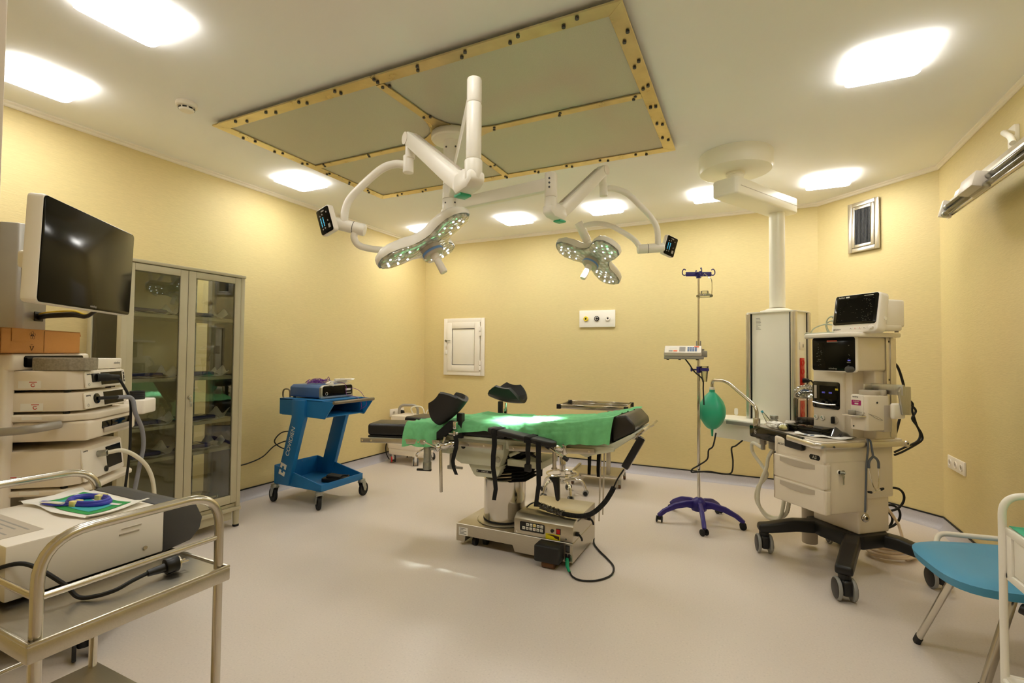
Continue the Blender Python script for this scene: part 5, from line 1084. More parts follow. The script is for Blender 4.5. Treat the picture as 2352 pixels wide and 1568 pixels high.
# body under the top
mb = MB(); mb.prism([(-1.88, .735), (-1.46, .735), (-1.475, .62), (-1.505, .552), (-1.80, .545), (-1.845, .565), (-1.855, .60), (-1.88, .61)], -3.30, -2.93, M=XZ(0), bev=.006); ub = obj('upper_cover', mb, 'table_enamel', t, world=True)
mb = MB(); mb.prism([(-1.762, .55), (-1.49, .555), (-1.525, .485), (-1.545, .468), (-1.695, .462), (-1.715, .475)], -3.27, -2.955, M=XZ(0), bev=.006); lb = obj('lower_cover', mb, 'table_enamel', t, world=True)
mb = MB(); mb.box(-1.69, -1.575, 2.9515, 2.9555, .495, .512, .001); npl = obj('name_plate', mb, 'black_plastic', lb, world=True)
text('CAKCILA', .0125, (-1.625, 2.9510, .5035), (1, 0, 0), (0, 0, 1), 'ink_white', npl, world=True)
mb = MB(); mb.lathe([(.003, 0), (.0045, .0004), (.003, .0008)], M=frame((-1.681, 2.9514, .5035), (1, 0, 0), (0, 0, 1)), n=16); obj('name_mark', mb, 'ink_white', npl, world=True)
mb = MB(); mb.cyl((-1.783, 2.926, .665), (-1.783, 2.935, .665), .017, n=20); obj('cover_plug', mb, 'black_rubber', ub, world=True)
mb = MB(); mb.cyl((-1.515, 2.925, .60), (-1.515, 2.935, .60), .02, n=20, bev=.002); obj('pivot_disc', mb, 'zinc', ub, world=True)
mb = MB(); mb.box(-1.95, -1.87, 2.90, 3.36, .61, .735, .006); mb.cyl((-1.945, 2.895, .625), (-1.945, 2.902, .625), .006, n=10, m=1); obj('leg_joint_block', mb, ['table_enamel', 'ink'], t, world=True)
mb = MB(); mb.box(-1.90, -1.875, 2.935, 2.96, .50, .61, .003); mb.box(-1.915, -1.86, 2.93, 2.965, .495, .52, .003); mb.cyl((-1.88, 2.945, .508), (-1.80, 2.945, .51), .009, n=12); obj('tilt_strut', mb, 'grey_plastic', t, world=True)
mb = MB(); mb.box(-1.47, -1.22, 2.98, 3.28, .555, .60, .004); mb.cyl((-1.46, 3.0, .62), (-1.30, 3.0, .70), .012, n=12); mb.cyl((-1.46, 3.2, .62), (-1.28, 3.2, .71), .012, n=12); obj('back_lift_frame', mb, 'table_enamel', t, world=True)
mb = MB(); mb.tube([(-1.42, 2.97, .68), (-1.36, 2.97, .66), (-1.28, 2.98, .64), (-1.235, 3.0, .60), (-1.25, 3.05, .5)], .008, n=8, res=6); obj('wire_loom', mb, 'black_rubber', t, world=True)
# frames and side rails (front and rear)
mb = MB(); mb.box(-1.92, -1.43, 2.885, 3.385, .725, .745, .004); obj('seat_frame', mb, 'table_enamel', t, world=True)
def slope(x): return .735 + max(0, x + 1.43) * .03
mb = MB(); mb.prism([(-1.43, .72), (-.86, .722), (-.72, .745), (-.60, .83), (-.61, .85), (-.74, .778), (-1.43, .748)], -3.385, -2.885, M=XZ(0), bev=.004); obj('back_frame', mb, 'table_enamel', t, world=True)
mb = MB(); mb.prism([(-1.43, .685), (-.93, .70), (-.89, .685), (-.84, .705), (-.72, .735), (-.72, .76), (-1.43, .745)], -2.90, -2.878, M=XZ(0), bev=.004); obj('side_plate', mb, 'table_enamel', t, world=True); mb = MB(); mb.prism([(-1.43, .685), (-.92, .70), (-.72, .735), (-.72, .76), (-1.43, .745)], -3.392, -3.37, M=XZ(0), bev=.004); obj('side_plate', mb, 'table_enamel', t, world=True)
for y in (2.862, 3.408):
    for nm, pts in (('seat', ((-1.835, .695), (-1.445, .697))), ('back', ((-1.40, .698), (-.83, .728)))):
        (xa, za), (xb, zb2) = pts
        mb = MB(); mb.prism([(xa, za - .0165), (xb, zb2 - .0165), (xb, zb2 + .0165), (xa, za + .0165)], -.006, .006, M=XZ(y), bev=.002); rl = obj('side_rail', mb, 'steel_brushed', t, world=True)
        mb = MB()
        for f in (.06, .35, .65, .94):
            x = xa + (xb - xa) * f; z = za + (zb2 - za) * f; mb.cyl((x, y - .009, z), (x, y + .02, z), .0075, n=12)
        obj('rail_bolts', mb, 'chrome', rl, world=True)
# pads
mb = MB(); mb.box(-1.93, -1.44, 2.88, 3.39, .745, .832, .022, 4); obj('seat_pad', mb, 'vinyl_black', t, world=True)
mb = MB(); mb.prism([(-1.435, .748), (-.74, .778), (-.745, .915), (-1.0, .865), (-1.43, .832)], -3.39, -2.88, M=XZ(0), bev=.018, seg=3); obj('back_pad', mb, 'vinyl_black', t, world=True)
mb = MB(); mb.prism([(-.735, .785), (-.60, .862), (-.605, .90), (-.655, .952), (-.70, .945), (-.745, .925)], -3.36, -2.90, M=XZ(0), bev=.014, seg=3); obj('head_pad', mb, 'seat_vinyl_brown', t, world=True)
mb = MB(); mb.cyl((-.66, 2.93, .80), (-.57, 2.93, .85), .009, n=12); mb.cyl((-.66, 3.33, .80), (-.57, 3.33, .85), .009, n=12); mb.prism([(-.60, .82), (-.545, .87), (-.555, .88), (-.61, .83)], -3.36, -2.90, M=XZ(0), bev=.002); mb.box(-.625, -.595, 2.915, 2.945, .81, .84, .003); obj('head_clamp', mb, 'steel_tube', t, world=True)
# leg sections: the near one swung out towards the camera
for nm, piv, ang, y0, y1 in (('near', (-1.90, 2.875), 18.5, 0, .235), ('far', (-1.90, 3.14), 0, 0, .25)):
    lm = Tm(*piv, 0) @ Rz(ang)
    mb = MB(); mb.M = lm; mb.box(-.565, -.01, .0, y1, .722, .806, .022, 4); pd = obj('leg_pad', mb, 'vinyl_black', t, world=True)
    mb = MB(); mb.M = lm; mb.box(-.56, -.01, .004, y1 - .004, .708, .722, .003); obj('pad_board', mb, 'black_plastic', pd, world=True)
    mb = MB(); mb.M = lm; mb.box(-.55, .03, .0, y1, .692, .708, .003); mb.box(-.12, .02, .0, .06, .645, .70, .006); obj('leg_plate', mb, 'table_enamel', t, world=True)
    mb = MB(); mb.M = lm; mb.box(-.60, -.03, -.03, -.018, .676, .709, .002); rl = obj('side_rail', mb, 'steel_brushed', t, world=True)
    mb = MB(); mb.M = lm
    for x in (-.585, -.52, -.18, -.06): mb.cyl((x, -.033, .692), (x, 0, .692), .007, n=12)
    obj('rail_bolts', mb, 'chrome', rl, world=True)
mb = MB(); mb.cyl((-2.02, 2.84, .55), (-2.02, 2.84, .70), .026, n=20, bev=.003); mb.cyl((-2.02, 2.84, .50), (-2.02, 2.84, .552), .03, n=20, bev=.004); mb.cyl((-2.02, 2.84, .645), (-1.90, 2.90, .645), .014, n=12); obj('leg_socket', mb, 'zinc', t, world=True)
mb = MB(); mb.prism([(-.075, -.01), (.03, -.012), (.03, .012), (-.075, .008)], .488, .503, M=Tm(-2.02, 2.84, 0) @ Rz(15), bev=.003); obj('release_grip', mb, 'black_plastic', t, world=True)
mb = MB(); mb.tube([(-2.04, 2.83, .64), (-2.07, 2.815, .62), (-2.09, 2.81, .60), (-2.085, 2.81, .585)], .007, n=8, res=4); obj('release_hook', mb, 'chrome', t, world=True)
# leg supports
def gutter(name, c, ax, half, wid, hgt, m='pad_black', up=(0, 0, 1), flare=.25, lift=(1, 1)):
    ax = V(ax).normalized(); u = V(up); u = (u - ax * u.dot(ax)).normalized(); s_ = ax.cross(u); c = V(c)
    def f(u_, v_):
        a = (u_ - .5) * 2; b = (v_ - .5) * 2
        hh = lift[0] if b < 0 else lift[1]
        L_ = half * (1 - .6 * abs(b) ** 3.2)
        p = c + ax * (a * L_ ) + s_ * (wid * math.sin(b * 1.35) / .976 * (1 + flare * abs(a) ** 2 * .3)) + u * (hgt * hh * (1 - math.cos(b * 1.75)) / 1.18 + .018 * a * a * (1 if abs(b) < .5 else .3))
        return p
    mb = MB(); mb.surf(f, 22, 30, thick=.026); return obj(name, mb, m, t, world=True, ang=70)
g = gutter('leg_support', (-1.80, 2.84, .885), (.72, -.02, .60), .135, .10, .12, lift=(1.1, 1.25))
mb = MB(); mb.box(-1.80, -1.755, 2.86, 2.90, .73, .90, .006); obj('support_post', mb, 'pad_black', g, world=True)
mb = MB(); mb.prism([(-1.935, .72), (-1.89, .72), (-1.80, .80), (-1.79, .85), (-1.83, .85), (-1.935, .765)], -2.85, -2.82, M=XZ(0), bev=.004); obj('support_strap', mb, 'black_strap', g, world=True)
mb = MB(); mb.box(-1.79, -1.765, 2.80, 2.83, .80, .85, .004); mb.cyl((-1.83, 2.82, .765), (-1.765, 2.82, .765), .006, n=10); mb.box(-1.787, -1.772, 2.80, 2.84, .755, .79, .003); mb.sph((-1.765, 2.815, .772), .01); obj('support_clamp', mb, 'chrome', g, world=True)
mb = MB(); mb.cyl((-1.875, 2.80, .37), (-1.885, 2.80, .66), .011, n=16, bev=.003); mb.cyl((-1.885, 2.80, .65), (-1.86, 2.815, .74), .009, n=12); obj('support_rod', mb, 'steel_tube', t, world=True)
mb = MB(); mb.cyl((-1.90, 2.79, .678), (-1.82, 2.84, .69), .021, n=18, bev=.004); mb.cyl((-1.905, 2.775, .665), (-1.89, 2.80, .675), .026, n=18, bev=.006); mb.cyl((-1.905, 2.78, .672), (-1.985, 2.755, .705), .006, n=10); mb.sph((-1.985, 2.755, .705), .009); mb.cyl((-1.84, 2.835, .69), (-1.795, 2.86, .695), .026, n=18, bev=.004); obj('rail_clamp', mb, 'chrome', t, world=True)
g2 = gutter('leg_support', (-1.735, 3.50, .925), (1, -.08, -.12), .155, .095, .115, lift=(1.15, 1.0))
mb = MB(); mb.box(-1.80, -1.765, 3.47, 3.50, .70, .93, .005); obj('support_post', mb, 'pad_black', g2, world=True)
mb = MB(); mb.cyl((-1.735, 3.48, .70), (-1.73, 3.48, .92), .009, n=12); mb.cyl((-1.735, 3.48, .83), (-1.733, 3.48, .875), .016, n=14); mb.box(-1.80, -1.70, 3.40, 3.50, .68, .71, .004); obj('support_rod', mb, 'chrome', g2, world=True)
# arm board and straps at the near edge
mb = MB(); P0, P1 = V((-1.50, 2.79, .838)), V((-1.035, 2.765, .782)); d = P1 - P0
mt = frame(tuple(P0), d, (0, 1, 0)); L_ = d.length
mb.prism([(0.02, -.05), (.0, -.03), (0, .04), (.02, .06), (L_ - .06, .06), (L_ - .01, .03), (L_, -.01), (L_ - .02, -.04), (L_ - .06, -.05)], -.032, 0, M=mt, bev=.01, seg=3); ab = obj('arm_board', mb, 'pad_black', t, world=True)
def strap(pts, w_=.018, th=.0035, m='black_strap', name='strap', par=None):
    mb = MB(); mb.tube(pts, 1, n=8, res=6, flat=(w_, th)); return obj(name, mb, m, par or t, world=True, ang=60)
for f in (.13, .63):
    c = P0 + d * f; a = V((.02, 0, -.0025))
    mb = MB(); mb.box(-.02, .02, -.054, .064, -.036, .004, .003, M=frame(tuple(c), d, (0, 1, 0))); obj('board_band', mb, 'black_strap', ab, world=True)
def hang(x, y, z0, z1, wob, w_=.017):
    pts = [(x + wob * math.sin(i * 1.1 + x * 7) * i / 6, y + .006 * math.sin(i * 1.7), z0 + (z1 - z0) * i / 6) for i in range(7)]
    mb = MB()
    def f(u, v):
        k = u * 6; i = min(5, int(k)); q = k - i; p = V(pts[i]).lerp(V(pts[i + 1]), q); return p + V(((v - .5) * 2 * w_ * (1 - .25 * u), (v - .5) * .004, 0))
    mb.surf(f, 24, 2, thick=.003); return obj('hanging_strap', mb, 'black_strap', t, world=True, ang=60)
hang(-1.44, 2.735, .80, .395, .014); hang(-1.20, 2.715, .79, .62, .004, .016); hang(-1.135, 2.72, .78, .40, .012, .016)
hang(-1.77, 2.805, .76, .50, .03, .016); hang(-.995, 3.30, .69, .48, .004, .014); hang(-.945, 3.35, .69, .46, .006, .014)
mb = MB(); mb.box(-1.222, -1.18, 2.705, 2.73, .60, .645, .006); obj('strap_buckle', mb, 'black_plastic', t, world=True)
mb = MB(); mb.prism([(-1.17, .51), (-1.10, .52), (-1.095, .38), (-1.105, .365), (-1.12, .375), (-1.14, .48)], -3.0, -2.975, M=XZ(0), bev=.004); obj('lever_latch', mb, 'black_plastic', t, world=True)
mb = MB(); mb.sph((-.965, 3.33, .665), .026, (1, 1, .6), 16); mb.box(-.985, -.945, 3.31, 3.36, .67, .70, .003); obj('strap_knob', mb, 'black_plastic', t, world=True)
# clamp with T handle and rod under the arm board
mb = MB(); mb.cyl((-1.063, 2.80, .615), (-1.063, 2.80, .78), .0125, n=16); mb.cyl((-1.063, 2.80, .613), (-1.063, 2.80, .62), .018, n=16); obj('board_rod', mb, 'steel_tube', t, world=True)
mb = MB(); mb.cyl((-1.063, 2.80, .745), (-1.03, 2.84, .735), .019, n=16, bev=.003); mb.box(-1.03, -1.005, 2.845, 2.875, .695, .76, .003); mb.cyl((-1.085, 2.775, .742), (-.99, 2.755, .70), .006, n=10); obj('board_clamp', mb, 'chrome', t, world=True)
for a, b in (((-1.115, 2.78, .755), (-1.085, 2.775, .742)), ((-.99, 2.755, .70), (-.96, 2.75, .686))):
    mb = MB(); mb.cyl(a, b, .013, n=14, bev=.003); obj('clamp_grip', mb, 'black_plastic', t, world=True)
for x in (-.935, -.955):
    mb = MB(); mb.cyl((x, 3.41 + (x + .95) * 1.2, .14 + (x + .955) * 2.0), (x + .012, 3.41 + (x + .95) * 1.2, .72), .0055, n=10); obj('support_bar', mb, 'steel_tube', t, world=True)

# ------------------------------------------------------------------ green drape
def top_z(x):
    pts = [(-2.25, .812), (-2.0, .812), (-1.92, .825), (-1.85, .84), (-1.43, .84), (-1.0, .874), (-.745, .925), (-.70, .94)]
    for (a, za), (b, zb_) in zip(pts, pts[1:]):
        if x <= b: return za + (zb_ - za) * max(0, (x - a) / (b - a))
    return pts[-1][1]
def drape(u, v):
    x0 = -2.17; x1 = -.712 - .03 * v + .055 * (1 - v)
    x = x0 + (x1 - x0) * u
    yf = 2.868 if x > -1.9 else 2.868 - (-1.9 - x) * .32
    yb = 3.405
    drop = .10 + .05 * max(0, (x + 1.2) / .5) + (.05 if x < -1.95 else 0) - .055 * math.exp(-((x + 1.52) / .16) ** 2) - .03 * math.exp(-((x + 1.75) / .12) ** 2)
    tot = (yb - yf) + drop; s_ = v * tot
    nz = NZ.noise(V((x * 5, s_ * 7, .3))) * .6 + NZ.noise(V((x * 11, s_ * 15, 1.7))) * .4
    rid = abs(NZ.noise(V((x * 4 + s_ * 3, s_ * 9 - x * 2, 4.1)))); cre = .010 * max(0, 1 - rid * 7)
    z = top_z(x) + .006 + .008 * abs(nz) + cre
    R_ = .028
    if s_ < (yb - yf) - R_: return (x, yb - s_, z)
    q = s_ - ((yb - yf) - R_); a = min(q / R_, 1.45)
    fold = .014 * math.sin(x * 34 + 2 * nz) * min(1, max(0, (q - R_) / .06))
    if q <= R_ * 1.45: return (x, yf + R_ - R_ * math.sin(a), z - R_ * (1 - math.cos(a)))
    r_ = q - R_ * 1.45
    return (x + .01 * nz * min(1, r_ * 12), yf + R_ - R_ * math.sin(1.45) - r_ * .12 - abs(fold) - .004, z - R_ * (1 - math.cos(1.45)) - r_ * .99)
mb = MB(); mb.surf(drape, 150, 74, thick=.0014); o = obj('surgical_drape', mb, 'drape_green', loc=(-1.45, 3.1, .85), ang=80)
tag(o, 'creased green surgical drape spread over the operating table', 'drape')

# ------------------------------------------------------------------ hand control with coiled cord
t = thing('hand_control', 'black hand control with coiled cord hung at the head end of the operating table', 'hand control', (-.60, 2.86, .74))
A_, B2 = V((-.555, 2.87, .835)), V((-.655, 2.87, .650)); dd = (B2 - A_).normalized()
mt = frame(tuple(A_), dd, (0, -1, 0)); mb = MB(); mb.box(0, (B2 - A_).length, -.016, .016, -.021, .021, .006, M=mt); obj('hand_grip', mb, 'black_plastic', t, world=True)
mb = MB(); mb.box(.01, .2, -.0165, .006, -.0235, -.020, .001, M=mt); mb.box(0.0, .015, -.012, .012, -.02, .02, .003, M=mt); obj('edge_strip', mb, 'steel_tube', t, world=True)
cor = smooth([V(p) for p in [(-.660, 2.87, .64), (-.70, 2.875, .575), (-.735, 2.89, .50), (-.79, 2.92, .415), (-.87, 2.95, .335), (-.95, 2.97, .30), (-1.05, 2.975, .295), (-1.15, 3.0, .30), (-1.25, 3.04, .305), (-1.30, 3.07, .31), (-1.335, 3.06, .295), (-1.345, 3.03, .282)]], 12)
# resample evenly
L_ = [0]
for a, b in zip(cor, cor[1:]): L_.append(L_[-1] + (b - a).length)
def at(s_):
    for i in range(len(L_) - 1):
        if L_[i + 1] >= s_: return cor[i].lerp(cor[i + 1], (s_ - L_[i]) / max(1e-9, L_[i + 1] - L_[i])), (cor[i + 1] - cor[i]).normalized()
    return cor[-1], (cor[-1] - cor[-2]).normalized()
s0, s1 = .13, L_[-1] - .09
mb = MB(); mb.tube([at(q * .13 / 6)[0] for q in range(7)], .0045, n=8); mb.tube([at(s1 + q * (L_[-1] - s1) / 5)[0] for q in range(6)], .0045, n=8); obj('plain_cord', mb, 'black_rubber', t, world=True)
pts = []; n_ = 14 * 78
for i in range(n_ + 1):
    s_ = s0 + (s1 - s0) * i / n_; p, tg = at(s_); u = tg.cross(V((0, 1, .2))).normalized(); w_ = tg.cross(u); a = 2 * PI * i / 14
    pts.append(p + (u * math.cos(a) + w_ * math.sin(a)) * .0115)
mb = MB(); mb.tube(pts, .0042, n=6); obj('coiled_cord', mb, 'black_rubber', t, world=True)
mb = MB()
def crk(u, v):
    s_ = s1 - .24 + u * .20; p, tg = at(s_); uu = tg.cross(V((0, 1, .2))).normalized(); w_ = tg.cross(uu); a = 2 * PI * v
    r_ = .019 + .006 * NZ.noise(V((u * 14, math.cos(a) * 2, math.sin(a) * 2)))
    return p + (uu * math.cos(a) + w_ * math.sin(a)) * r_
mb.surf(crk, 40, 16); obj('clear_sleeve', mb, 'clear_bag', t, world=True, ang=20)
t = thing('mains_lead', 'black mains cord with green taped plug end curling on the floor by the table base', 'power cord', (-1.0, 2.85, .05))
mb = MB(); mb.tube([(-1.0, 2.866, .055), (-.995, 2.85, .03), (-.97, 2.82, .012), (-.93, 2.77, .008), (-.87, 2.755, .007), (-.79, 2.80, .007), (-.74, 2.90, .007), (-.755, 3.02, .007), (-.82, 3.12, .007), (-.90, 3.22, .007), (-.965, 3.32, .008), (-.99, 3.40, .02)], .0055, n=10, res=9); obj('cord', mb, 'black_rubber', t, world=True)
mb = MB(); mb.cyl((-1.006, 2.878, .058), (-1.0, 2.862, .05), .011, n=14); mb.tube([(-1.0, 2.866, .054), (-.996, 2.853, .034), (-.982, 2.833, .018), (-.966, 2.815, .012)], [.012, .011, .009, .007], n=12, res=3); obj('taped_end', mb, 'tape_green', t, world=True)
# ------------------------------------------------------------------ anesthesia machine
AO = (.504, 3.653, 0); AM = Tm(*AO) @ Rz(-49)
def aw(p): return tuple(AM @ V(p))
t = thing('anesthesia_machine', 'cream anesthesia machine with drawers and screens on a black wheeled base', 'anesthesia machine', AO, -49)
AT = t; CP = 'cream_plastic'
mb = MB(); mb.prism([(-.24, -.02), (-.10, -.06), (.06, -.06), (.15, .0), (.15, .2), (.05, .27), (-.16, .27), (-.24, .2)], .165, .248, bev=.012); obj('base_plate', mb, 'black_plastic', t)
for x, y, bx, by in ((-.324, -.276, -.16, -.0), (.319, -.342, .07, .02), (.345, .305, .06, .16), (-.331, .325, -.16, .16)):
    d = V((x - bx, y - by, 0)); L_ = d.length; d.normalize(); mt = frame((bx, by, 0), d, (0, 0, 1))
    mb = MB(); mb.prism([(-.03, .165), (-.03, .248), (L_ * .45, .238), (L_ - .03, .20), (L_ + .035, .19), (L_ + .04, .15), (L_ + .02, .138), (L_ - .04, .14), (L_ * .4, .165)], -.042, .042, M=mt, bev=.014, seg=3); obj('base_leg', mb, 'black_plastic', t)
    a = math.degrees(math.atan2(d.y, d.x)) + 90
    mt = Tm(x, y, 0) @ Rz(49 + 12)
    mb = MB(); mb.M = mt; mb.cyl((0, 0, .10), (0, 0, .15), .03, n=22, bev=.004); mb.box(-.024, .024, -.05, .035, .035, .118, .014, 3); c = obj('caster', mb, 'black_plastic', t)
    for s_ in (-1, 1):
        mb = MB(); mb.M = mt; mb.cyl((s_ * .026, 0, .0605), (s_ * .045, 0, .0605), .0605, n=36, bev=.006); mb.cyl((s_ * .0445, 0, .0605), (s_ * .0475, 0, .0605), .053, n=32, bev=.0015, m=1); obj('wheel', mb, ['wheel_grey', 'black_plastic'], c)
mb = MB(); mb.box(-.20, .12, .0, .24, .245, .80, .012, 3); mb.box(-.20, .135, .02, .255, .46, .80, .01); obj('pedestal', mb, CP, t)
mb = MB(); mb.cyl((-.322, .1, .03), (-.322, .1, .44), .048, n=28, bev=.006); obj('gas_scavenger', mb, 'warm_grey_plastic', t)
mb = MB(); mb.prism(rrect(.375, .33, .025, cx=-.035, cy=-.12), .388, .79, bev=.016, seg=3); obj('drawer_cabinet', mb, CP, t)
mb = MB(); mb.box(-.224, .155, -.286, .03, .685, .792, .012, 3); hb = obj('upper_block', mb, CP, t)
text('ACGO', .018, (-.165, -.2868, .748), (1, 0, 0), (0, 0, 1), 'ink', hb)
mb = MB(); mb.prism(rrect(.075, .03, .015, cx=.085, cy=.712), .2862, .2872, M=Rx(90) @ Mx.Scale(1, 4)); bg = obj('badge', mb, 'black_plastic', hb); text('A3', .026, (.085, -.288, .712), (1, 0, 0), (0, 0, 1), 'ink_white', bg)
for z0, z1 in ((.537, .68), (.392, .532)):
    mb = MB(); mb.prism(rrect(.384, .05, .012, cx=-.033, cy=-.267), z0, z1, bev=.008, seg=3); dr = obj('drawer', mb, CP, t)
    mb = MB(); mb.surf(lambda u, v: (-.17 + .26 * u, -.2935 - .004 * math.sin(PI * u), (z1 - .038 + .026 * v) - .022 * math.sin(PI * u) * (1 - v) * .55), 16, 3, thick=.002); obj('drawer_handle', mb, 'warm_grey_plastic', dr)
mb = MB(); mb.box(.1445, .1495, -.245, -.242, .537, .68); mb.box(.1445, .149, -.245, .03, .6805, .6835); obj('drawer_seam', mb, 'grey_plastic', t)
mb = MB(); mb.cyl((.147, -.185, .635), (.158, -.185, .635), .014, n=20, bev=.002); mb.cyl((.158, -.185, .635), (.160, -.185, .635), .01, n=18, m=1); lk = obj('lock', mb, ['white_plastic', 'ink'], t)
mb = MB(); mb.cyl((.16, -.185, .635), (.175, -.165, .633), .008, n=10); mb.cyl((.165, -.168, .632), (.167, -.168, .632), .016, n=16); mb.prism([(-.008, 0), (.008, 0), (.004, -.02), (.003, -.05), (-.003, -.05), (-.004, -.02)], 0, .002, M=frame((.166, -.165, .615), (0, 1, 0), (0, 0, 1))); obj('keys', mb, 'zinc', lk)
# worktop
wt = [(-.535, -.175), (-.52, -.205), (-.15, -.275), (.12, -.325), (.155, -.305), (.165, -.26), (.165, .29), (.14, .31), (-.22, .31), (-.535, .05)]
mb = MB(); mb.prism(wt, .785, .812, bev=.006); wk = obj('worktop', mb, CP, t)
mb = MB(); mb.prism([(-.515, -.18), (.11, -.30), (.145, -.26), (.15, .02), (-.2, .02), (-.5, .02)], .811, .8165, bev=.002); obj('desk_mat', mb, 'warm_grey_plastic', wk)
d = V((.57, -.108, 0)).normalized()
mb = MB(); mb.prism(rrect(.565, .082, .018, cx=.283), -.012, .012, M=frame((-.527, -.200, .778), d, (0, 0, 1)), bev=.004); fs = obj('fascia', mb, 'black_gloss', t)
fm = frame((-.527, -.200, .778), d, (0, 0, 1))
mb = MB(); mb.lathe([(.0115, .0121), (.014, .0128), (.0115, .0128)], M=fm @ Tm(.075, 0, 0), n=22); lg = obj('maker_ring', mb, 'ink_white', fs); text('RJ', .013, tuple(fm @ V((.075, 0, .0128))), d, (0, 0, 1), 'ink_white', lg)
mb = MB(); mb.tube([(-.10, -.302, .80), (.11, -.345, .795), (.155, -.335, .793), (.172, -.30, .792), (.176, -.1, .79), (.176, .30, .786)], 1, n=10, res=5, flat=(.007, .017)); mb.cyl((.17, .30, .786), (.19, .30, .786), .018, n=18, bev=.003); rl = obj('side_rail', mb, 'aluminium_light', t)
mb = MB()
for y in (-.25, .30): mb.cyl((.182, y, .788), (.192 if y > 0 else .185, y, .788), .006, n=10)
obj('rail_screws', mb, 'dark_grey_plastic', rl)
# tower body, display, shelf
mb = MB(); mb.box(-.195, .03, .0, .26, .81, 1.24, .012, 3); mb.box(.0, .075, .015, .26, .81, 1.24, .006); mb.box(.03, .15, .10, .26, .81, 1.40, .01, 3); obj('tower_body', mb, CP, t)
mb = MB(); mb.box(-.12, .165, -.075, .17, 1.222, 1.425, .014, 3); du = obj('display_unit', mb, CP, t)
fm = frame((.027, -.078, 1.322), (1, 0, 0), (0, 0, 1))
mb = MB(); mb.prism(rrect(.305, .218, .02), -.02, .0, M=fm, bev=.005); obj('display_bezel', mb, 'white_plastic', du)
mb = MB(); mb.prism(rrect(.292, .204, .014), -.002, .003, M=fm, bev=.001); sc = obj('display_screen', mb, 'screen_glass', du)
text('mindray', .016, tuple(fm @ V((.0, -.088, .0034))), (1, 0, 0), (0, 0, 1), 'ink_grey', sc, sx=1.1)
mb = MB(); mb.box(-.04, .03, .078, .084, .003, .0036, M=fm); obj('alarm_bar', mb, 'screen_red', sc)
mb = MB(); mb.box(-.04, .035, .071, .077, .003, .0036, M=fm); mb.box(.095, .12, -.052, -.047, .003, .0036, M=fm); obj('status_bar', mb, 'screen_text', sc)
mb = MB(); mb.box(.10, .118, -.04, -.034, .003, .0036, M=fm); obj('blue_field', mb, 'screen_blue', sc)
mb = MB(); random.seed(4)
for i in range(34):
    x, y = random.choice((-.11, -.1, -.085, .1, .112)) + random.uniform(-.006, .006), random.uniform(-.075, .07); mb.box(x, x + random.uniform(.003, .009), y, y + .0022, .003, .0035, M=fm)
obj('readouts', mb, 'screen_text', sc)['kind'] = 'stuff'
mb = MB(); mb.cyl((.155, -.082, 1.232), (.155, -.118, 1.232), .0185, n=26, bev=.003); obj('control_knob', mb, 'dark_grey_plastic', du)
mb = MB(); mb.prism([(-.135, -.125), (.06, -.145), (.19, -.13), (.215, -.09), (.215, .22), (.19, .25), (-.24, .25), (-.24, -.02)], 1.424, 1.45, bev=.007, seg=3); obj('top_shelf', mb, 'white_plastic', t)
mb = MB(); mb.box(.10, .165, .165, .215, .86, 1.424, .004); mb.box(.165, .17, .165, .18, .86, 1.424, .001); mb.box(.165, .17, .20, .215, .86, 1.424, .001); mb.box(.06, .155, .215, .265, .82, 1.424, .006); rc = obj('rail_column', mb, 'aluminium_light', t)
mb = MB()
for z in (1.40, 1.17): mb.cyl((.164, .19, z), (.1675, .19, z), .006, n=12)
obj('rail_screws', mb, 'dark_grey_plastic', rc)
# flow panel
fm = frame((-.094, -.001, 1.06), (1, 0, 0), (0, 0, 1))
mb = MB(); mb.prism(rrect(.196, .172, .014), -.002, .004, M=fm, bev=.0015); fp = obj('flow_panel', mb, 'black_gloss', t)
mb = MB(); mb.box(-.083, -.063, -.025, .06, .004, .008, .002, M=fm); obj('flow_tube', mb, 'warm_grey_plastic', fp)
mb = MB(); mb.box(-.045, .08, -.025, .06, .0035, .0045, M=fm); fd = obj('flow_display', mb, 'screen_glass', fp)
for x in (-.015, .035): text('000', .015, tuple(fm @ V((x, .016, .0048))), (1, 0, 0), (0, 0, 1), 'screen_blue', fd)
mb = MB(); mb.box(.07, .09, .035, .047, .004, .006, .001, M=fm); obj('yellow_tab', mb, 'yellow_plastic', fp)
mb = MB(); mb.tube([fm @ V(p) for p in ((-.085, -.05, .018), (-.03, -.056, .024), (.03, -.058, .024), (.085, -.054, .018))], .0045, n=10, res=4); obj('guard_bar', mb, 'aluminium_light', fp)
for x in (-.028, .022):
    mb = MB(); mb.cyl((x, -.05, .004), (x, -.05, .022), .013, n=22, M=fm, bev=.002); obj('flow_knob', mb, 'black_plastic', fp)
for x in (-.17, -.122):
    mb = MB(); mb.cyl((x, -.004, .911), (x, .002, .911), .018, n=26, bev=.002); mb.cyl((x, -.0048, .911), (x, -.0038, .911), .015, n=24, m=1)
    mb.prism([(-.011, 0), (-.004, .011), (.0, .003)], 0, .0006, M=frame((x, -.0048, .911), (1, 0, 0), (0, 0, 1)), m=2); mb.prism([(-.001, -.003), (.006, -.01), (.003, .002)], 0, .0008, M=frame((x, -.0048, .911), (1, 0, 0), (0, 0, 1)), m=3); obj('pressure_gauge', mb, ['aluminium_light', 'paper', 'tape_green', 'ink'], t)
mb = MB(); mb.cyl((-.034, -.006, .908), (-.034, .002, .908), .027, n=28, bev=.003); mb.box(-.041, -.027, -.028, -.004, .886, .93, .005, m=1); obj('system_switch', mb, ['warm_grey_plastic', 'black_plastic'], t)
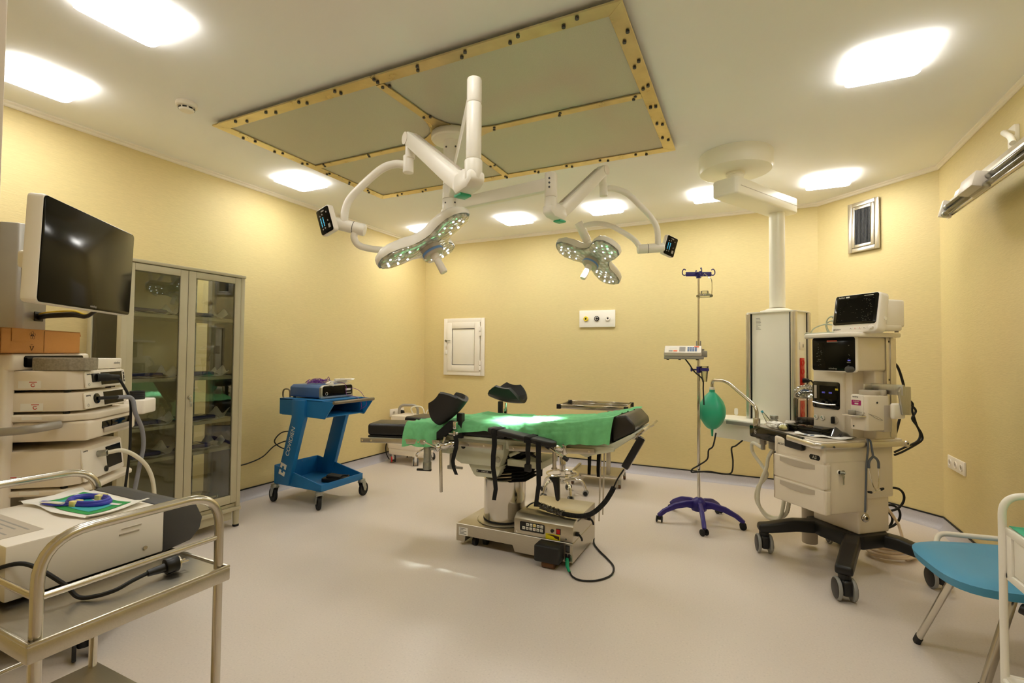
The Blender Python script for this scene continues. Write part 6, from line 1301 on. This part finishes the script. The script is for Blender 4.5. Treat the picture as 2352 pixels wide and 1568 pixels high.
# vaporizer and its bracket
mb = MB(); mb.box(.14, .33, .075, .09, 1.09, 1.15, .003); mb.prism([(.0, -.0), (.05, 0), (.05, .16), (-.01, .16), (-.02, .13)], -.008, .008, M=frame((.315, .085, .98), (.2, 1, 0), (0, 0, 1)), bev=.003); mb.box(.14, .15, .02, .2, 1.10, 1.145, .003); obj('vaporizer_bracket', mb, 'aluminium', t)
mb = MB(); mb.prism([(.13, -.06), (.16, -.10), (.245, -.10), (.255, -.085), (.255, .07), (.13, .07)], .885, 1.085, bev=.007); vp = obj('vaporizer', mb, 'cream_plastic', t)
mb = MB(); mb.box(.165, .256, .03, .085, .875, 1.03, .004); obj('vaporizer_back', mb, 'warm_grey_plastic', vp)
mb = MB(); mb.prism(rrect(.072, .12, .012), -.004, .006, M=frame((.205, -.104, 1.03), (1, 0, 0), (0, 0, 1)), bev=.003); ff = obj('vaporizer_face', mb, 'white_plastic', vp)
text('mindray', .011, (.198, -.1108, 1.076), (1, 0, 0), (0, 0, 1), 'ink', ff); 
mb = MB(); mb.prism(rrect(.058, .03, .005), .006, .0068, M=frame((.203, -.104, 1.042), (1, 0, 0), (0, 0, 1))); mb.prism(rrect(.024, .008, .004), .0068, .0074, M=frame((.205, -.104, 1.037), (1, 0, 0), (0, 0, 1)), m=1); lb = obj('agent_label', mb, ['magenta_sticker', 'ink_white'], ff)
text('Isoflurane', .009, (.203, -.1114, 1.05), (1, 0, 0), (0, 0, 1), 'ink_white', lb)
mb = MB(); mb.prism([(.14, -.145), (.25, -.145), (.258, -.10), (.14, -.10)], .962, .972, bev=.004); obj('filler_ledge', mb, 'aluminium_light', vp)
mb = MB(); mb.cyl((.185, -.122, .972), (.185, -.122, .998), .019, n=24, bev=.003); obj('filler_cap', mb, 'grey_plastic', vp)
mb = MB(); mb.tube([(.20, -.122, .995), (.235, -.11, .99), (.262, -.06, .975), (.275, -.02, .955), (.268, -.0, .945), (.262, -.03, .955), (.26, -.09, .985)], .0012, n=6, res=6); obj('cap_tether', mb, 'grey_plastic', vp)
mb = MB(); mb.cyl((.195, .0, 1.085), (.195, .0, 1.112), .052, n=32, bev=.004); mb.cyl((.235, .045, 1.085), (.235, .045, 1.115), .02, n=20, bev=.003); obj('dial', mb, 'warm_grey_plastic', vp)
mb = MB(); mb.cyl((.178, -.102, .905), (.178, -.098, .905), .005, n=10); mb.cyl((.254, -.02, 1.045), (.257, -.02, 1.045), .006, n=10); obj('vaporizer_screws', mb, 'dark_grey_plastic', vp)
mb = MB(); mb.box(.285, .31, .03, .125, .955, 1.045, .014, 3); obj('cable_paddle', mb, 'white_plastic', t)
# bellows dome, mask base, breathing circuit
mb = MB(); mb.lathe([(.0, .813), (.086, .813), (.09, .818), (.09, .842), (.085, .847), (0, .847)], (-.315, .08, 0), 40); obj('bellows_base', mb, 'pink_plastic', t)
mb = MB(); mb.lathe([(.086, .846), (.086, 1.01), (.082, 1.02), (0, 1.022)], (-.315, .08, 0), 40); obj('bellows_dome', mb, 'clear_acrylic', t)
mb = MB(); pr_ = [(0, .85)]
for i in range(4): pr_ += [(.07, .852 + i * .009), (.06, .8565 + i * .009)]
mb.lathe(pr_ + [(0, .889)], (-.315, .08, 0), 36); obj('bellows', mb, 'black_rubber', t)
mb = MB(); mb.box(-.53, -.36, -.16, .0, .715, .79, .01); mb.cyl((-.49, -.13, .68), (-.49, -.13, .72), .022, n=18, bev=.003); mb.cyl((-.49, -.13, .645), (-.49, -.13, .682), .015, n=18); mb.cyl((-.42, -.1, .66), (-.42, -.1, .72), .035, n=22, bev=.004); obj('breathing_block', mb, 'grey_plastic', t)
mb = MB(); mb.lathe([(.0, .45), (.04, .452), (.044, .46), (.044, .66), (0, .665)], (-.385, -.08, 0), 28); obj('absorber_canister', mb, 'clear_acrylic', t)
mb = MB(); mb.cyl((-.385, -.08, .47), (-.385, -.08, .56), .038, n=24); obj('absorbent', mb, 'pink_plastic', t)
mb = MB(); mb.cyl((-.471, -.2, .80), (-.471, -.2, .87), .023, n=22, bev=.003); mb.tube(fillet([(-.471, -.2, .86), (-.471, -.2, .94), (-.54, -.2, .985), (-.785, -.2, 1.116), (-.95, -.2, 1.116), (-.95, -.2, 1.035)], .07, 8), .0125, n=16); obj('bag_arm', mb, 'steel_tube', t)
# corrugated hose: helical rings along a loop
cor = smooth([V(p) for p in [(-.49, -.13, .65), (-.60, -.12, .67), (-.625, -.1, .60), (-.55, -.09, .52), (-.50, -.09, .46), (-.57, -.1, .36), (-.59, -.1, .26), (-.52, -.09, .185), (-.42, -.08, .18), (-.345, -.07, .24), (-.33, -.06, .36), (-.34, -.05, .42)]], 14)
cor2 = smooth([V(p) for p in [(-.42, -.1, .665), (-.45, -.12, .60), (-.46, -.13, .52), (-.50, -.13, .44), (-.535, -.13, .34), (-.53, -.13, .24), (-.46, -.12, .175), (-.38, -.1, .19), (-.355, -.09, .28), (-.35, -.08, .40)]], 14)
def corr(name, label, path, m):
    q = [p for p in path]; rr = [.0115 + (.0016 if i % 2 else 0) for i in range(len(q))]
    mb = MB(); mb.tube([AM @ p for p in q], rr, n=12); o = aw(tuple(path[0])); return tag(obj(name, mb, m, loc=o), label, 'hose')
corr('corrugated_hose', 'outer milky corrugated hose looping under the left side of the anesthesia machine', cor, 'hose_clear'); corr('corrugated_hose', 'inner milky corrugated hose hanging nearer the anesthesia drawers', cor2, 'hose_clear')
# breathing bag
t = thing('breathing_bag', 'green oval breathing bag hanging from a curved steel arm', 'breathing bag', aw((-.95, -.2, .712)), -49)
def bg_(u, v):
    a = 2 * PI * v; z = u
    w_ = .118 * (max(0, math.sin(PI * min(1, max(0, (z * .98 + .01)))) ** .72)) * (1 - .12 * (z - .5))
    if z > .93: w_ = max(w_, .02)
    if z < .03: w_ = max(w_ * .4, .009)
    r_ = w_ * (1 + .035 * math.cos(4 * a + 1)) + .004 * NZ.noise(V((math.cos(a) * 2, math.sin(a) * 2, z * 6)))
    return (r_ * math.cos(a), r_ * .8 * math.sin(a), .315 * z)
mb = MB(); mb.surf(bg_, 40, 32); obj('bag_body', mb, 'bag_green', t, ang=80)
mb = MB(); mb.cyl((0, 0, -.045), (0, 0, .012), .0065, .011, n=14); obj('bag_tail', mb, 'bag_green', t)
mb = MB(); mb.cyl((0, 0, .30), (0, 0, .325), .021, n=20, bev=.003); obj('bag_neck', mb, 'bag_green', t)
mb = MB(); mb.cyl((0, 0, .318), (0, 0, .345), .020, n=20, bev=.003); obj('bag_connector', mb, 'white_plastic', t)
# ------------------------------------------------------------------ patient monitor on the shelf
t = thing('patient_monitor', 'white patient monitor with dark screen standing on top of the anesthesia machine', 'patient monitor', aw((.15, .05, 1.451)), -49)
pm = frame((0, -.10, .115), (1, 0, 0), (0, .16, 1))
mb = MB(); mb.prism(rrect(.292, .232, .022), -.065, 0, M=pm, bev=.008, seg=3); cs = obj('casing', mb, 'white_plastic', t)
mb = MB(); mb.prism(rrect(.272, .18, .014, cy=.022), -.002, .003, M=pm, bev=.001); bz = obj('screen_bezel', mb, 'black_gloss', t)
mb = MB(); mb.box(-.117, .117, -.055, .09, .0028, .0036, M=pm); sc = obj('screen', mb, 'screen_glass', bz)
text('AnyView', .011, tuple(pm @ V((-.095, .10, .0036))), (1, 0, 0), (0, .16, 1), 'ink_white', bz); mb = MB(); mb.prism(rrect(.024, .009, .002, cx=-.055, cy=.1005), .003, .0036, M=pm); mb.box(.05, .105, .099, .102, .003, .0036, M=pm); obj('model_tag', mb, 'ink_white', bz)
mb = MB(); random.seed(9)
for i in range(60):
    x, y = random.uniform(-.11, .11), random.uniform(-.052, .085)
    if random.random() < .5: x = random.uniform(.04, .11)
    mb.box(x, x + random.uniform(.001, .006), y, y + .0014, .0036, .004, M=pm)
obj('readouts', mb, 'screen_text', sc)['kind'] = 'stuff'
text('BIOLIGHT', .011, tuple(pm @ V((-.105, -.097, .0006))), (1, 0, 0), (0, .16, 1), 'ink', cs)
for i, x in enumerate((-.015, .013, .041, .069)):
    mb = MB(); mb.prism(rrect(.018, .011, .005, cx=x, cy=-.092), -.001, .002, M=pm, bev=.0008); bt = obj('button', mb, 'white_plastic', cs); mb = MB(); mb.box(x - .003, x + .003, -.0935, -.0905, .002, .0024, M=pm); obj('button_mark', mb, ('ink', 'ink_red', 'ink_red', 'ink')[i], bt)
mb = MB(); mb.cyl((.115, -.09, 0), (.115, -.09, .014), .012, n=22, M=pm, bev=.002); obj('dial', mb, 'white_plastic', cs)
mb = MB(); mb.box(-.10, .12, -.02, .13, .03, .19, .012, 3); mb.box(-.12, .12, -.06, .11, .008, .05, .01); obj('rear_housing', mb, 'white_plastic', t)
for x in (-.1, .1):
    for y in (-.05, .09):
        mb = MB(); mb.cyl((x, y, 0), (x, y, .01), .01, n=12); obj('foot', mb, 'grey_plastic', t)
mb = MB(); mb.cyl((.1465, -.055, .075), (.1495, -.055, .075), .010, n=20); obj('side_button', mb, 'white_enamel', cs)
t = thing('monitor_leads', 'grey green sensor leads plugged into the left side of the patient monitor', 'cable', aw((-.03, .0, 1.46)), -49)
for z, pth in ((1.555, [(-.002, -.02, 1.555), (-.03, -.025, 1.56), (-.055, -.03, 1.54), (-.06, -.03, 1.50), (-.05, -.02, 1.462)]), (1.53, [(-.002, -.03, 1.53), (-.03, -.035, 1.53), (-.06, -.035, 1.51), (-.055, -.03, 1.47), (-.06, -.02, 1.458)]), (1.505, [(-.002, -.04, 1.505), (-.06, -.05, 1.51), (-.13, -.05, 1.49), (-.16, -.045, 1.462), (-.12, -.05, 1.456), (-.03, -.06, 1.455), (.03, -.075, 1.456), (-.04, -.085, 1.4555), (-.14, -.07, 1.4555), (-.18, -.06, 1.46), (-.20, -.055, 1.452)])):
    mb = MB(); mb.tube([AM @ V(p) for p in pth], .0042, n=8, res=7); ld = obj('lead', mb, 'cable_green_grey', t, world=True)
    if z > 1.51: mb = MB(); mb.cyl(AM @ V((.0, -.02, z)), AM @ V((-.025, -.022, z)), .009, n=14, bev=.002); obj('lead_plug', mb, 'cable_green_grey', ld, world=True)
# ------------------------------------------------------------------ things on the anesthesia worktop
ZW = .8175
def wthing(name, label, cat, x, y, rz=0, z=ZW): return thing(name, label, cat, aw((x, y, z)), -49 + rz)
t = wthing('black_case', 'flat black glossy case lying on the anesthesia worktop before the flow panel', 'case', -.13, -.1, 3)
mb = MB(); mb.prism(rrect(.27, .13, .006), 0, .036, bev=.003); obj('case_body', mb, 'black_gloss', t)
mb = MB(); mb.prism(rrect(.274, .134, .006), .034, .044, bev=.002); obj('case_lid', mb, 'black_gloss', t)
t = wthing('face_mask', 'clear face mask with silver cap at the left end of the anesthesia worktop', 'face mask', -.42, -.1, 20)
mb = MB(); mb.lathe([(.04, 0), (.047, .006), (.042, .014), (.036, .03), (.02, .05), (.012, .055)], n=28); obj('mask_shell', mb, 'clear_plastic', t)
mb = MB(); mb.lathe([(.036, .0), (.048, -.001), (.05, .006), (.042, .01)], n=28); obj('mask_cushion', mb, 'hose_clear', t)
mb = MB(); mb.cyl((0, 0, .052), (0, 0, .075), .027, n=20, bev=.003); obj('mask_cap', mb, 'zinc', t)
mb = MB(); mb.cyl((-.045, .01, .03), (-.09, .02, .085), .017, .008, n=14); obj('elbow', mb, 'clear_plastic', t)
mb = MB(); mb.cyl((-.088, .0195, .083), (-.098, .022, .095), .008, n=12); obj('cyan_tip', mb, 'cyan_tip', t)
t = wthing('valve_cap', 'white domed valve cap behind the face mask on the anesthesia worktop', 'cap', -.36, -.02, 0)
mb = MB(); mb.lathe([(0, 0), (.034, 0), (.036, .01), (.034, .035), (.028, .043), (0, .045)], n=26); obj('cap_body', mb, 'white_plastic', t)
mb = MB(); mb.lathe([(.018, .0455), (.022, .0465), (.018, .047)], n=20); obj('cap_ring', mb, 'warm_grey_plastic', t)
def crumple(t, name, m, lx, ly, h, seed, n=26):
    def f(u, v):
        a = 2 * PI * v; el = (u - .5) * PI
        r = 1 + .34 * NZ.noise(V((math.cos(a) * math.cos(el) * 2.6, math.sin(a) * math.cos(el) * 2.6, math.sin(el) * 2.6 + seed))) + .16 * NZ.noise(V((math.cos(a) * 7, math.sin(a) * 7, el * 5 + seed)))
        return (lx * r * math.cos(el) * math.cos(a), ly * r * math.cos(el) * math.sin(a), max(.0005, h * (.5 + .5 * r * math.sin(el))))
    mb = MB(); mb.surf(f, n, n + 8); return obj(name, mb, m, t, ang=40)
t = wthing('glove_bundle', 'crumpled white wrapped bundle with pale yellow end on the front left of the anesthesia worktop', 'wrapped bundle', -.30, -.19, -6)
crumple(t, 'wrapper', 'paper', .085, .035, .05, 1.0)
mb = MB(); mb.sph((.075, -.012, .022), .022, (1.2, 1, .9), 18); obj('yellow_cap', mb, 'lemon_cap', t); mb = MB(); mb.sph((.075, -.012, .026), .03, (1.35, 1.05, .85), 18); obj('clear_wrap', mb, 'clear_bag', t)
t = wthing('catheter_packs', 'flat clear and white peel packs lying on the right of the anesthesia worktop', 'peel pack', .03, -.165, 30)
def pp(u, v): 
    x, y = (u - .5) * .30, (v - .5) * .085
    return (x + .004 * math.sin(v * 9), y + .008 * math.sin(u * 9), .002 + .008 * (.5 + .5 * math.sin(u * 14 + v * 2)) + .01 * max(0, abs(u - .5) - .42) * 8)
mb = MB(); mb.surf(pp, 44, 12, thick=.001); obj('pack_sheet', mb, 'paper', t, ang=50)
for u in (.2, .33): mb = MB(); p = V(pp(u, .4)); mb.box(p.x - .012, p.x + .01, p.y - .008, p.y + .008, p.z + .001, p.z + .0025); obj('blue_print', mb, 'generator_blue', t)
t = wthing('gauze_pack', 'small clear pack leaning behind the flat peel packs below the vaporizer', 'peel pack', .075, -.06, 20)
mb = MB(); mb.surf(lambda u, v: ((u - .5) * .12, (v - .5) * .07, .003 + .05 * v * (1 - u) + .004 * math.sin(u * 15)), 20, 10, thick=.001); obj('pack_sheet', mb, 'clear_bag', t, ang=50)
t = wthing('bagged_mask', 'face mask in a crinkled clear bag lying on top of the bellows dome', 'bagged mask', -.30, .07, 0, 1.0235)
mb = MB(); mb.lathe([(0, .003), (.07, .003), (.078, .012), (.07, .03), (.045, .05), (.02, .06), (0, .06)], n=30); obj('mask_shell', mb, 'clear_plastic', t)
crumple(t, 'clear_bag', 'clear_bag', .082, .07, .088, 5.0, 30)
mb = MB(); mb.tube([(-.01, -.05, .05), (.02, -.052, .056), (.05, -.04, .05)], .004, n=8, res=5); obj('blue_band', mb, 'generator_blue', t)
# stethoscope on the rail
t = thing('stethoscope', 'grey stethoscope hanging over the side rail of the anesthesia machine', 'stethoscope', aw((.19, .0, .79)), -49)
def ar(pts): return [AM @ V(p) for p in pts]
mb = MB(); mb.tube(ar([(.193, -.04, .405), (.192, -.032, .55), (.19, -.022, .68), (.192, -.012, .77), (.186, -.006, .815), (.178, 0, .822), (.192, .006, .815), (.196, .012, .77), (.196, .022, .72)]), .0055, n=10, res=8); obj('tubing', mb, 'slate_rubber', t, world=True)
mb = MB(); mb.tube(ar([(.196, .022, .725), (.196, .0, .71), (.196, -.012, .69), (.196, -.012, .66)]), .007, n=10, res=6); mb.tube(ar([(.196, .022, .725), (.196, .045, .712), (.196, .06, .69), (.196, .062, .655)]), .007, n=10, res=6); obj('yoke', mb, 'slate_rubber', t, world=True)
mb = MB(); mb.tube(ar([(.196, -.012, .665), (.196, .0, .61), (.196, .02, .555), (.196, .04, .523), (.196, .02, .515), (.196, .002, .519)]), .003, n=8, res=7); mb.tube(ar([(.196, .062, .66), (.196, .063, .60), (.196, .058, .55), (.196, .048, .522), (.2, .06, .53), (.203, .068, .534)]), .003, n=8, res=7); obj('ear_tubes', mb, 'chrome', t, world=True)
for p, q in (((.196, .004, .519), (.196, -.02, .523)), ((.203, .066, .533), (.208, .084, .540))):
    mb = MB(); mb.cyl(AM @ V(p), AM @ V(q), .0085, .006, n=12, bev=.002); obj('ear_tip', mb, 'black_rubber', t, world=True)
mb = MB(); mb.lathe([(0, .012), (.012, .012), (.014, .009), (.021, .008), (.024, .004), (.024, 0), (0, -.004)], M=AM @ frame((.195, -.042, .375), (.15, 1, 0), (0, .1, 1)), n=30); ch = obj('chest_piece', mb, 'steel_tube', t, world=True)
mb = MB(); mb.lathe([(.0235, .0035), (.0255, .002), (.0235, -.001)], M=AM @ frame((.195, -.042, .375), (.15, 1, 0), (0, .1, 1)), n=30); mb.lathe([(.0, .0135), (.007, .0132), (.009, .0115)], M=AM @ frame((.195, -.042, .375), (.15, 1, 0), (0, .1, 1)), n=20); obj('rim', mb, 'black_rubber', ch, world=True)
# hoses and cords behind the machine
mb = MB(); rr = random.Random(2); pts = []
for i in range(150):
    a = i * .25; r = .135 + .02 * math.sin(i * .045) + .012 * math.sin(i * .31); pts.append(AM @ V((-.075 + r * .72 * math.cos(a), .50 + r * 1.0 * math.sin(a), .012 + .0028 * i * .2 + .004 * math.sin(a * 1.3))))
pts += [AM @ V(p) for p in ((.03, .46, .12), (-.02, .50, .22), (-.08, .44, .36), (-.12, .36, .5))]
mb.tube(pts, .0085, n=10, res=2); tag(obj('gas_hose', mb, 'hose_cream', loc=aw((-.07, .5, .02))), 'coiled cream gas hose on the floor behind the anesthesia machine base', 'hose')
mb = MB(); c = V((.855, 4.06, .33))
pts = []
for k, (cx, cz, r) in enumerate(((.85, .36, .10), (.83, .24, .10), (.80, .20, .085), (.78, .17, .06))):
    for q in range(0, 360, 20): a = rad(q + 180); pts.append(V((cx + r * .85 * math.cos(a) * .9, 4.08 + .012 * k + r * math.cos(a) * .4, cz + r * .75 * math.sin(a) + .012 * math.cos(a))))
mb.tube(pts, .0075, n=10, res=2); tag(obj('black_cord_coil', mb, 'black_rubber', loc=tuple(c)), 'loops of thick black cord hanging behind the anesthesia pedestal', 'cord')
mb = MB()
o_ = aw((.05, .45, 1.0)); 
mb.tube([AM @ V(p) for p in [(.05, .30, 1.28), (.05, .40, 1.26), (.05, .455, 1.15), (.05, .465, 1.08), (.05, .45, 1.0), (.05, .43, .93), (.05, .38, .80), (.05, .33, .72), (.05, .30, .69)]], .0075, n=10, res=8); tag(obj('black_cable', mb, 'black_rubber', loc=o_), 'long straight black cable running down behind the vaporizer paddle', 'cable')
for k, (dx, lab) in enumerate(((.0, 'nearer of two twisted black cables bulging out behind the anesthesia machine'), (.03, 'farther of two twisted black cables bulging out behind the anesthesia machine'))):
    mb = MB(); w_ = [(.08, .40, 1.06), (.08, .46 + dx, 1.02), (.08, .52 - dx, .97), (.08, .49 + dx * .6, .92), (.08, .53, .87), (.08, .555 + dx * .4, .82), (.08, .53 + dx, .775), (.08, .42, .74 - dx * .7), (.08, .34, .715 - dx * .6)]
    mb.tube([AM @ V(p) for p in w_], .0065, n=10, res=8); tag(obj('black_cable', mb, 'black_rubber', loc=o_), lab, 'cable')
mb = MB(); mb.tube([AM @ V(p) for p in [(-.21, .10, 1.20), (-.25, .12, 1.16), (-.265, .12, 1.08), (-.24, .11, 1.04), (-.21, .10, 1.02)]], .008, n=8, res=6); mb.tube([AM @ V(p) for p in [(-.205, .13, 1.22), (-.24, .15, 1.18), (-.25, .15, 1.1), (-.23, .14, 1.05), (-.2, .13, 1.04)]], .006, n=8, res=6, m=1); tag(obj('tube_bundle', mb, ['hose_grey', 'cable_green_grey'], loc=aw((-.24, .12, 1.1))), 'bundle of grey tubes beside the left edge of the anesthesia display', 'tube')

# ------------------------------------------------------------------ blue chair
t = thing('chair', 'chair with blue padded seat and metal legs beside the white trolley at the right', 'chair', (.93, 2.78, 0))
def seat(u, v):
    a = 2 * PI * v; r_ = u
    e = 3.6; c_, s_ = math.cos(a), math.sin(a); k = (abs(c_) ** e + abs(s_) ** e) ** (-1 / e)
    x, y = .29 * k * c_ * r_, .275 * k * s_ * r_
    z = .462 - .03 * (r_ ** 6) - .014 * (1 - r_ ** 2) + .012 * (x / .29)
    return (x, y, z)
TS = Tm(.975, 2.775, 0) @ Rz(8)
mb = MB(); mb.M = TS; mb.surf(seat, 18, 56); mb.surf(lambda u, v: (seat(1, v)[0] * (1 - .03 * u), seat(1, v)[1] * (1 - .03 * u), seat(1, v)[2] - .034 * u), 4, 56); obj('seat', mb, 'chair_vinyl', t, world=True, ang=60)
mb = MB(); mb.M = TS; mb.surf(lambda u, v: (seat(1, v)[0] * (.975 - .30 * u), seat(1, v)[1] * (.975 - .3 * u), .408 - .02 * u), 5, 56); mb.surf(lambda u, v: (seat(u, v)[0] * .675, seat(u, v)[1] * .675, .388), 4, 56); obj('seat_shell', mb, 'black_plastic', t, world=True, ang=60)
for a, b in (((.735, 2.60, .40), (.686, 2.87, .0)), ((.90, 2.50, .395), (.845, 2.635, .0))): pass
def leg(top, foot):
    top, foot = V(top), V(foot); d = (top - foot).normalized()
    mb = MB(); mb.tube([top, foot + d * .02], 1, n=14, flat=(.011, .017)); lg = obj('leg', mb, 'steel_tube', t, world=True)
    mb = MB(); mb.tube([foot + d * .042, foot + V((0, 0, .0))], 1, n=14, flat=(.013, .0195)); obj('leg_cap', mb, 'black_rubber', lg, world=True)
leg((.745, 2.62, .40), (.684, 2.87, .004)); leg((.905, 2.55, .40), (.80, 2.53, .004)); leg((1.14, 2.70, .40), (1.20, 2.50, .004)); leg((1.10, 2.95, .40), (1.19, 3.05, .004))
mb = MB(); mb.tube(fillet([(.745, 2.62, .395), (.90, 2.56, .385), (1.14, 2.70, .395)], .04), .012, n=10); mb.tube(fillet([(.78, 2.9, .395), (.95, 2.95, .385), (1.10, 2.95, .395)], .04), .012, n=10); obj('seat_frame', mb, 'steel_tube', t, world=True)
mb = MB(); mb.cyl((.905, 2.50, .375), (.935, 2.48, .365), .02, n=14, bev=.004); obj('frame_bushing', mb, 'black_plastic', t, world=True)
mb = MB(); mb.tube(fillet([(.80, 3.03, .40), (.82, 3.07, .455), (1.12, 3.06, .47), (1.19, 2.96, .52), (1.2, 2.9, .80)], .05), .012, n=12); mb.tube(fillet([(1.14, 2.6, .40), (1.2, 2.58, .47), (1.22, 2.58, .80)], .05), .012, n=12); obj('back_frame', mb, 'cream_plastic', t, world=True)
mb = MB(); mb.surf(lambda u, v: (1.215 + .03 * math.sin(PI * u), 2.58 + .33 * u, .60 + .26 * v), 14, 8, thick=.03); obj('backrest', mb, 'chair_vinyl', t, world=True, ang=60)

# ------------------------------------------------------------------ white tube trolley at the right edge
t = thing('white_trolley', 'white enamelled tube trolley with drawer and green cloth cut by the right edge', 'trolley', (1.02, 2.02, 0))
x0, x1, y0, y1 = .787, 1.24, 1.75, 2.29; r_ = .0115; Ee = 'white_enamel'
for y in (y1, y0):
    mb = MB(); mb.tube(fillet([(x0, y, .06), (x0, y, .832), (x1, y, .832), (x1, y, .06)], .07, 8), r_, n=18); obj('tube_frame', mb, Ee, t, world=True)
for z in (.2,):
    mb = MB(); mb.cyl((x0, y0, z), (x0, y1, z), .009, n=12); mb.cyl((x1, y0, z), (x1, y1, z), .009, n=12); mb.cyl((x0, y1, z + .01), (x1, y1, z + .01), .009, n=12); mb.cyl((x0, y0, z + .01), (x1, y0, z + .01), .009, n=12); obj('lower_rail', mb, Ee, t, world=True)
mb = MB(); mb.box(x0 + .004, x1 - .01, y0 + .01, y1 - .004, .695, .722, .003); mb.box(x0 + .004, x1 - .01, y1 - .02, y1 - .004, .55, .70, .002); mb.box(x0 + .004, x1 - .01, y0 + .01, y1 - .004, .545, .57, .003); mb.box(x0 + .004, x0 + .02, y1 - .05, y1 - .004, .56, .71, .002); obj('drawer_case', mb, Ee, t, world=True)
mb = MB(); mb.box(x0 + .01, x0 + .03, y0 + .03, y1 - .05, .573, .692, .004); dr = obj('drawer', mb, Ee, t, world=True)
mb = MB(); mb.prism([(-.03, .012), (.03, .012), (.03, -.0), (.015, -.018), (-.015, -.018), (-.03, 0)], 0, .01, M=frame((x0 + .01, y1 - .2, .635), (0, -1, 0), (0, 0, 1)), bev=.003); obj('pull', mb, 'chrome', dr, world=True)
mb = MB(); mb.box(x0, x1, y0, y1, .205, .215, .002); obj('lower_shelf', mb, Ee, t, world=True)
for x in (x0, x1):
    for y in (y0, y1):
        mb = MB(); mb.box(x - .012, x + .012, y - .018, y + .018, .03, .07, .004); c = obj('caster', mb, 'zinc', t, world=True); mb = MB(); mb.cyl((x - .01, y, .03), (x + .01, y, .03), .03, n=22, bev=.004); obj('wheel', mb, 'black_rubber', c, world=True)
def cl(u, v): 
    x = x0 + .012 + (x1 - x0 - .03) * u; y = y0 + .03 + (y1 - y0 - .045) * v
    return (x, y, .7255 + .006 * abs(NZ.noise(V((x * 9, y * 9, 0)))) + .002)
mb = MB(); mb.surf(cl, 34, 40, thick=.002); tag(obj('green_cloth', mb, 'cloth_green', loc=(1.02, 2.02, .73), ang=70), 'green cloth folded on top of the white trolley at the right edge', 'cloth')
